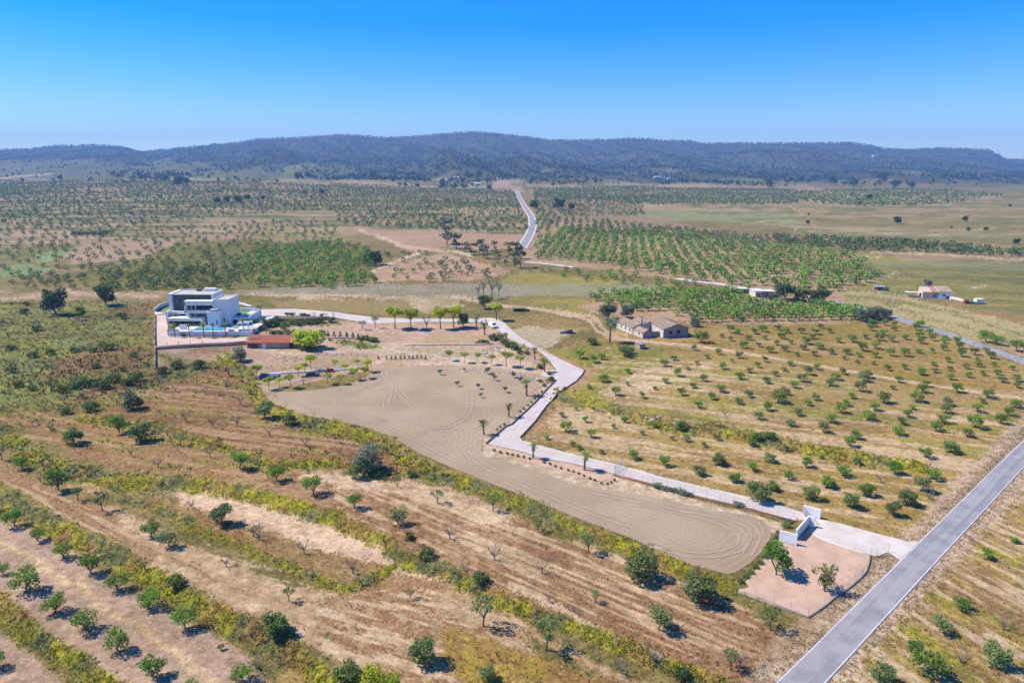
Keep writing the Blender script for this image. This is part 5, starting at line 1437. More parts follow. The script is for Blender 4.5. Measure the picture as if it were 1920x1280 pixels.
# weeds and stones along both road verges
n_ = 5200; ii_ = r.integers(1, len(Cc) - 1, n_); tt_ = r.uniform(0, 1, n_)
Pm = Cc[ii_] * (1 - tt_[:, None]) + Cc[ii_ - 1] * tt_[:, None]; Tm = Cc[ii_] - Cc[ii_ - 1]; Tm /= np.linalg.norm(Tm, axis=1)[:, None]
of_ = (RW + .05 + np.abs(r.normal(0, 1.6, n_))) * np.where(r.uniform(size=n_) < .5, 1, -1)
Qx = Pm[:, 0] - Tm[:, 1] * of_; Qy = Pm[:, 1] + Tm[:, 0] * of_
pj, qj = project(Qx, Qy, height(Qx, Qy)); kq = np.ones(n_, bool); kq[inpoly(DRIVE_B, pj, qj)] = False
Qx = Qx[kq]; Qy = Qy[kq]; n_ = len(Qx)
cq = np.where((r.uniform(size=n_) < .35)[:, None], np.array([[.15, .15, .05]]), np.array([[.30, .22, .12]])) * r.uniform(.6, 1.3, (n_, 1))
Cq = np.stack([Qx, Qy, height(Qx, Qy) + .09], 1)[:, None, :] + r.normal(size=(n_, 4, 3)) * np.array([.13, .13, .05]); Cq = Cq.reshape(-1, 3)
Vq, Fq = leaf_quads(Cq, .1, r, up=.2)
V, F, C = merge([A, B, C3, (Vq, Fq, np.repeat(np.repeat(cq, 4, 0), 4, 0))])
o = link('grass_tussocks', np_mesh('grass_tussocks', V, F, {'ca': C}), M_TUFT)
tag(o, 'yellow-green and dry brown tussocks on the terrace banks and fallow fields', 'grass', kind='stuff')
print('tuft faces', len(F))
# ------------------------------------------------------------------ buildings
WHITE = surf('white_render', (0.80, 0.80, 0.80), (0.74, 0.74, 0.75), .5, bmp=.05)
CREAM = surf('cream_render', (0.70, 0.62, 0.52), (0.6, 0.52, 0.43), .6, bmp=.1)
GREYC = surf('grey_cladding', (0.13, 0.115, 0.125), (0.10, 0.09, 0.10), 1.0, bmp=.05)
GLASS, nt, b, out = nodes_of('dark_glass'); b.inputs['Base Color'].default_value = (0.02, 0.035, 0.045, 1); b.inputs['Roughness'].default_value = .08
TEAL, nt, b, out = nodes_of('tinted_glass_rail'); b.inputs['Base Color'].default_value = (0.25, 0.42, 0.42, 1); b.inputs['Roughness'].default_value = .1
WATER, nt, b, out = nodes_of('pool_water'); b.inputs['Base Color'].default_value = (0.02, 0.30, 0.42, 1); b.inputs['Roughness'].default_value = .06
LAWN = surf('lawn', (0.16, 0.30, 0.04), (0.12, 0.24, 0.035), 1.0)
ROOFB = surf('beige_roof_gravel', (0.55, 0.45, 0.36), (0.48, 0.39, 0.31), .6)
SHADEM = surf('opening_shade', (0.05, 0.045, 0.045), (0.035, 0.03, 0.03), .6)  # near-black panel colour standing in for the shade inside openings
DECK = surf('pale_paving', (0.66, 0.62, 0.58), (0.58, 0.54, 0.5), .8)
TILE = surf('red_roof_tiles', (0.48, 0.16, 0.085), (0.38, 0.13, 0.075), .8, bmp=.5, bscale=5)
OLDT = surf('old_roof_tiles', (0.44, 0.31, 0.22), (0.31, 0.21, 0.15), .7, bmp=.6, bscale=4)
FADW = surf('faded_whitewash', (0.66, 0.60, 0.52), (0.5, 0.43, 0.35), .5)
STON = surf('old_masonry', (0.40, 0.31, 0.25), (0.32, 0.25, 0.2), .9)
GABL = surf('grey_and_shaded_plaster', (0.33, 0.30, 0.30), (0.26, 0.24, 0.24), .5)  # gable shade is put into this grey; the pillars are plain grey
PNK = surf('pink_plaster', (0.62, 0.44, 0.36), (0.56, 0.4, 0.33), .5)
METL = surf('galvanised_steel', (0.42, 0.42, 0.42), (0.35, 0.35, 0.35), 2, rough=.5, bmp=0)
BLUE = surf('blue_tarpaulin', (0.08, 0.13, 0.24), (0.06, 0.10, 0.18), 1)
REDP = surf('red_paint', (0.45, 0.05, 0.035), (0.38, 0.05, 0.03), 1)
CARG = surf('dark_car_paint', (0.07, 0.075, 0.085), (0.06, 0.065, 0.07), 1, rough=.3, bmp=0)
CARW = surf('white_car_paint', (0.80, 0.80, 0.80), (0.78, 0.78, 0.78), 1, rough=.3, bmp=0, spec=.5)
RUB = surf('tyre_rubber', (0.025, 0.025, 0.025), None, 1)
BTRIM = surf('blue_panel', (0.04, 0.22, 0.55), None, 1, bmp=0)

def vz(zx, zy): return 300 + zx / 10.105, 535 + zy / 10.105
def pbox(name, x0, x1, yt, yb, Yf, depth, m, parent, zmin=None, conv=vz):
    a = conv(x0, yt); c_ = conv(x1, yb)
    X0 = PZ(a[0], a[1], Yf)[0]; X1 = PZ(c_[0], c_[1], Yf)[0]
    Z1 = PZ(a[0], a[1], Yf)[2]; Z0 = PZ(c_[0], c_[1], Yf)[2]
    if zmin is not None: Z0 = zmin
    o = MB().box(X0, X1, Yf, Yf + depth, min(Z0, Z1), max(Z0, Z1)).build(name, m)
    o.parent = parent
    return (X0, X1, Z0, Z1)

def root(name, label, cat, group=None):
    e = empty(name, (0, 0, 0)); tag(e, label, cat, group); return e
def settle(e):
    """move the root to the base of what it carries, keeping the parts where they are"""
    ch = [o for o in bpy.data.objects if o.parent == e]
    P = []
    for o in ch:
        if o.data is not None:
            n = len(o.data.vertices); a = np.empty(n * 3, np.float32); o.data.vertices.foreach_get('co', a); P.append(a.reshape(-1, 3))
    if not P: return
    A = np.concatenate(P); c_ = (A.min(0) + A.max(0)) / 2; z0 = A[:, 2].min()
    off = Vector((float(c_[0]), float(c_[1]), float(z0)))
    e.location = off
    for o in ch: o.location = o.location - off

# --- garden platform and walls of the villa
gx0, gx1 = PZ(316, 628, 278)[0], PZ(470, 626, 278)[0]
h0 = float(height(np.array([(gx0 + gx1) / 2]), np.array([285.0]))[0])
zd = h0 + 1.7
vt = root('villa_garden', 'white walled garden terrace with pool in front of the modern villa', 'terrace')
MB().box(gx0, gx1, 278, 309, h0 - 1.5, zd).build('terrace_platform', WHITE, vt)
MB().box(gx0 + .3, gx1 - .3, 278.4, 308.8, zd, zd + .012).build('paving', DECK, vt)
MB().box(gx0, gx1, 277.7, 277.98, h0 - 1, zd + .25).build('front_wall', WHITE, vt)
px0 = PZ(*vz(620, 870), 281)[0]; px1 = PZ(*vz(1210, 870), 281)[0]
MB().box(px0 - .5, px1 + .4, 278.02, 285.8, zd - .3, zd + .16).build('pool_surround', WHITE, vt)
MB().box(px0, px1, 279.3, 285.3, zd + .1, zd + .18).build('pool_water', WATER, vt)
for a, c_, y0, y1 in ((700, 900, 286, 289), (1120, 1290, 286, 290.5), (1400, 1485, 284, 290), (200, 340, 286.5, 290)):
    MB().box(PZ(*vz(a, 800), 286)[0], PZ(*vz(c_, 800), 286)[0], y0, y1, zd + .012, zd + .06).build('lawn_patch', LAWN, vt)
for a, c_ in ((150, 350), (1310, 1390), (1495, 1700)):
    X0 = PZ(*vz(a, 850), 278)[0]; X1 = PZ(*vz(c_, 850), 278)[0]
    MB().box(X0, X1, 278.1, 278.16, zd + .25, zd + 1.15).build('glass_rail', TEAL, vt)
for a in (140, 345, 1300, 1395, 1490, 1720, 590):
    X0 = PZ(*vz(a, 850), 278)[0]
    MB().box(X0, X0 + .35, 277.6, 278.0, h0, zd + 1.25).build('rail_pier', WHITE, vt)
for q in range(34):
    X0 = gx0 + .6 + (gx1 - gx0 - 1.2) * q / 33
    MB().box(X0, X0 + .07, 277.75, 277.82, zd + .25, zd + 1.15).build('railing_post', WHITE, vt)
MB().box(gx0 + .3, gx1 - .3, 277.74, 277.83, zd + 1.15, zd + 1.21).build('hand_rail', WHITE, vt)
for q in range(6):
    X0 = px0 + 1.0 + q * 2.6
    MB().box(X0, X0 + .7, 286.3, 288.1, zd + .07, zd + .35).build('sun_bed', CREAM, vt)
# upper right lawn terrace
ux0 = PZ(*vz(1330, 560), 296)[0]; ux1 = PZ(*vz(1735, 560), 296)[0]
MB().box(ux0, ux1, 293, 308, zd, zd + 2.6).build('upper_terrace', WHITE, vt)
MB().box(ux0 + .2, ux1 - 4.5, 296, 307, zd + 2.6, zd + 2.66).build('lawn_patch', LAWN, vt)
MB().box(ux0 + 1.0, ux1 - 2.4, 294, 301, zd + 2.67, zd + 2.72).build('paving', DECK, vt)
MB().box(ux1 - 2.2, ux1 - 1.2, 295, 306.5, zd + 2.6, zd + 2.66).build('lawn_patch', LAWN, vt)
MB().box(ux0, ux1, 307.4, 308.0, zd + 2.6, zd + 3.9).build('back_wall', WHITE, vt)
MB().box(ux1 - .35, ux1, 293, 307.3, zd + 2.6, zd + 3.4).build('side_wall', WHITE, vt)
for a, c_ in ((1370, 1460), (1500, 1700)):
    X0 = PZ(*vz(a, 720), 292)[0]; X1 = PZ(*vz(c_, 720), 292)[0]
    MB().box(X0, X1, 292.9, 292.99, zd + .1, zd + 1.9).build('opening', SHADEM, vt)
# pergola with white posts
pgx0 = PZ(*vz(1500, 760), 284)[0]; pgx1 = PZ(*vz(1700, 760), 284)[0]
for X0 in (pgx0, (pgx0 + pgx1) / 2, pgx1):
    for Y0 in (282.5, 287):
        MB().box(X0 - .12, X0 + .12, Y0, Y0 + .24, zd, zd + 2.5).build('pergola_post', WHITE, vt)
for q in range(9):
    Y0 = 282.3 + q * .6
    MB().box(pgx0 - .3, pgx1 + .3, Y0, Y0 + .14, zd + 2.5, zd + 2.68).build('pergola_slat', WHITE, vt)
settle(vt)
for q, (a, Y0, lab) in enumerate(((1420, 297.5, 'dark outdoor sofa left on the upper villa lawn terrace'), (1560, 298, 'pale lounge table in the middle of the upper villa terrace'))):
    X0 = PZ(*vz(a, 500), Y0)[0]
    e = root('garden_sofa' if q == 0 else 'garden_table', lab, 'furniture')
    if q == 0:
        MB().box(X0, X0 + 2.0, Y0, Y0 + .9, zd + 2.75, zd + 3.15).build('seat', CARG, e); MB().box(X0, X0 + 2.0, Y0 + .9, Y0 + 1.15, zd + 2.75, zd + 3.6).build('backrest', CARG, e)
        MB().box(X0 - .22, X0, Y0, Y0 + 1.15, zd + 2.75, zd + 3.35).build('armrest', CARG, e); MB().box(X0 + 2, X0 + 2.22, Y0, Y0 + 1.15, zd + 2.75, zd + 3.35).build('armrest', CARG, e)
    else:
        MB().box(X0, X0 + 1.4, Y0, Y0 + .9, zd + 3.2, zd + 3.28).build('table_top', WHITE, e)
        for dx in (.1, 1.2):
            for dy in (.1, .7): MB().box(X0 + dx, X0 + dx + .09, Y0 + dy, Y0 + dy + .09, zd + 2.72, zd + 3.2).build('leg', WHITE, e)
    settle(e)

# --- the villa
vl = root('modern_villa', 'large white and grey cubic villa with roof terrace behind its pool garden', 'house')
pbox('ground_floor', 130, 880, 640, 760, 293, 14, WHITE, vl, zmin=zd)
pbox('recess_shade', 150, 800, 682, 745, 292.95, .08, SHADEM, vl, zmin=zd + .1)  # flat dark panel painted as the shade of the recess
pbox('balcony_slab', 140, 800, 622, 672, 288.5, 5, WHITE, vl)
x_ = pbox('garage_wall', 100, 150, 500, 680, 291, 12, WHITE, vl, zmin=zd)
pbox('middle_floor', 225, 880, 520, 625, 295, 12, WHITE, vl, zmin=zd + 2)
for a, c_ in ((378, 490), (700, 790), (240, 330)):
    pbox('window_band', a, c_, 550, 605, 294.9, .12, GLASS, vl)
pbox('balcony_panel', 495, 605, 545, 615, 290.5, .25, WHITE, vl)
pbox('floor_edge', 205, 890, 492, 540, 293, 2.2, WHITE, vl)
s_ = pbox('upper_block', 232, 1030, 168, 500, 296, 9.5, GREYC, vl)
# cladding boards on the grey block
zt, zb = s_[3], s_[2]
nb_ = 16
for q in range(nb_):
    z_ = zb + (zt - zb) * q / nb_
    MB().box(s_[0], s_[1], 295.93, 295.997, z_ + .03, z_ + (zt - zb) / nb_ - .04).build('cladding_board', GREYC, vl)
MB().box(s_[0] - 1.35, s_[0] - .003, 294.6, 305.6, zd + 3, zt + .45).build('frame_wall', WHITE, vl)
MB().box(s_[1] + .003, s_[1] + .6, 294.6, 305.6, zb, zt + .45).build('frame_wall', WHITE, vl)
MB().box(s_[0] - .001, s_[1] + .001, 294.6, 295.3, zt + .003, zt + .45).build('roof_parapet', WHITE, vl)
MB().box(s_[0] - .001, s_[1] + .001, 305.2, 305.6, zt + .003, zt + .5).build('roof_parapet', WHITE, vl)
MB().box(s_[0], s_[1], 295.3, 305.2, zt + .003, zt + .06).build('roof_terrace', ROOFB, vl)
MB().box(s_[0] + 11, s_[0] + 16, 303, 305.1, zt + .06, zt + 1.3).build('stair_head', WHITE, vl)
for q in range(3): MB().box(s_[0] + 7.6 + q * .85, s_[0] + 8.3 + q * .85, 303, 303.7, zt + .06, zt + .95).build('roof_unit', CARG, vl)
pbox('blue_window', 285, 340, 265, 315, 295.86, .1, BTRIM, vl); pbox('window_band', 352, 388, 268, 300, 295.86, .1, GLASS, vl)
pbox('window_band', 708, 758, 230, 290, 295.86, .1, GLASS, vl)
pbox('window_band', 540, 640, 225, 300, 295.88, .08, surf('muted_glass', (0.09, 0.09, 0.14)), vl)
# projecting white volume with loggia
b1 = pbox('loggia_back', 470, 1000, 312, 520, 292.5, 3.4, WHITE, vl)
pbox('loggia_top', 445, 1000, 296, 376, 289.5, 3, WHITE, vl)
pbox('loggia_side', 445, 492, 310, 522, 289.5, 3, WHITE, vl)
pbox('loggia_floor', 445, 1000, 478, 522, 289.5, 3, WHITE, vl)
pbox('window_band', 505, 580, 385, 500, 292.42, .1, SHADEM, vl)
pbox('window_band', 608, 662, 385, 470, 292.42, .1, GLASS, vl); pbox('window_band', 690, 985, 380, 472, 292.42, .1, GLASS, vl)
# big white block on the right
w_ = pbox('right_block', 995, 1330, 285, 600, 290.5, 11, WHITE, vl, zmin=zd)
MB().box(w_[0] + .3, w_[1] - .3, 290.9, 301, w_[3] + .002, w_[3] + .05).build('roof_terrace', ROOFB, vl)
for a in ((w_[0], w_[1], 290.5, 290.8), (w_[0], w_[1], 301.2, 301.5), (w_[0], w_[0] + .3, 290.8, 301.2), (w_[1] - .3, w_[1], 290.8, 301.2)):
    MB().box(*a, w_[3] + .003, w_[3] + .55).build('roof_parapet', WHITE, vl)
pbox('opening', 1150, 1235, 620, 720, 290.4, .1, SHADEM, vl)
# tower in front
t_ = pbox('front_tower', 885, 1140, 530, 748, 286.5, 4, WHITE, vl, zmin=zd)
for a in ((t_[0], t_[1], 286.5, 286.8), (t_[0], t_[0] + .25, 286.8, 290.4), (t_[1] - .25, t_[1], 286.8, 290.4)):
    MB().box(*a, t_[3], t_[3] + .5).build('roof_parapet', WHITE, vl)
MB().box(t_[0] + 1, t_[0] + 4.2, 287.2, 288.6, t_[3] + 1.4, t_[3] + 1.5).build('sun_sail', CREAM, vl)
for dx in (1.1, 4.0): MB().box(t_[0] + dx, t_[0] + dx + .1, 287.8, 287.9, t_[3], t_[3] + 1.4).build('sail_post', METL, vl)
pbox('door_panel', 1065, 1095, 660, 740, 286.42, .1, GLASS, vl)
pbox('low_blue_wall', 360, 510, 745, 830, 283, .4, WHITE, vl, zmin=zd)
settle(vl)
# outdoor stair
st_ = root('garden_stair', 'pale outdoor stair left of the front tower of the villa', 'stairs')
for q in range(9):
    X0 = PZ(*vz(800, 700), 288)[0]
    MB().box(X0 + q * .22, X0 + .3 + q * .22, 286.6, 288.2, zd, zd + 2.6 - q * .28).build('step', DECK, st_)
settle(st_)
# boundary walls of the villa
kerb('garden_wall', [(290,586),(300,578),(318,571)], .35, 2.0, WHITE, 'white garden wall running back on the left side of the villa', 'wall')
kerb('garden_wall', [(291,589),(314,591)], .3, 1.1, WHITE, 'low white wall piece in front of the left villa lawn', 'wall')
kerb('garden_wall', [(432,569),(455,572),(474,577)], .25, 1.1, WHITE, 'white garden wall running down behind the right end of the villa', 'wall')
sheet('lawn', [(304,583),(318,575),(320,584),(306,587)], 2.0, LAWN, .05)
# long retaining walls of the yards
kerb('retaining_wall', [(291.5,655),(330,653),(380,650),(430,648),(462,646)], .4, 1.5, STON, 'long grey-brown retaining wall below the villa forecourt', 'wall')
kerb('boundary_fence_wall', [(291,592),(290.5,620),(291,655),(292,690)], .25, .9, STON, 'low wall along the left boundary of the villa forecourt', 'wall')
OW = ['first', 'second', 'third', 'fourth', 'fifth', 'sixth', 'seventh']
for ip_, (xa, ya) in enumerate([(291,600),(291,612),(291,625),(291,640),(291.5,655),(292,670),(292,688),(314,653),(336,652),(358,651),(380,650)]):
    g_ = G(xa, ya); e = root('fence_post', ('%s grey post of the left boundary wall, counted from the villa' % OW[ip_]) if ip_ < 7 else ('%s grey post of the retaining wall below the villa, counted from its left end' % OW[ip_ - 7]), 'post', 'posts on the villa boundary walls')
    MB().box(g_[0] - .09, g_[0] + .09, g_[1] - .09, g_[1] + .09, g_[2], g_[2] + 2.4).build('shaft', METL, e); MB().box(g_[0] - .12, g_[0] + .12, g_[1] - .12, g_[1] + .12, g_[2] + 2.4, g_[2] + 2.5).build('cap', METL, e); settle(e)
kerb('retaining_wall', [(471,634),(500,634),(520,633)], .4, 1.0, surf('brick_red_wall', (0.36, 0.2, 0.15)), 'low reddish wall right of the villa terrace', 'wall')
kerb('retaining_wall', [(489,599),(520,602),(560,602),(600,600),(618,599)], .4, 1.5, surf('grey_block_wall', (0.22, 0.19, 0.20), (0.17, 0.15, 0.16)), 'grey garden wall carrying the flat topped trees', 'wall')
kerb('retaining_wall', [(610,634.5),(650,635),(690,637),(710,641)], .4, .7, STON, 'low wall under the conical shrubs', 'wall')
kerb('retaining_wall', [(755,647.3),(800,647.5),(860,647),(925,646)], .3, .6, surf('pale_stone_ledge', (0.66, 0.56, 0.44), (0.55, 0.46, 0.35)), 'pale ledge wall across the middle of the yard', 'wall')
kerb('white_wall', [(500,703),(540,700),(590,697),(640,694),(690,690)], .25, .6, WHITE, 'long low white wall behind the parked vehicles', 'wall')
# rocks
ROCK = surf('rock', (0.46, 0.37, 0.31), (0.33, 0.27, 0.23), 1.2, bmp=.6)
def rock_mesh(seed):
    r_ = random.Random(seed); mb = MB()
    import bmesh
    bm = bmesh.new(); bmesh.ops.create_icosphere(bm, subdivisions=1, radius=1)
    for v in bm.verts: v.co *= r_.uniform(.7, 1.15); v.co.z *= .7
    me_ = bpy.data.meshes.new('rock'); bm.to_mesh(me_); bm.free(); me_.materials.append(ROCK); return me_
RKS = [rock_mesh(i) for i in range(5)]
rr_ = random.Random(4)
def rocks(n, poly_px, smin, smax, label, group):
    xs = [p_[0] for p_ in poly_px]; ys = [p_[1] for p_ in poly_px]; c_ = 0
    L_ = []
    while c_ < n:
        a = rr_.uniform(min(xs), max(xs)); b_ = rr_.uniform(min(ys), max(ys))
        if len(inpoly(poly_px, np.array([a]), np.array([b_]))) == 0: continue
        g_ = G(a, b_); o = bpy.data.objects.new('rock', RKS[rr_.randrange(5)]); COL.objects.link(o)
        o.location = (g_[0], g_[1], g_[2] + .1); s = rr_.uniform(smin, smax); o.scale = (s, s * rr_.uniform(.7, 1.2), s); o.rotation_euler = (0, 0, rr_.uniform(0, 6))
        tag(o, None, 'rock', group); L_.append((a, o)); c_ += 1
    for i_, (a, o) in enumerate(sorted(L_, key=lambda q: q[0])):
        k_ = i_ + 1; sf = 'th' if 10 < k_ % 100 < 14 else {1: 'st', 2: 'nd', 3: 'rd'}.get(k_ % 10, 'th')
        o['label'] = '%s, %d%s from the left' % (label, k_, sf)
rocks(46, [(898,668),(905,655),(925,645),(938,642),(940,660),(915,670)], .25, .65, 'rock in the rubble heap below the yard shrubs', 'rocks of the rubble heap')
rocks(44, [(505,672),(560,668),(600,660),(602,667),(560,677),(510,680)], .2, .5, 'brown rock in the loose stone row below the red roofed building', 'rocks of the loose stone row')
rocks(40, [(600,661),(690,663),(690,668),(600,666)], .2, .45, 'small tan rock lining the lower edge of the yard track', 'rocks lining the yard track')
rocks(60, [(860,690),(930,693),(1010,706),(1015,714),(930,700),(860,694)], .2, .5, 'pale rock on the strip above the ploughed field', 'rocks above the ploughed field')
rocks(30, [(958,797),(1000,762),(1025,738),(1020,734),(985,762),(950,792)], .15, .3, 'small pale rock beside the dark kerb', 'rocks beside the dark kerb')
rocks(26, [(985,722),(1000,704),(1030,708),(1036,716),(1010,735)], .2, .5, 'pale rock in the planted corner by the driveway bend', 'rocks in the planted corner')
rocks(16, [(1200,775),(1240,780),(1235,792),(1215,788)], .3, .6, 'pale rock on the eroded bank of the orchard', 'rocks on the eroded bank')

# --- red roofed outbuilding
rb = root('outbuilding', 'long low tan outbuilding with red tiled roof beside the villa', 'house')
def r2(a, b_): return 440 + a / 8, 560 + b_ / 8
xL = PZ(*r2(180, 745), 257)[0]; xM = PZ(*r2(385, 745), 257)[0]; xR = PZ(*r2(915, 745), 257)[0]
hz = float(height(np.array([(xL + xR) / 2]), np.array([258.0]))[0])
TAN = surf('tan_render', (0.44, 0.32, 0.24), (0.38, 0.28, 0.21), .6)
MB().box(xM, xR, 257, 263, hz - .3, hz + 2.35).build('wall', TAN, rb)
MB().box(xL, xM - .003, 257.4, 263, hz - .3, hz + 2.1).build('wall', TAN, rb)
def tile_roof(x0, x1, y0, y1, z0, z1, m, parent, n=None):
    """sloping roof slab with barrel tile rows running up the slope"""
    mb = MB(); mb.prism([(x0, y0), (x1, y0), (x1, y1), (x0, y1)], [z0 - .15, z0 - .15, z1 - .15, z1 - .15], [z0, z0, z1, z1])
    sl = mb.build('roof', m, parent)
    mb = MB(); n = n or int((x1 - x0) / .45)
    for q in range(n):
        a = x0 + (x1 - x0) * (q + .12) / n; c_ = x0 + (x1 - x0) * (q + .7) / n
        mb.prism([(a, y0 - .05), (c_, y0 - .05), (c_, y1), (a, y1)], [z0 + .004, z0 + .004, z1 + .004, z1 + .004], [z0 + .09, z0 + .09, z1 + .09, z1 + .09])
    o = mb.build('tile_row', m, sl); tag(o, kind='stuff')
    return sl
tile_roof(xM - .15, xR + .4, 256.4, 263.2, hz + 2.45, hz + 3.9, TILE, rb)
tile_roof(xL - .2, xM - .17, 256.8, 259.6, hz + 2.3, hz + 2.9, TILE, rb); tile_roof(xL - .2, xM - .17, 260.1, 263.2, hz + 3.3, hz + 4.0, TILE, rb)
MB().box(xL, xM - .2, 259.7, 262.9, hz + 2.1, hz + 3.2).build('upper_wall', TAN, rb)
MB().box(PZ(*r2(415, 700), 257)[0], PZ(*r2(470, 700), 257)[0], 256.93, 256.99, hz, hz + 2.15).build('door', WHITE, rb)
MB().box(PZ(*r2(815, 700), 257)[0], PZ(*r2(905, 700), 257)[0], 256.93, 256.99, hz, hz + 2.1).build('garage_shade', SHADEM, rb)  # flat dark panel painted as the shade inside the garage
MB().box(PZ(*r2(195, 700), 257)[0], PZ(*r2(350, 700), 257)[0], 257.33, 257.39, hz + .3, hz + 1.7).build('window', GLASS, rb)
MB().box(PZ(*r2(800, 700), 257)[0] - .2, PZ(*r2(815, 700), 257)[0], 256.8, 256.99, hz, hz + 2.2).build('pillar', GABL, rb)
settle(rb)

# --- farmhouse (rotated rectangular volumes)
def rot(cx, cy, ang):
    c_, s_ = math.cos(ang), math.sin(ang)
    return lambda u, v: (cx + u * c_ - v * s_, cy + u * s_ + v * c_)
def gabled(parent, T, w_, L, ze, zr, z0, mw, mr, wins=(), ridge=.5, over=.3, name='wall'):
    """u across the gable (0..w), v back along the ridge (0..L)"""
    a, b2, c_, d_ = T(0, 0), T(w_, 0), T(w_, L), T(0, L); rm = T(w_ * ridge, 0); rn = T(w_ * ridge, L)
    mb = MB(); n = 0
    P = lambda q, z_: (q[0], q[1], z_)
    mb.poly([P(a, z0), P(b2, z0), P(b2, ze), P(rm, zr), P(a, ze)]); mb.poly([P(c_, z0), P(d_, z0), P(d_, ze), P(rn, zr), P(c_, ze)])
    mb.quad(P(d_, z0), P(a, z0), P(a, ze), P(d_, ze)); mb.quad(P(b2, z0), P(c_, z0), P(c_, ze), P(b2, ze))
    mb.quad(P(a, ze), P(rm, zr), P(rn, zr), P(d_, ze)); mb.quad(P(rm, zr), P(b2, ze), P(c_, ze), P(rn, zr))
    mb.build(name, mw, parent)
    for sd in (0, 1):
        ue = -over if sd == 0 else w_ + over
        zz_ = ze - (zr - ze) * over / (w_ * ridge)
        q = [T(ue, -over), T(w_ * ridge, -over), T(w_ * ridge, L + over), T(ue, L + over)]
        zs = [zz_ + .05, zr + .05, zr + .05, zz_ + .05]
        if sd: q = q[::-1]; zs = zs[::-1]
        mb = MB(); mb.prism(q, zs, [k_ + .14 for k_ in zs]); sl = mb.build('roof', mr, parent)
        mb = MB(); nr = int(L / .6)
        for k_ in range(nr):
            v0 = -over + (L + 2 * over) * (k_ + .1) / nr; v1 = -over + (L + 2 * over) * (k_ + .65) / nr
            q = [T(ue, v0), T(w_ * ridge, v0), T(w_ * ridge, v1), T(ue, v1)]; zs = [zz_ + .195, zr + .195, zr + .195, zz_ + .195]
            if sd: q = q[::-1]; zs = zs[::-1]
            mb.prism(q, zs, [z_ + .07 for z_ in zs])
        o = mb.build('tile_row', mr, sl); tag(o, kind='stuff')
    for (u0, u1, z1, z2, m_) in wins:
        q = [T(u0, -.05), T(u1, -.05), T(u1, -.004), T(u0, -.004)]
        MB().prism(q, z1, z2).build('window' if z1 > z0 + .4 else 'door', m_, parent)
fh = root('farmhouse', 'old whitewashed farmhouse with several faded tile roofs and a big barn gable', 'house')
AN = R(14)
g_ = G(1243.5, 634); zf = g_[2]
T1 = rot(g_[0], g_[1], AN)
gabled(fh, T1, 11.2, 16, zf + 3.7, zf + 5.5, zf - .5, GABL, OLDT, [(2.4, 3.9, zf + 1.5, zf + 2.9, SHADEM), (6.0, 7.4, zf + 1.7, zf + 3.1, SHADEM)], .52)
# whitewashed skin on the barn's sunlit side; its gable is coloured darker for shade
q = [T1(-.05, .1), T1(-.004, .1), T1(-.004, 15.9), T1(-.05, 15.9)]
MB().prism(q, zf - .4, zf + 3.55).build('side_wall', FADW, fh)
g2 = G(1205.3, 634.2); T2 = rot(g2[0], g2[1], AN + R(8))
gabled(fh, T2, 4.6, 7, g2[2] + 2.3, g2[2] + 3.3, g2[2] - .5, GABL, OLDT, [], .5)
MB().prism([T2(-.05, .05), T2(-.004, .05), T2(-.004, 7.2), T2(-.05, 7.2)], g2[2] - .4, g2[2] + 2.15).build('side_wall', FADW, fh)  # lit side in whitewash, gable above in the shade-darkened plaster
MB().prism([T2(-.09, 2.4), T2(-.052, 2.4), T2(-.052, 3.3), T2(-.09, 3.3)], g2[2] + .9, g2[2] + 1.8).build('window', SHADEM, fh)
T3 = rot(*T2(-.4, 7.4), AN + R(8))
gabled(fh, T3, 7.5, 13, g2[2] + 2.8, g2[2] + 4.2, g2[2] - .5, FADW, OLDT, [], .5)
for v0 in (2, 5.2, 8.6): MB().prism([T3(-.09, v0), T3(-.004, v0), T3(-.004, v0 + .8), T3(-.09, v0 + .8)], g2[2] + 1.0, g2[2] + 2.0).build('window', SHADEM, fh)
# courtyard wall and middle range
T4 = rot(*T2(4.8, .6), AN)
MB().prism([T4(0, 0), T4(4.6, 0), T4(4.6, .3), T4(0, .3)], zf - .5, zf + 2.2).build('courtyard_wall', GABL, fh)  # white wall given the plaster darkened for shade
MB().prism([T4(2.2, -.04), T4(2.7, -.04), T4(2.7, -.004), T4(2.2, -.004)], zf + .9, zf + 1.5).build('window', SHADEM, fh)
T5 = rot(*T2(6.0, 9), AN + R(4))
gabled(fh, T5, 5.0, 10, zf + 3.2, zf + 4.3, zf - .5, FADW, OLDT, [], .5)
cq = T3(6.2, 3.0); MB().box(cq[0] - .35, cq[0] + .35, cq[1] - .35, cq[1] + .35, zf + 3.2, zf + 5.7).build('chimney', FADW, fh)
settle(fh)
sh = root('stone_shed', 'small pinkish block shed with flat grey roof in front of the farmhouse', 'shed')
g3 = G(1199.5, 655.0); T6 = rot(g3[0], g3[1], R(28))
MB().prism([T6(0, 0), T6(2.7, 0), T6(2.7, 3.0), T6(0, 3.0)], g3[2] - .3, g3[2] + 2.0).build('wall', surf('pink_block', (0.46, 0.33, 0.28), (0.4, 0.28, 0.23)), sh)
MB().prism([T6(-.2, -.2), T6(2.9, -.2), T6(2.9, 3.2), T6(-.2, 3.2)], [g3[2] + 2.0] * 4, [g3[2] + 2.1, g3[2] + 2.1, g3[2] + 2.3, g3[2] + 2.3]).build('roof', surf('grey_sheet_roof', (0.33, 0.30, 0.30)), sh)
MB().prism([T6(-.04, 1), T6(-.004, 1), T6(-.004, 1.8), T6(-.04, 1.8)], g3[2], g3[2] + 1.7).build('door', STON, sh)
settle(sh)

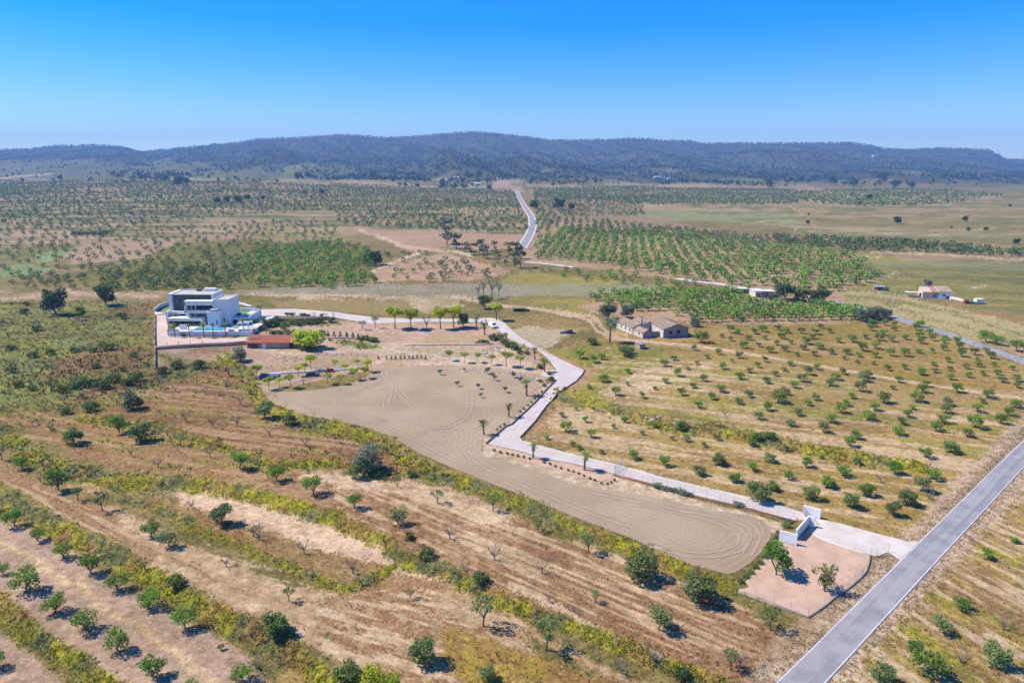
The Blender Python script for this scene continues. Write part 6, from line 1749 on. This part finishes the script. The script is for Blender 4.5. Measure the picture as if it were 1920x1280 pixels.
# --- small white house and its open store
wh = root('small_white_house', 'small white house with pale flat roof and covered porch beside a dark pine', 'house')
g4 = G(1416, 557.5); k_ = mpp(g4[1], g4[2])
T7 = rot(g4[0], g4[1], R(4)); W4 = 18 * k_
MB().prism([T7(0, 0), T7(W4, 0), T7(W4, 8), T7(0, 8)], g4[2] - .5, g4[2] + 3.2).build('wall', FADW, wh)
MB().prism([T7(-.3, -.3), T7(W4 + .3, -.3), T7(W4 + .3, 8.3), T7(-.3, 8.3)], g4[2] + 3.2, g4[2] + 3.45).build('roof', DECK, wh)
MB().prism([T7(W4 + .31, .4), T7(W4 + 6, .4), T7(W4 + 6, 7), T7(W4 + .31, 7)], g4[2] + 2.9, g4[2] + 3.1).build('porch_roof', DECK, wh)
MB().prism([T7(W4 + .32, 3), T7(W4 + 5.5, 3), T7(W4 + 5.5, 6.8), T7(W4 + .32, 6.8)], g4[2] - .5, g4[2] + 2.9).build('porch_back_wall', STON, wh)
for u0 in (W4 + .5, W4 + 3, W4 + 5.6): MB().prism([T7(u0, .5), T7(u0 + .25, .5), T7(u0 + .25, .75), T7(u0, .75)], g4[2] - .5, g4[2] + 2.9).build('porch_post', WHITE, wh)
MB().prism([T7(W4 * .4, -.06), T7(W4 * .52, -.06), T7(W4 * .52, -.004), T7(W4 * .4, -.004)], g4[2], g4[2] + 2.1).build('door', SHADEM, wh)
for u0 in (.7, .12): MB().prism([T7(W4 * u0, -.06), T7(W4 * u0 + 1, -.06), T7(W4 * u0 + 1, -.004), T7(W4 * u0, -.004)], g4[2] + 1, g4[2] + 2.1).build('window', SHADEM, wh)
settle(wh)
sd_ = root('open_store', 'long low pale roofed shelter half hidden by trees left of the small white house', 'shed')
g5 = G(1372, 549); T8 = rot(g5[0], g5[1], R(-2))
MB().prism([T8(0, 0), T8(9, 0), T8(9, 5), T8(0, 5)], g5[2] + 2.2, g5[2] + 2.4).build('roof', DECK, sd_)
MB().prism([T8(.3, 3), T8(8.6, 3), T8(8.6, 4.6), T8(.3, 4.6)], g5[2] - .4, g5[2] + 2.2).build('wall', STON, sd_)
for u0 in (.2, 4.4, 8.5): MB().prism([T8(u0, .2), T8(u0 + .2, .2), T8(u0 + .2, .4), T8(u0, .4)], g5[2] - .4, g5[2] + 2.2).build('post', STON, sd_)
settle(sd_)

# --- pink and white house on the right
ph = root('pink_and_white_house', 'pink and white country house with red roof alone in the meadow', 'house')
g6 = G(1729, 558.5); T9 = rot(g6[0], g6[1], R(-14)); kk = mpp(g6[1], g6[2])
L1 = 26 * kk * 1.02; L2 = 22 * kk * 1.0
gz = g6[2]
MB().prism([T9(0, 0), T9(L1, 0), T9(L1, 8), T9(0, 8)], gz - 1, [gz + 3.4, gz + 3.4, gz + 5.0, gz + 5.0]).build('pink_wall', PNK, ph)
FADT = surf('faded_red_tiles', (0.46, 0.24, 0.17), (0.36, 0.2, 0.15), .8)
MB().prism([T9(L1 * .55, -.3), T9(L1, -.3), T9(L1, 8.3), T9(L1 * .55, 8.3)], [gz + 3.42, gz + 3.42, gz + 5.02, gz + 5.02], [gz + 3.6, gz + 3.6, gz + 5.2, gz + 5.2]).build('roof', FADT, ph)
MB().prism([T9(L1 + .01, -.2), T9(L1 + L2, -.2), T9(L1 + L2, 8), T9(L1 + .01, 8)], gz - 1.5, [gz + 3.7, gz + 3.7, gz + 5.4, gz + 5.4]).build('white_wall', WHITE, ph)
MB().prism([T9(L1 + .0, -.6), T9(L1 + L2 + .3, -.6), T9(L1 + L2 + .3, 8.3), T9(L1 + .0, 8.3)], [gz + 3.72, gz + 3.72, gz + 5.42, gz + 5.42], [gz + 3.9, gz + 3.9, gz + 5.6, gz + 5.6]).build('roof', OLDT, ph)
MB().prism([T9(L1 + L2 + .01, 0), T9(L1 + L2 + .06, 0), T9(L1 + L2 + .06, 7.9), T9(L1 + L2 + .01, 7.9)], gz - 1, gz + 3.6).build('end_wall', WHITE, ph)
for u0, z1, z2 in ((L1 * .68, .8, 1.9), (L1 + 2.2, 1.4, 2.3), (L1 + L2 * .62, -.6, 1.5)):
    y0 = -.26 if u0 > L1 else -.06
    MB().prism([T9(u0, y0), T9(u0 + 1.1, y0), T9(u0 + 1.1, y0 + .05), T9(u0, y0 + .05)], gz + z1, gz + z2).build('window' if z1 > 0 else 'door', SHADEM, ph)
MB().prism([T9(L1 + L2 * .85, -2.6), T9(L1 + L2 + 1.0, -2.6), T9(L1 + L2 + 1.0, -.65), T9(L1 + L2 * .85, -.65)], gz - 1.6, gz + 1.4).build('porch', WHITE, ph)
MB().prism([T9(L1 + L2 * .85 + .8, -2.66), T9(L1 + L2 + .4, -2.66), T9(L1 + L2 + .4, -2.61), T9(L1 + L2 * .85 + .8, -2.61)], gz - 1.5, gz + .9).build('door', SHADEM, ph)
MB().prism([T9(-7.5, 2), T9(-.05, 2), T9(-.05, 5.5), T9(-7.5, 5.5)], gz + 2.3, gz + 2.42).build('lean_to_roof', DECK, ph)
for u0 in (-7.3, -4, -1): MB().prism([T9(u0, 2.1), T9(u0 + .15, 2.1), T9(u0 + .15, 2.3), T9(u0, 2.3)], gz - .6, gz + 2.3).build('lean_to_post', METL, ph)
settle(ph)
kerb('yard_wall', [(1785,562),(1797,565),(1809,568.5)], .3, 1.8, FADW, 'pale low yard wall to the right of the pink and white house', 'wall')
g7 = G(1812, 570); e = root('farm_trailer', 'white box trailer with reddish tailboard at the end of the pale yard wall', 'trailer')
MB().box(g7[0] + 5, g7[0] + 9, g7[1], g7[1] + 2.4, g7[2] + .7, g7[2] + 2.6).build('box_body', WHITE, e); MB().box(g7[0] - .5, g7[0] + 4.9, g7[1], g7[1] + 2.2, g7[2] + .6, g7[2] + 1.1).build('flat_bed', CARG, e)
MB().box(g7[0] - .5, g7[0] + 1, g7[1] + .2, g7[1] + 2.0, g7[2] + 1.1, g7[2] + 2.1).build('tailboard', REDP, e)
def wheel(parent, c_, r_, w_, axis, m=RUB):
    mb = MB(); a = Vector(axis).normalized() * w_ / 2; mb.tube([Vector(c_) - a, Vector(c_) + a], r_, 12); o = mb.build('wheel', m, parent)
    mb = MB(); mb.tube([Vector(c_) - a * 1.06, Vector(c_) + a * 1.06], r_ * .55, 10); mb.build('rim', METL, o)
    return o
for dx in (1.2, 2.2, 7.4): 
    for dy in (.1, 2.1): wheel(e, (g7[0] + dx, g7[1] + dy, g7[2] + .4), .42, .25, (0, 1, 0))
settle(e)
fs = root('field_shelter', 'small grey roofed shelter alone in the meadow left of the pink and white house', 'shed')
g8 = G(1643, 544.5)
MB().box(g8[0], g8[0] + 5.6, g8[1], g8[1] + 4, g8[2] + 2.0, g8[2] + 2.2).build('roof', METL, fs); MB().box(g8[0] + .2, g8[0] + 5.4, g8[1] + 2.6, g8[1] + 3.8, g8[2] - .3, g8[2] + 2.0).build('wall', STON, fs)
for dx in (.1, 2.7, 5.3): MB().box(g8[0] + dx, g8[0] + dx + .15, g8[1] + .1, g8[1] + .25, g8[2] - .3, g8[2] + 2).build('post', METL, fs)
settle(fs)
# sunken stone shelter above the driveway
gs = G(962, 584); e = root('stone_shelter', 'low stone shelter with dark opening in the grass above the driveway bend', 'shelter')
MB().box(gs[0], gs[0] + 6.5, gs[1], gs[1] + 5, gs[2] - .3, gs[2] + 1.5).build('wall', STON, e); MB().box(gs[0] - .3, gs[0] + 6.8, gs[1] - .3, gs[1] + 5.3, gs[2] + 1.5, gs[2] + 1.7).build('roof', surf('earth_roof', (0.3, 0.24, 0.14)), e)
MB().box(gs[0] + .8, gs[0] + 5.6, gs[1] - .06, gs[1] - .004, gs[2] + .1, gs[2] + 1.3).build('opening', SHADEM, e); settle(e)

# --- distant houses
def far_house(px_, py_, wpx, hm, label, m=WHITE, n=3, dep=12):
    g_ = G(px_, py_); W_ = wpx * mpp(g_[1], g_[2]); e = root('distant_house', label, 'house')
    MB().box(g_[0] - W_ / 2, g_[0] + W_ / 2, g_[1], g_[1] + dep, g_[2] - 3, g_[2] + hm).build('wall', m, e)
    MB().prism([(g_[0] - W_ / 2 - .5, g_[1] - .5), (g_[0] + W_ / 2 + .5, g_[1] - .5), (g_[0] + W_ / 2 + .5, g_[1] + dep + .5), (g_[0] - W_ / 2 - .5, g_[1] + dep + .5)], hm + g_[2] + .01, [g_[2] + hm + .4] * 2 + [g_[2] + hm + 2] * 2).build('roof', DECK if m is WHITE else TILE, e)
    for q in range(n):
        xx_ = g_[0] - W_ / 2 + W_ * (q + .5) / n
        MB().box(xx_ - 1.2, xx_ + 1.2, g_[1] - .1, g_[1] - .01, g_[2] + hm * .3, g_[2] + hm * .75).build('window', SHADEM, e)
    settle(e)
for q in [(698,298,24,16,'wide white house at the foot of the wooded mountain, left of the middle'), (856,344,10,6,'small white house left of the far road among dark trees'), (895,348,13,6,'pale low house nearest to the top of the far road'),
          (1236,339,20,9,'pale long farm building on the far plain right of the middle'), (1638,327,12,9,'small white house in the brown clearing below the right hills'), (1256,341,10,7,'small pale hut next to the long farm building'),
          (1743,314,8,6,'tiny white house on the lower slope of the right mountain'), (70,312,14,6,'white greenhouse strip on the far left hillside'), (112,318,12,6,'small white greenhouse strip right of the larger one on the left hillside'),
          (1333,327,12,6,'small ochre building at the wood edge right of the middle')]:
    far_house(*q)

# --- pylons
def pylon(px_, yb_, hm, label):
    g_ = G(px_, yb_); e = root('electricity_pylon', label, 'pylon', 'pylons across the plain')
    x0, y0, z0 = g_; w_ = hm * .11
    for sx, sy in ((-1, -1), (1, -1), (1, 1), (-1, 1)):
        MB().tube([(x0 + sx * w_, y0 + sy * w_, z0 - 1), (x0 + sx * w_ * .3, y0 + sy * w_ * .3, z0 + hm * .65), (x0, y0, z0 + hm)], .16, 4).build('leg', METL, e)
    mb = MB()
    for q in range(7):
        za = z0 + hm * .65 * q / 7; zb_ = z0 + hm * .65 * (q + 1) / 7; wa = w_ * (1 - .7 * q / 7); wb = w_ * (1 - .7 * (q + 1) / 7)
        for sx in (-1, 1):
            mb.tube([(x0 + sx * wa, y0 - wa, za), (x0 - sx * wb, y0 - wb, zb_)], .09, 3); mb.tube([(x0 + sx * wa, y0 + sx * wa, za), (x0 + sx * wb, y0 - sx * wb, zb_)], .09, 3)
    mb.build('bracing', METL, e)
    for q in (.68, .8, .92): MB().tube([(x0 - hm * .13, y0, z0 + hm * q), (x0, y0, z0 + hm * q + .6), (x0 + hm * .13, y0, z0 + hm * q)], .13, 4).build('cross_arm', METL, e)
    settle(e)
pylon(835, 374, 40, 'thin lattice pylon on the plain left of the far road'); pylon(484, 392, 42, 'lattice pylon in front of the wooded left hills')
pylon(1195, 345, 34, 'faint lattice pylon right of the far road'); pylon(1835, 339, 50, 'lattice pylon below the mountain at the right edge'); pylon(1036, 345, 34, 'faint lattice pylon just right of the far road top')

# --- entrance walls and gate
en = root('entrance_walls', 'white angled entrance walls with a shaded niche beside the gravel yard', 'wall')
def wall_px(p0, p1, h_, th=.25, name='wall_panel', m=WHITE, parent=en, h2=None):
    a = G(*p0); c_ = G(*p1); d_ = Vector((c_[0] - a[0], c_[1] - a[1])); d_.normalize(); n_ = Vector((-d_.y, d_.x)) * th
    q = [(a[0], a[1]), (c_[0], c_[1]), (c_[0] + n_.x, c_[1] + n_.y), (a[0] + n_.x, a[1] + n_.y)]
    h2 = h2 or h_
    return MB().prism(q, [a[2] - .3, c_[2] - .3, c_[2] - .3, a[2] - .3], [a[2] + h_, c_[2] + h2, c_[2] + h2, a[2] + h_]).build(name, m, parent)
wall_px((1459.5,1014.5), (1493,1023.5), 2.35)
wall_px((1492.5,1013), (1515.5,986.3), 2.25)
wall_px((1513.5,986), (1525,989.5), 2.3)
wall_px((1505,963.5), (1537.5,972.8), 2.05)
g_ = G(1500, 1003)
for p0, p1, z1, z2 in (((1500.8,1003.6),(1503.6,1000.3),1.0,1.5), ((1505,998.6),(1508.5,994.6),1.2,1.7)):
    a = G(*p0); c_ = G(*p1)
    MB().prism([(a[0], a[1]), (c_[0], c_[1]), (c_[0] + .03, c_[1] - .03), (a[0] + .03, a[1] - .03)], a[2] + z1, a[2] + z2).build('wall_plate', CREAM, en)
settle(en)
gt = root('entrance_gate', 'grey steel sliding gate between the white entrance walls', 'gate')
a = G(1521, 983); c_ = G(1506, 965)
def lerp2(t_, z_): return (a[0] + (c_[0] - a[0]) * t_, a[1] + (c_[1] - a[1]) * t_, a[2] + z_)
MB().tube([lerp2(0, .15), lerp2(0, 1.9)], .06, 5).build('frame', METL, gt); MB().tube([lerp2(1, .15), lerp2(1, 1.9)], .06, 5).build('frame', METL, gt)
MB().tube([lerp2(0, 1.9), lerp2(1, 1.9)], .06, 5).build('frame', METL, gt); MB().tube([lerp2(0, .15), lerp2(1, .15)], .06, 5).build('frame', METL, gt)
for q in range(1, 14): MB().tube([lerp2(q / 14, .15), lerp2(q / 14, 1.9)], .035, 4).build('bar', METL, gt)
settle(gt)

# --- fences
def fence(name, Ppx, label, nper=2.6, ht=1.8, gate=False):
    gx, gy, gz_ = GN(Ppx); P = resample(np.stack([gx, gy], 1), nper); Z_ = height(P[:, 0], P[:, 1])
    e = root(name, label, 'fence')
    for i in range(len(P)): MB().tube([(P[i, 0], P[i, 1], Z_[i] - .3), (P[i, 0], P[i, 1], Z_[i] + ht)], .035, 5).build('post', METL, e)
    mb = MB()
    for hh in np.linspace(.1, ht - .05, 6):
        for i in range(len(P) - 1): mb.tube([(P[i, 0], P[i, 1], Z_[i] + hh), (P[i + 1, 0], P[i + 1, 1], Z_[i + 1] + hh)], .008, 3)
    for i in range(len(P) - 1):
        for q in range(8):
            t_ = q / 8; A_ = P[i] * (1 - t_) + P[i + 1] * t_; z_ = Z_[i] * (1 - t_) + Z_[i + 1] * t_
            mb.tube([(A_[0], A_[1], z_ + .05), (A_[0], A_[1], z_ + ht - .05)], .006, 3)
    o = mb.build('wire_mesh', METL, e); settle(e)
fence('wire_fence', [(1160,892),(1225.5,908.6),(1301,929.5),(1400,952.5),(1488,977)], 'wire fence on grey posts between the long driveway and the ploughed field')
fence('wire_fence', [(1666,1034),(1643,1044),(1632,1042),(1630,1056),(1625,1071),(1614,1083),(1592,1102),(1566,1120),(1544,1138),(1515,1158)], 'wire fence between the pink gravel yard and the road ditch')
fence('wire_fence', [(1515,1158),(1450,1134),(1384,1109)], 'wire fence at the lower edge of the pink gravel yard')
fg = root('field_gate', 'open steel field gate standing on the driveway by the last fan palm', 'gate')
a = G(1153, 889); c_ = G(1165, 872)
for t_ in (0, 1): MB().tube([lerp2(t_, 0), lerp2(t_, 2.3)], .07, 6).build('post', METL, fg)
for z_ in (.2, 1.2, 2.2): MB().tube([lerp2(0, z_), lerp2(1, z_)], .035, 4).build('rail', METL, fg)
for q in range(1, 9): MB().tube([lerp2(q / 9, .2), lerp2(q / 9, 2.2)], .02, 4).build('bar', METL, fg)
MB().tube([lerp2(0, .2), lerp2(1, 2.2)], .03, 4).build('brace', METL, fg)
settle(fg)
# road sign at the bottom
g_ = G(1429, 1273); e = root('road_sign', 'small round red and white road sign on a post at the lower road verge', 'sign')
MB().tube([(g_[0], g_[1], g_[2] - .2), (g_[0], g_[1], g_[2] + 2.0)], .035, 6).build('post', METL, e)
MB().tube([(g_[0], g_[1] - .06, g_[2] + 2.2), (g_[0], g_[1] - .04, g_[2] + 2.2)], .32, 16).build('rim', REDP, e)
MB().tube([(g_[0], g_[1] - .075, g_[2] + 2.2), (g_[0], g_[1] - .062, g_[2] + 2.2)], .22, 16).build('face', WHITE, e)
settle(e)

# --- white van on the upper driveway
def car(px_, py_, head, L, W_, H_, paint_, label, cat, name, van=True):
    g_ = G(px_, py_); e = empty(name, g_, head); tag(e, label, cat)
    # side profile (x forward) extruded over the width
    if van: prof = [(-L/2, .35), (-L/2, H_ * .93), (-L/2 + .25, H_), (L * .16, H_), (L * .34, H_ * .60), (L/2 - .08, H_ * .50), (L/2, H_ * .36), (L/2, .35)]
    else: prof = [(-L/2, .35), (-L/2, H_ * .62), (-L * .42, H_ * .68), (-L * .30, H_), (L * .08, H_), (L * .24, H_ * .66), (L/2 - .1, H_ * .56), (L/2, H_ * .4), (L/2, .35)]
    n = len(prof); mb = MB()
    for s_ in (-1, 1):
        for x1, z1 in prof:
            ins = .12 if z1 > H_ * .65 else 0
            mb.v.append((x1, s_ * (W_ / 2 - ins), z1))
    mb.f.append(tuple(range(n))); mb.f.append(tuple(range(2 * n - 1, n - 1, -1)))
    for i in range(n):
        j = (i + 1) % n; mb.f.append((i, j, n + j, n + i))
    mb.build('body', paint_, e)
    # glazing
    fi = [i for i in range(n) if abs(prof[i][1] - H_) < 1e-6][-1]
    (xa, za), (xb, zb_) = prof[fi], prof[fi + 1]
    def wq(t_, s_): return (xa + (xb - xa) * t_ + .02, s_ * (W_ / 2 - .17), za + (zb_ - za) * t_ + .02)
    MB().quad(wq(.1, -1), wq(.1, 1), wq(.92, 1), wq(.92, -1)).build('windscreen', GLASS, e)
    for s_ in (-1, 1):
        y_ = s_ * (W_ / 2 - .045)
        x1 = -L * (.02 if van else .26)
        q = [(x1, y_, H_ * .62), (xb - .25, y_, H_ * .62), (xa + .0, s_ * (W_ / 2 - .115), H_ * .9), (x1 + .05, s_ * (W_ / 2 - .115), H_ * .9)]
        MB().poly(q if s_ < 0 else q[::-1]).build('side_window', GLASS, e)
        for x2 in (-L * .31, L * .31): wheel(e, (x2, s_ * (W_ / 2 - .1), .34), .34, .24, (0, 1, 0))
        MB().box(L/2 - .02, L/2 + .03, s_ * W_ * .36 - .14, s_ * W_ * .36 + .14, H_ * .36, H_ * .46).build('headlight', TEAL, e)
    MB().box(L/2 - .02, L/2 + .08, -W_ / 2 + .05, W_ / 2 - .05, .32, .55).build('bumper', CARG, e)
    return e
car(924, 613.5, R(-62), 5.2, 2.0, 2.2, CARW, 'white van parked on the upper driveway facing downhill', 'van', 'parked_van')
car(586, 705, R(4), 4.3, 1.75, 1.5, CARG, 'dark car parked among the young yellow-green trees', 'car', 'parked_car', van=False)
# covered blue load and small red machine
g_ = G(512, 712); e = root('covered_trailer', 'long low trailer under blue tarpaulin among young trees at the field corner', 'trailer')
MB().box(g_[0] - 5.5, g_[0] + 2, g_[1], g_[1] + 2.2, g_[2] + .55, g_[2] + .8).build('bed', CARG, e)
MB().prism([(g_[0] - 4.6, g_[1] + .05), (g_[0] + 1.8, g_[1] + .05), (g_[0] + 1.8, g_[1] + 2.1), (g_[0] - 4.6, g_[1] + 2.1)], g_[2] + .8, [g_[2] + 1.4, g_[2] + 1.2, g_[2] + 1.5, g_[2] + 1.7]).build('tarpaulin', BLUE, e)
for dx in (-3.5, -2.6, .8):
    for dy in (.1, 2.1): wheel(e, (g_[0] + dx, g_[1] + dy, g_[2] + .38), .38, .25, (0, 1, 0))
settle(e)
g_ = G(618, 697); e = root('small_tractor', 'small red tractor at the right end of the parked vehicles', 'tractor')
MB().box(g_[0] - .1, g_[0] + 1.4, g_[1] - .35, g_[1] + .35, g_[2] + .6, g_[2] + 1.25).build('hood', REDP, e); MB().box(g_[0] - .9, g_[0] - .1, g_[1] - .4, g_[1] + .4, g_[2] + .6, g_[2] + 1.0).build('seat_deck', REDP, e)
MB().box(g_[0] - .75, g_[0] - .35, g_[1] - .2, g_[1] + .2, g_[2] + 1.0, g_[2] + 1.35).build('seat', CARG, e); MB().tube([(g_[0] - .9, g_[1] - .4, g_[2] + .9), (g_[0] - .9, g_[1] - .4, g_[2] + 2.1), (g_[0] - .9, g_[1] + .4, g_[2] + 2.1), (g_[0] - .9, g_[1] + .4, g_[2] + .9)], .04, 5).build('roll_bar', CARG, e)
for s_ in (-1, 1):
    wheel(e, (g_[0] - .6, g_[1] + s_ * .6, g_[2] + .55), .55, .3, (0, 1, 0)); wheel(e, (g_[0] + 1.1, g_[1] + s_ * .5, g_[2] + .32), .32, .2, (0, 1, 0))
settle(e)
# pale sitting stones / bollards near the van
for a_, b_ in ((903,607),(911,604)):
    g_ = G(a_, b_); e = root('gate_pillar', 'grey pillar left of the parked van', 'pillar', 'grey pillars beside the parked van')
    MB().box(g_[0] - .25, g_[0] + .25, g_[1] - .25, g_[1] + .25, g_[2], g_[2] + 1.3).build('shaft', GABL, e); MB().box(g_[0] - .32, g_[0] + .32, g_[1] - .32, g_[1] + .32, g_[2] + 1.3, g_[2] + 1.42).build('cap', GABL, e); settle(e)
# ruined hut remains right of the driveway
g_ = G(1050, 626); e = root('ruined_hut', 'collapsed dark stone hut remains on pale ground right of the driveway', 'ruin')
MB().prism([(g_[0], g_[1]), (g_[0] + 2.6, g_[1]), (g_[0] + 2.6, g_[1] + .5), (g_[0], g_[1] + .5)], g_[2] - .2, [g_[2] + .9, g_[2] + 1.6, g_[2] + 1.6, g_[2] + .9]).build('wall', STON, e)
MB().prism([(g_[0] + 2.7, g_[1]), (g_[0] + 5.4, g_[1] + .4), (g_[0] + 5.4, g_[1] + 3), (g_[0] + 2.7, g_[1] + 3)], g_[2] - .2, [g_[2] + 1.4, g_[2] + 1.9, g_[2] + 1.5, g_[2] + .9]).build('rear_wall', surf('dark_stone', (0.14, 0.11, 0.1)), e); settle(e)
for a_, b_, h_ in ((1341,959,1.6),(1388,957,1.2)):
    pass
# ------------------------------------------------------------------ air
hz_m = bpy.data.materials.new('hazy_air'); hz_m.use_nodes = True
nt = hz_m.node_tree
for n in list(nt.nodes): nt.nodes.remove(n)
out = nt.nodes.new('ShaderNodeOutputMaterial'); pv = nt.nodes.new('ShaderNodeVolumePrincipled')
pv.inputs['Color'].default_value = (0.32, 0.56, 1.0, 1); pv.inputs['Density'].default_value = 1.25e-4
pv.inputs['Anisotropy'].default_value = 0.0
nt.links.new(pv.outputs[0], out.inputs['Volume'])
hz = MB().box(-8300, 8300, -8300, 8300, -62, 400).build('haze', hz_m)
tag(hz, kind='stuff')

# ------------------------------------------------------------------ labels that single each plant out
LMK = [('the parked white van', 926, 610), ('the villa', 380, 600), ('the red roofed outbuilding', 510, 648), ('the farmhouse', 1225, 620), ('the small block shed', 1200, 650), ('the small white house', 1430, 552),
       ('the pink and white house', 1757, 560), ('the white entrance walls', 1500, 990), ('the sharp driveway bend', 1090, 698), ('the lower driveway corner', 925, 832), ('the pink gravel yard', 1500, 1090),
       ('the steel field gate', 1158, 884), ('the road sign', 1429, 1268), ('the big olive tree', 688, 870), ('the lower left picture corner', 0, 1280), ('the lower right picture corner', 1920, 1280),
       ('the sand patch left tip', 320, 925), ('the sand patch right tip', 745, 1050), ('the ploughed field left end', 490, 715), ('the ploughed field right end', 1445, 1010),
       ('the asphalt road at the right edge', 1915, 830), ('the side road at the right edge', 1915, 678), ('the burnt trees', 918, 540), ('the eroded orchard bank', 1225, 780),
       ('the top of the far road', 968, 355), ('the foot of the far road', 978, 466), ('the wooded left hills', 330, 320), ('the far fields right edge', 1900, 420), ('the pylon left of the far road', 835, 360),
       ('the lone grey-green olive tree', 250, 750), ('the middle left picture edge', 0, 700)]
ORD = ['nearest', 'second nearest', 'third nearest', 'fourth nearest', 'fifth nearest', 'sixth nearest', 'seventh nearest', 'eighth nearest', 'ninth nearest', 'tenth nearest'] + ['%dth nearest' % k_ for k_ in range(11, 200)]
buck = {}
for (e, a_, b_, w_, desc, cat) in PLANTS:
    d_ = [(math.hypot(a_ - l[1], (b_ - l[2]) * 1.3), i) for i, l in enumerate(LMK)]
    dd, i = min(d_)
    dx, dy = a_ - LMK[i][1], (b_ - LMK[i][2]) * 1.3
    side = ('right of' if dx > 0 else 'left of') if abs(dx) > abs(dy) else ('in front of' if dy > 0 else 'behind')
    nm = e.name.split('.')[0]
    if desc is None: desc = 'green almond tree'
    buck.setdefault((nm, desc, side, i), []).append((dd, e, w_))
for (nm, desc, side, i), L in buck.items():
    L.sort(key=lambda q: q[0])
    for k_, (dd, e, w_) in enumerate(L):
        if len(L) == 1: e['label'] = '%s %s %s' % (desc, side, LMK[i][0])
        else: e['label'] = '%s %s %s, %s' % (desc, side, LMK[i][0], ORD[k_])
    grp = L[0][1].get('group')
G_ORCH = 'almond trees of the orchards'
for (e, a_, b_, w_, desc, cat) in PLANTS:
    if 'group' not in e.keys():
        nm = e.name.split('.')[0]
        e['group'] = {'almond_tree': 'almond trees planted in rows', 'bare_tree': 'leafless trees on the fallow terraces', 'shrub': 'dark shrubs scattered on the scrubland', 'grey_shrub': 'dry grey shrubs', 'pine_tree': 'dark lone trees of the plain',
                      'field_tree': 'green trees on the fallow terraces', 'round_tree': 'rounded trees on the fallow terraces', 'thin_tree': 'thinly leaved trees on the terraces', 'olive_tree': 'olive trees', 'big_shrub': 'large shrubs in the foreground banks',
                      'leaning_tree': 'tall narrow trees in the foreground', 'burnt_tree': 'tall leafless trees behind the driveway', 'eucalyptus_tree': 'loose tall trees by the far road', 'garden_shrub': 'green shrubs of the villa gardens',
                      'fan_palm': 'fan palms', 'bare_tree': 'leafless trees'}.get(nm, nm.replace('_', ' ') + 's')
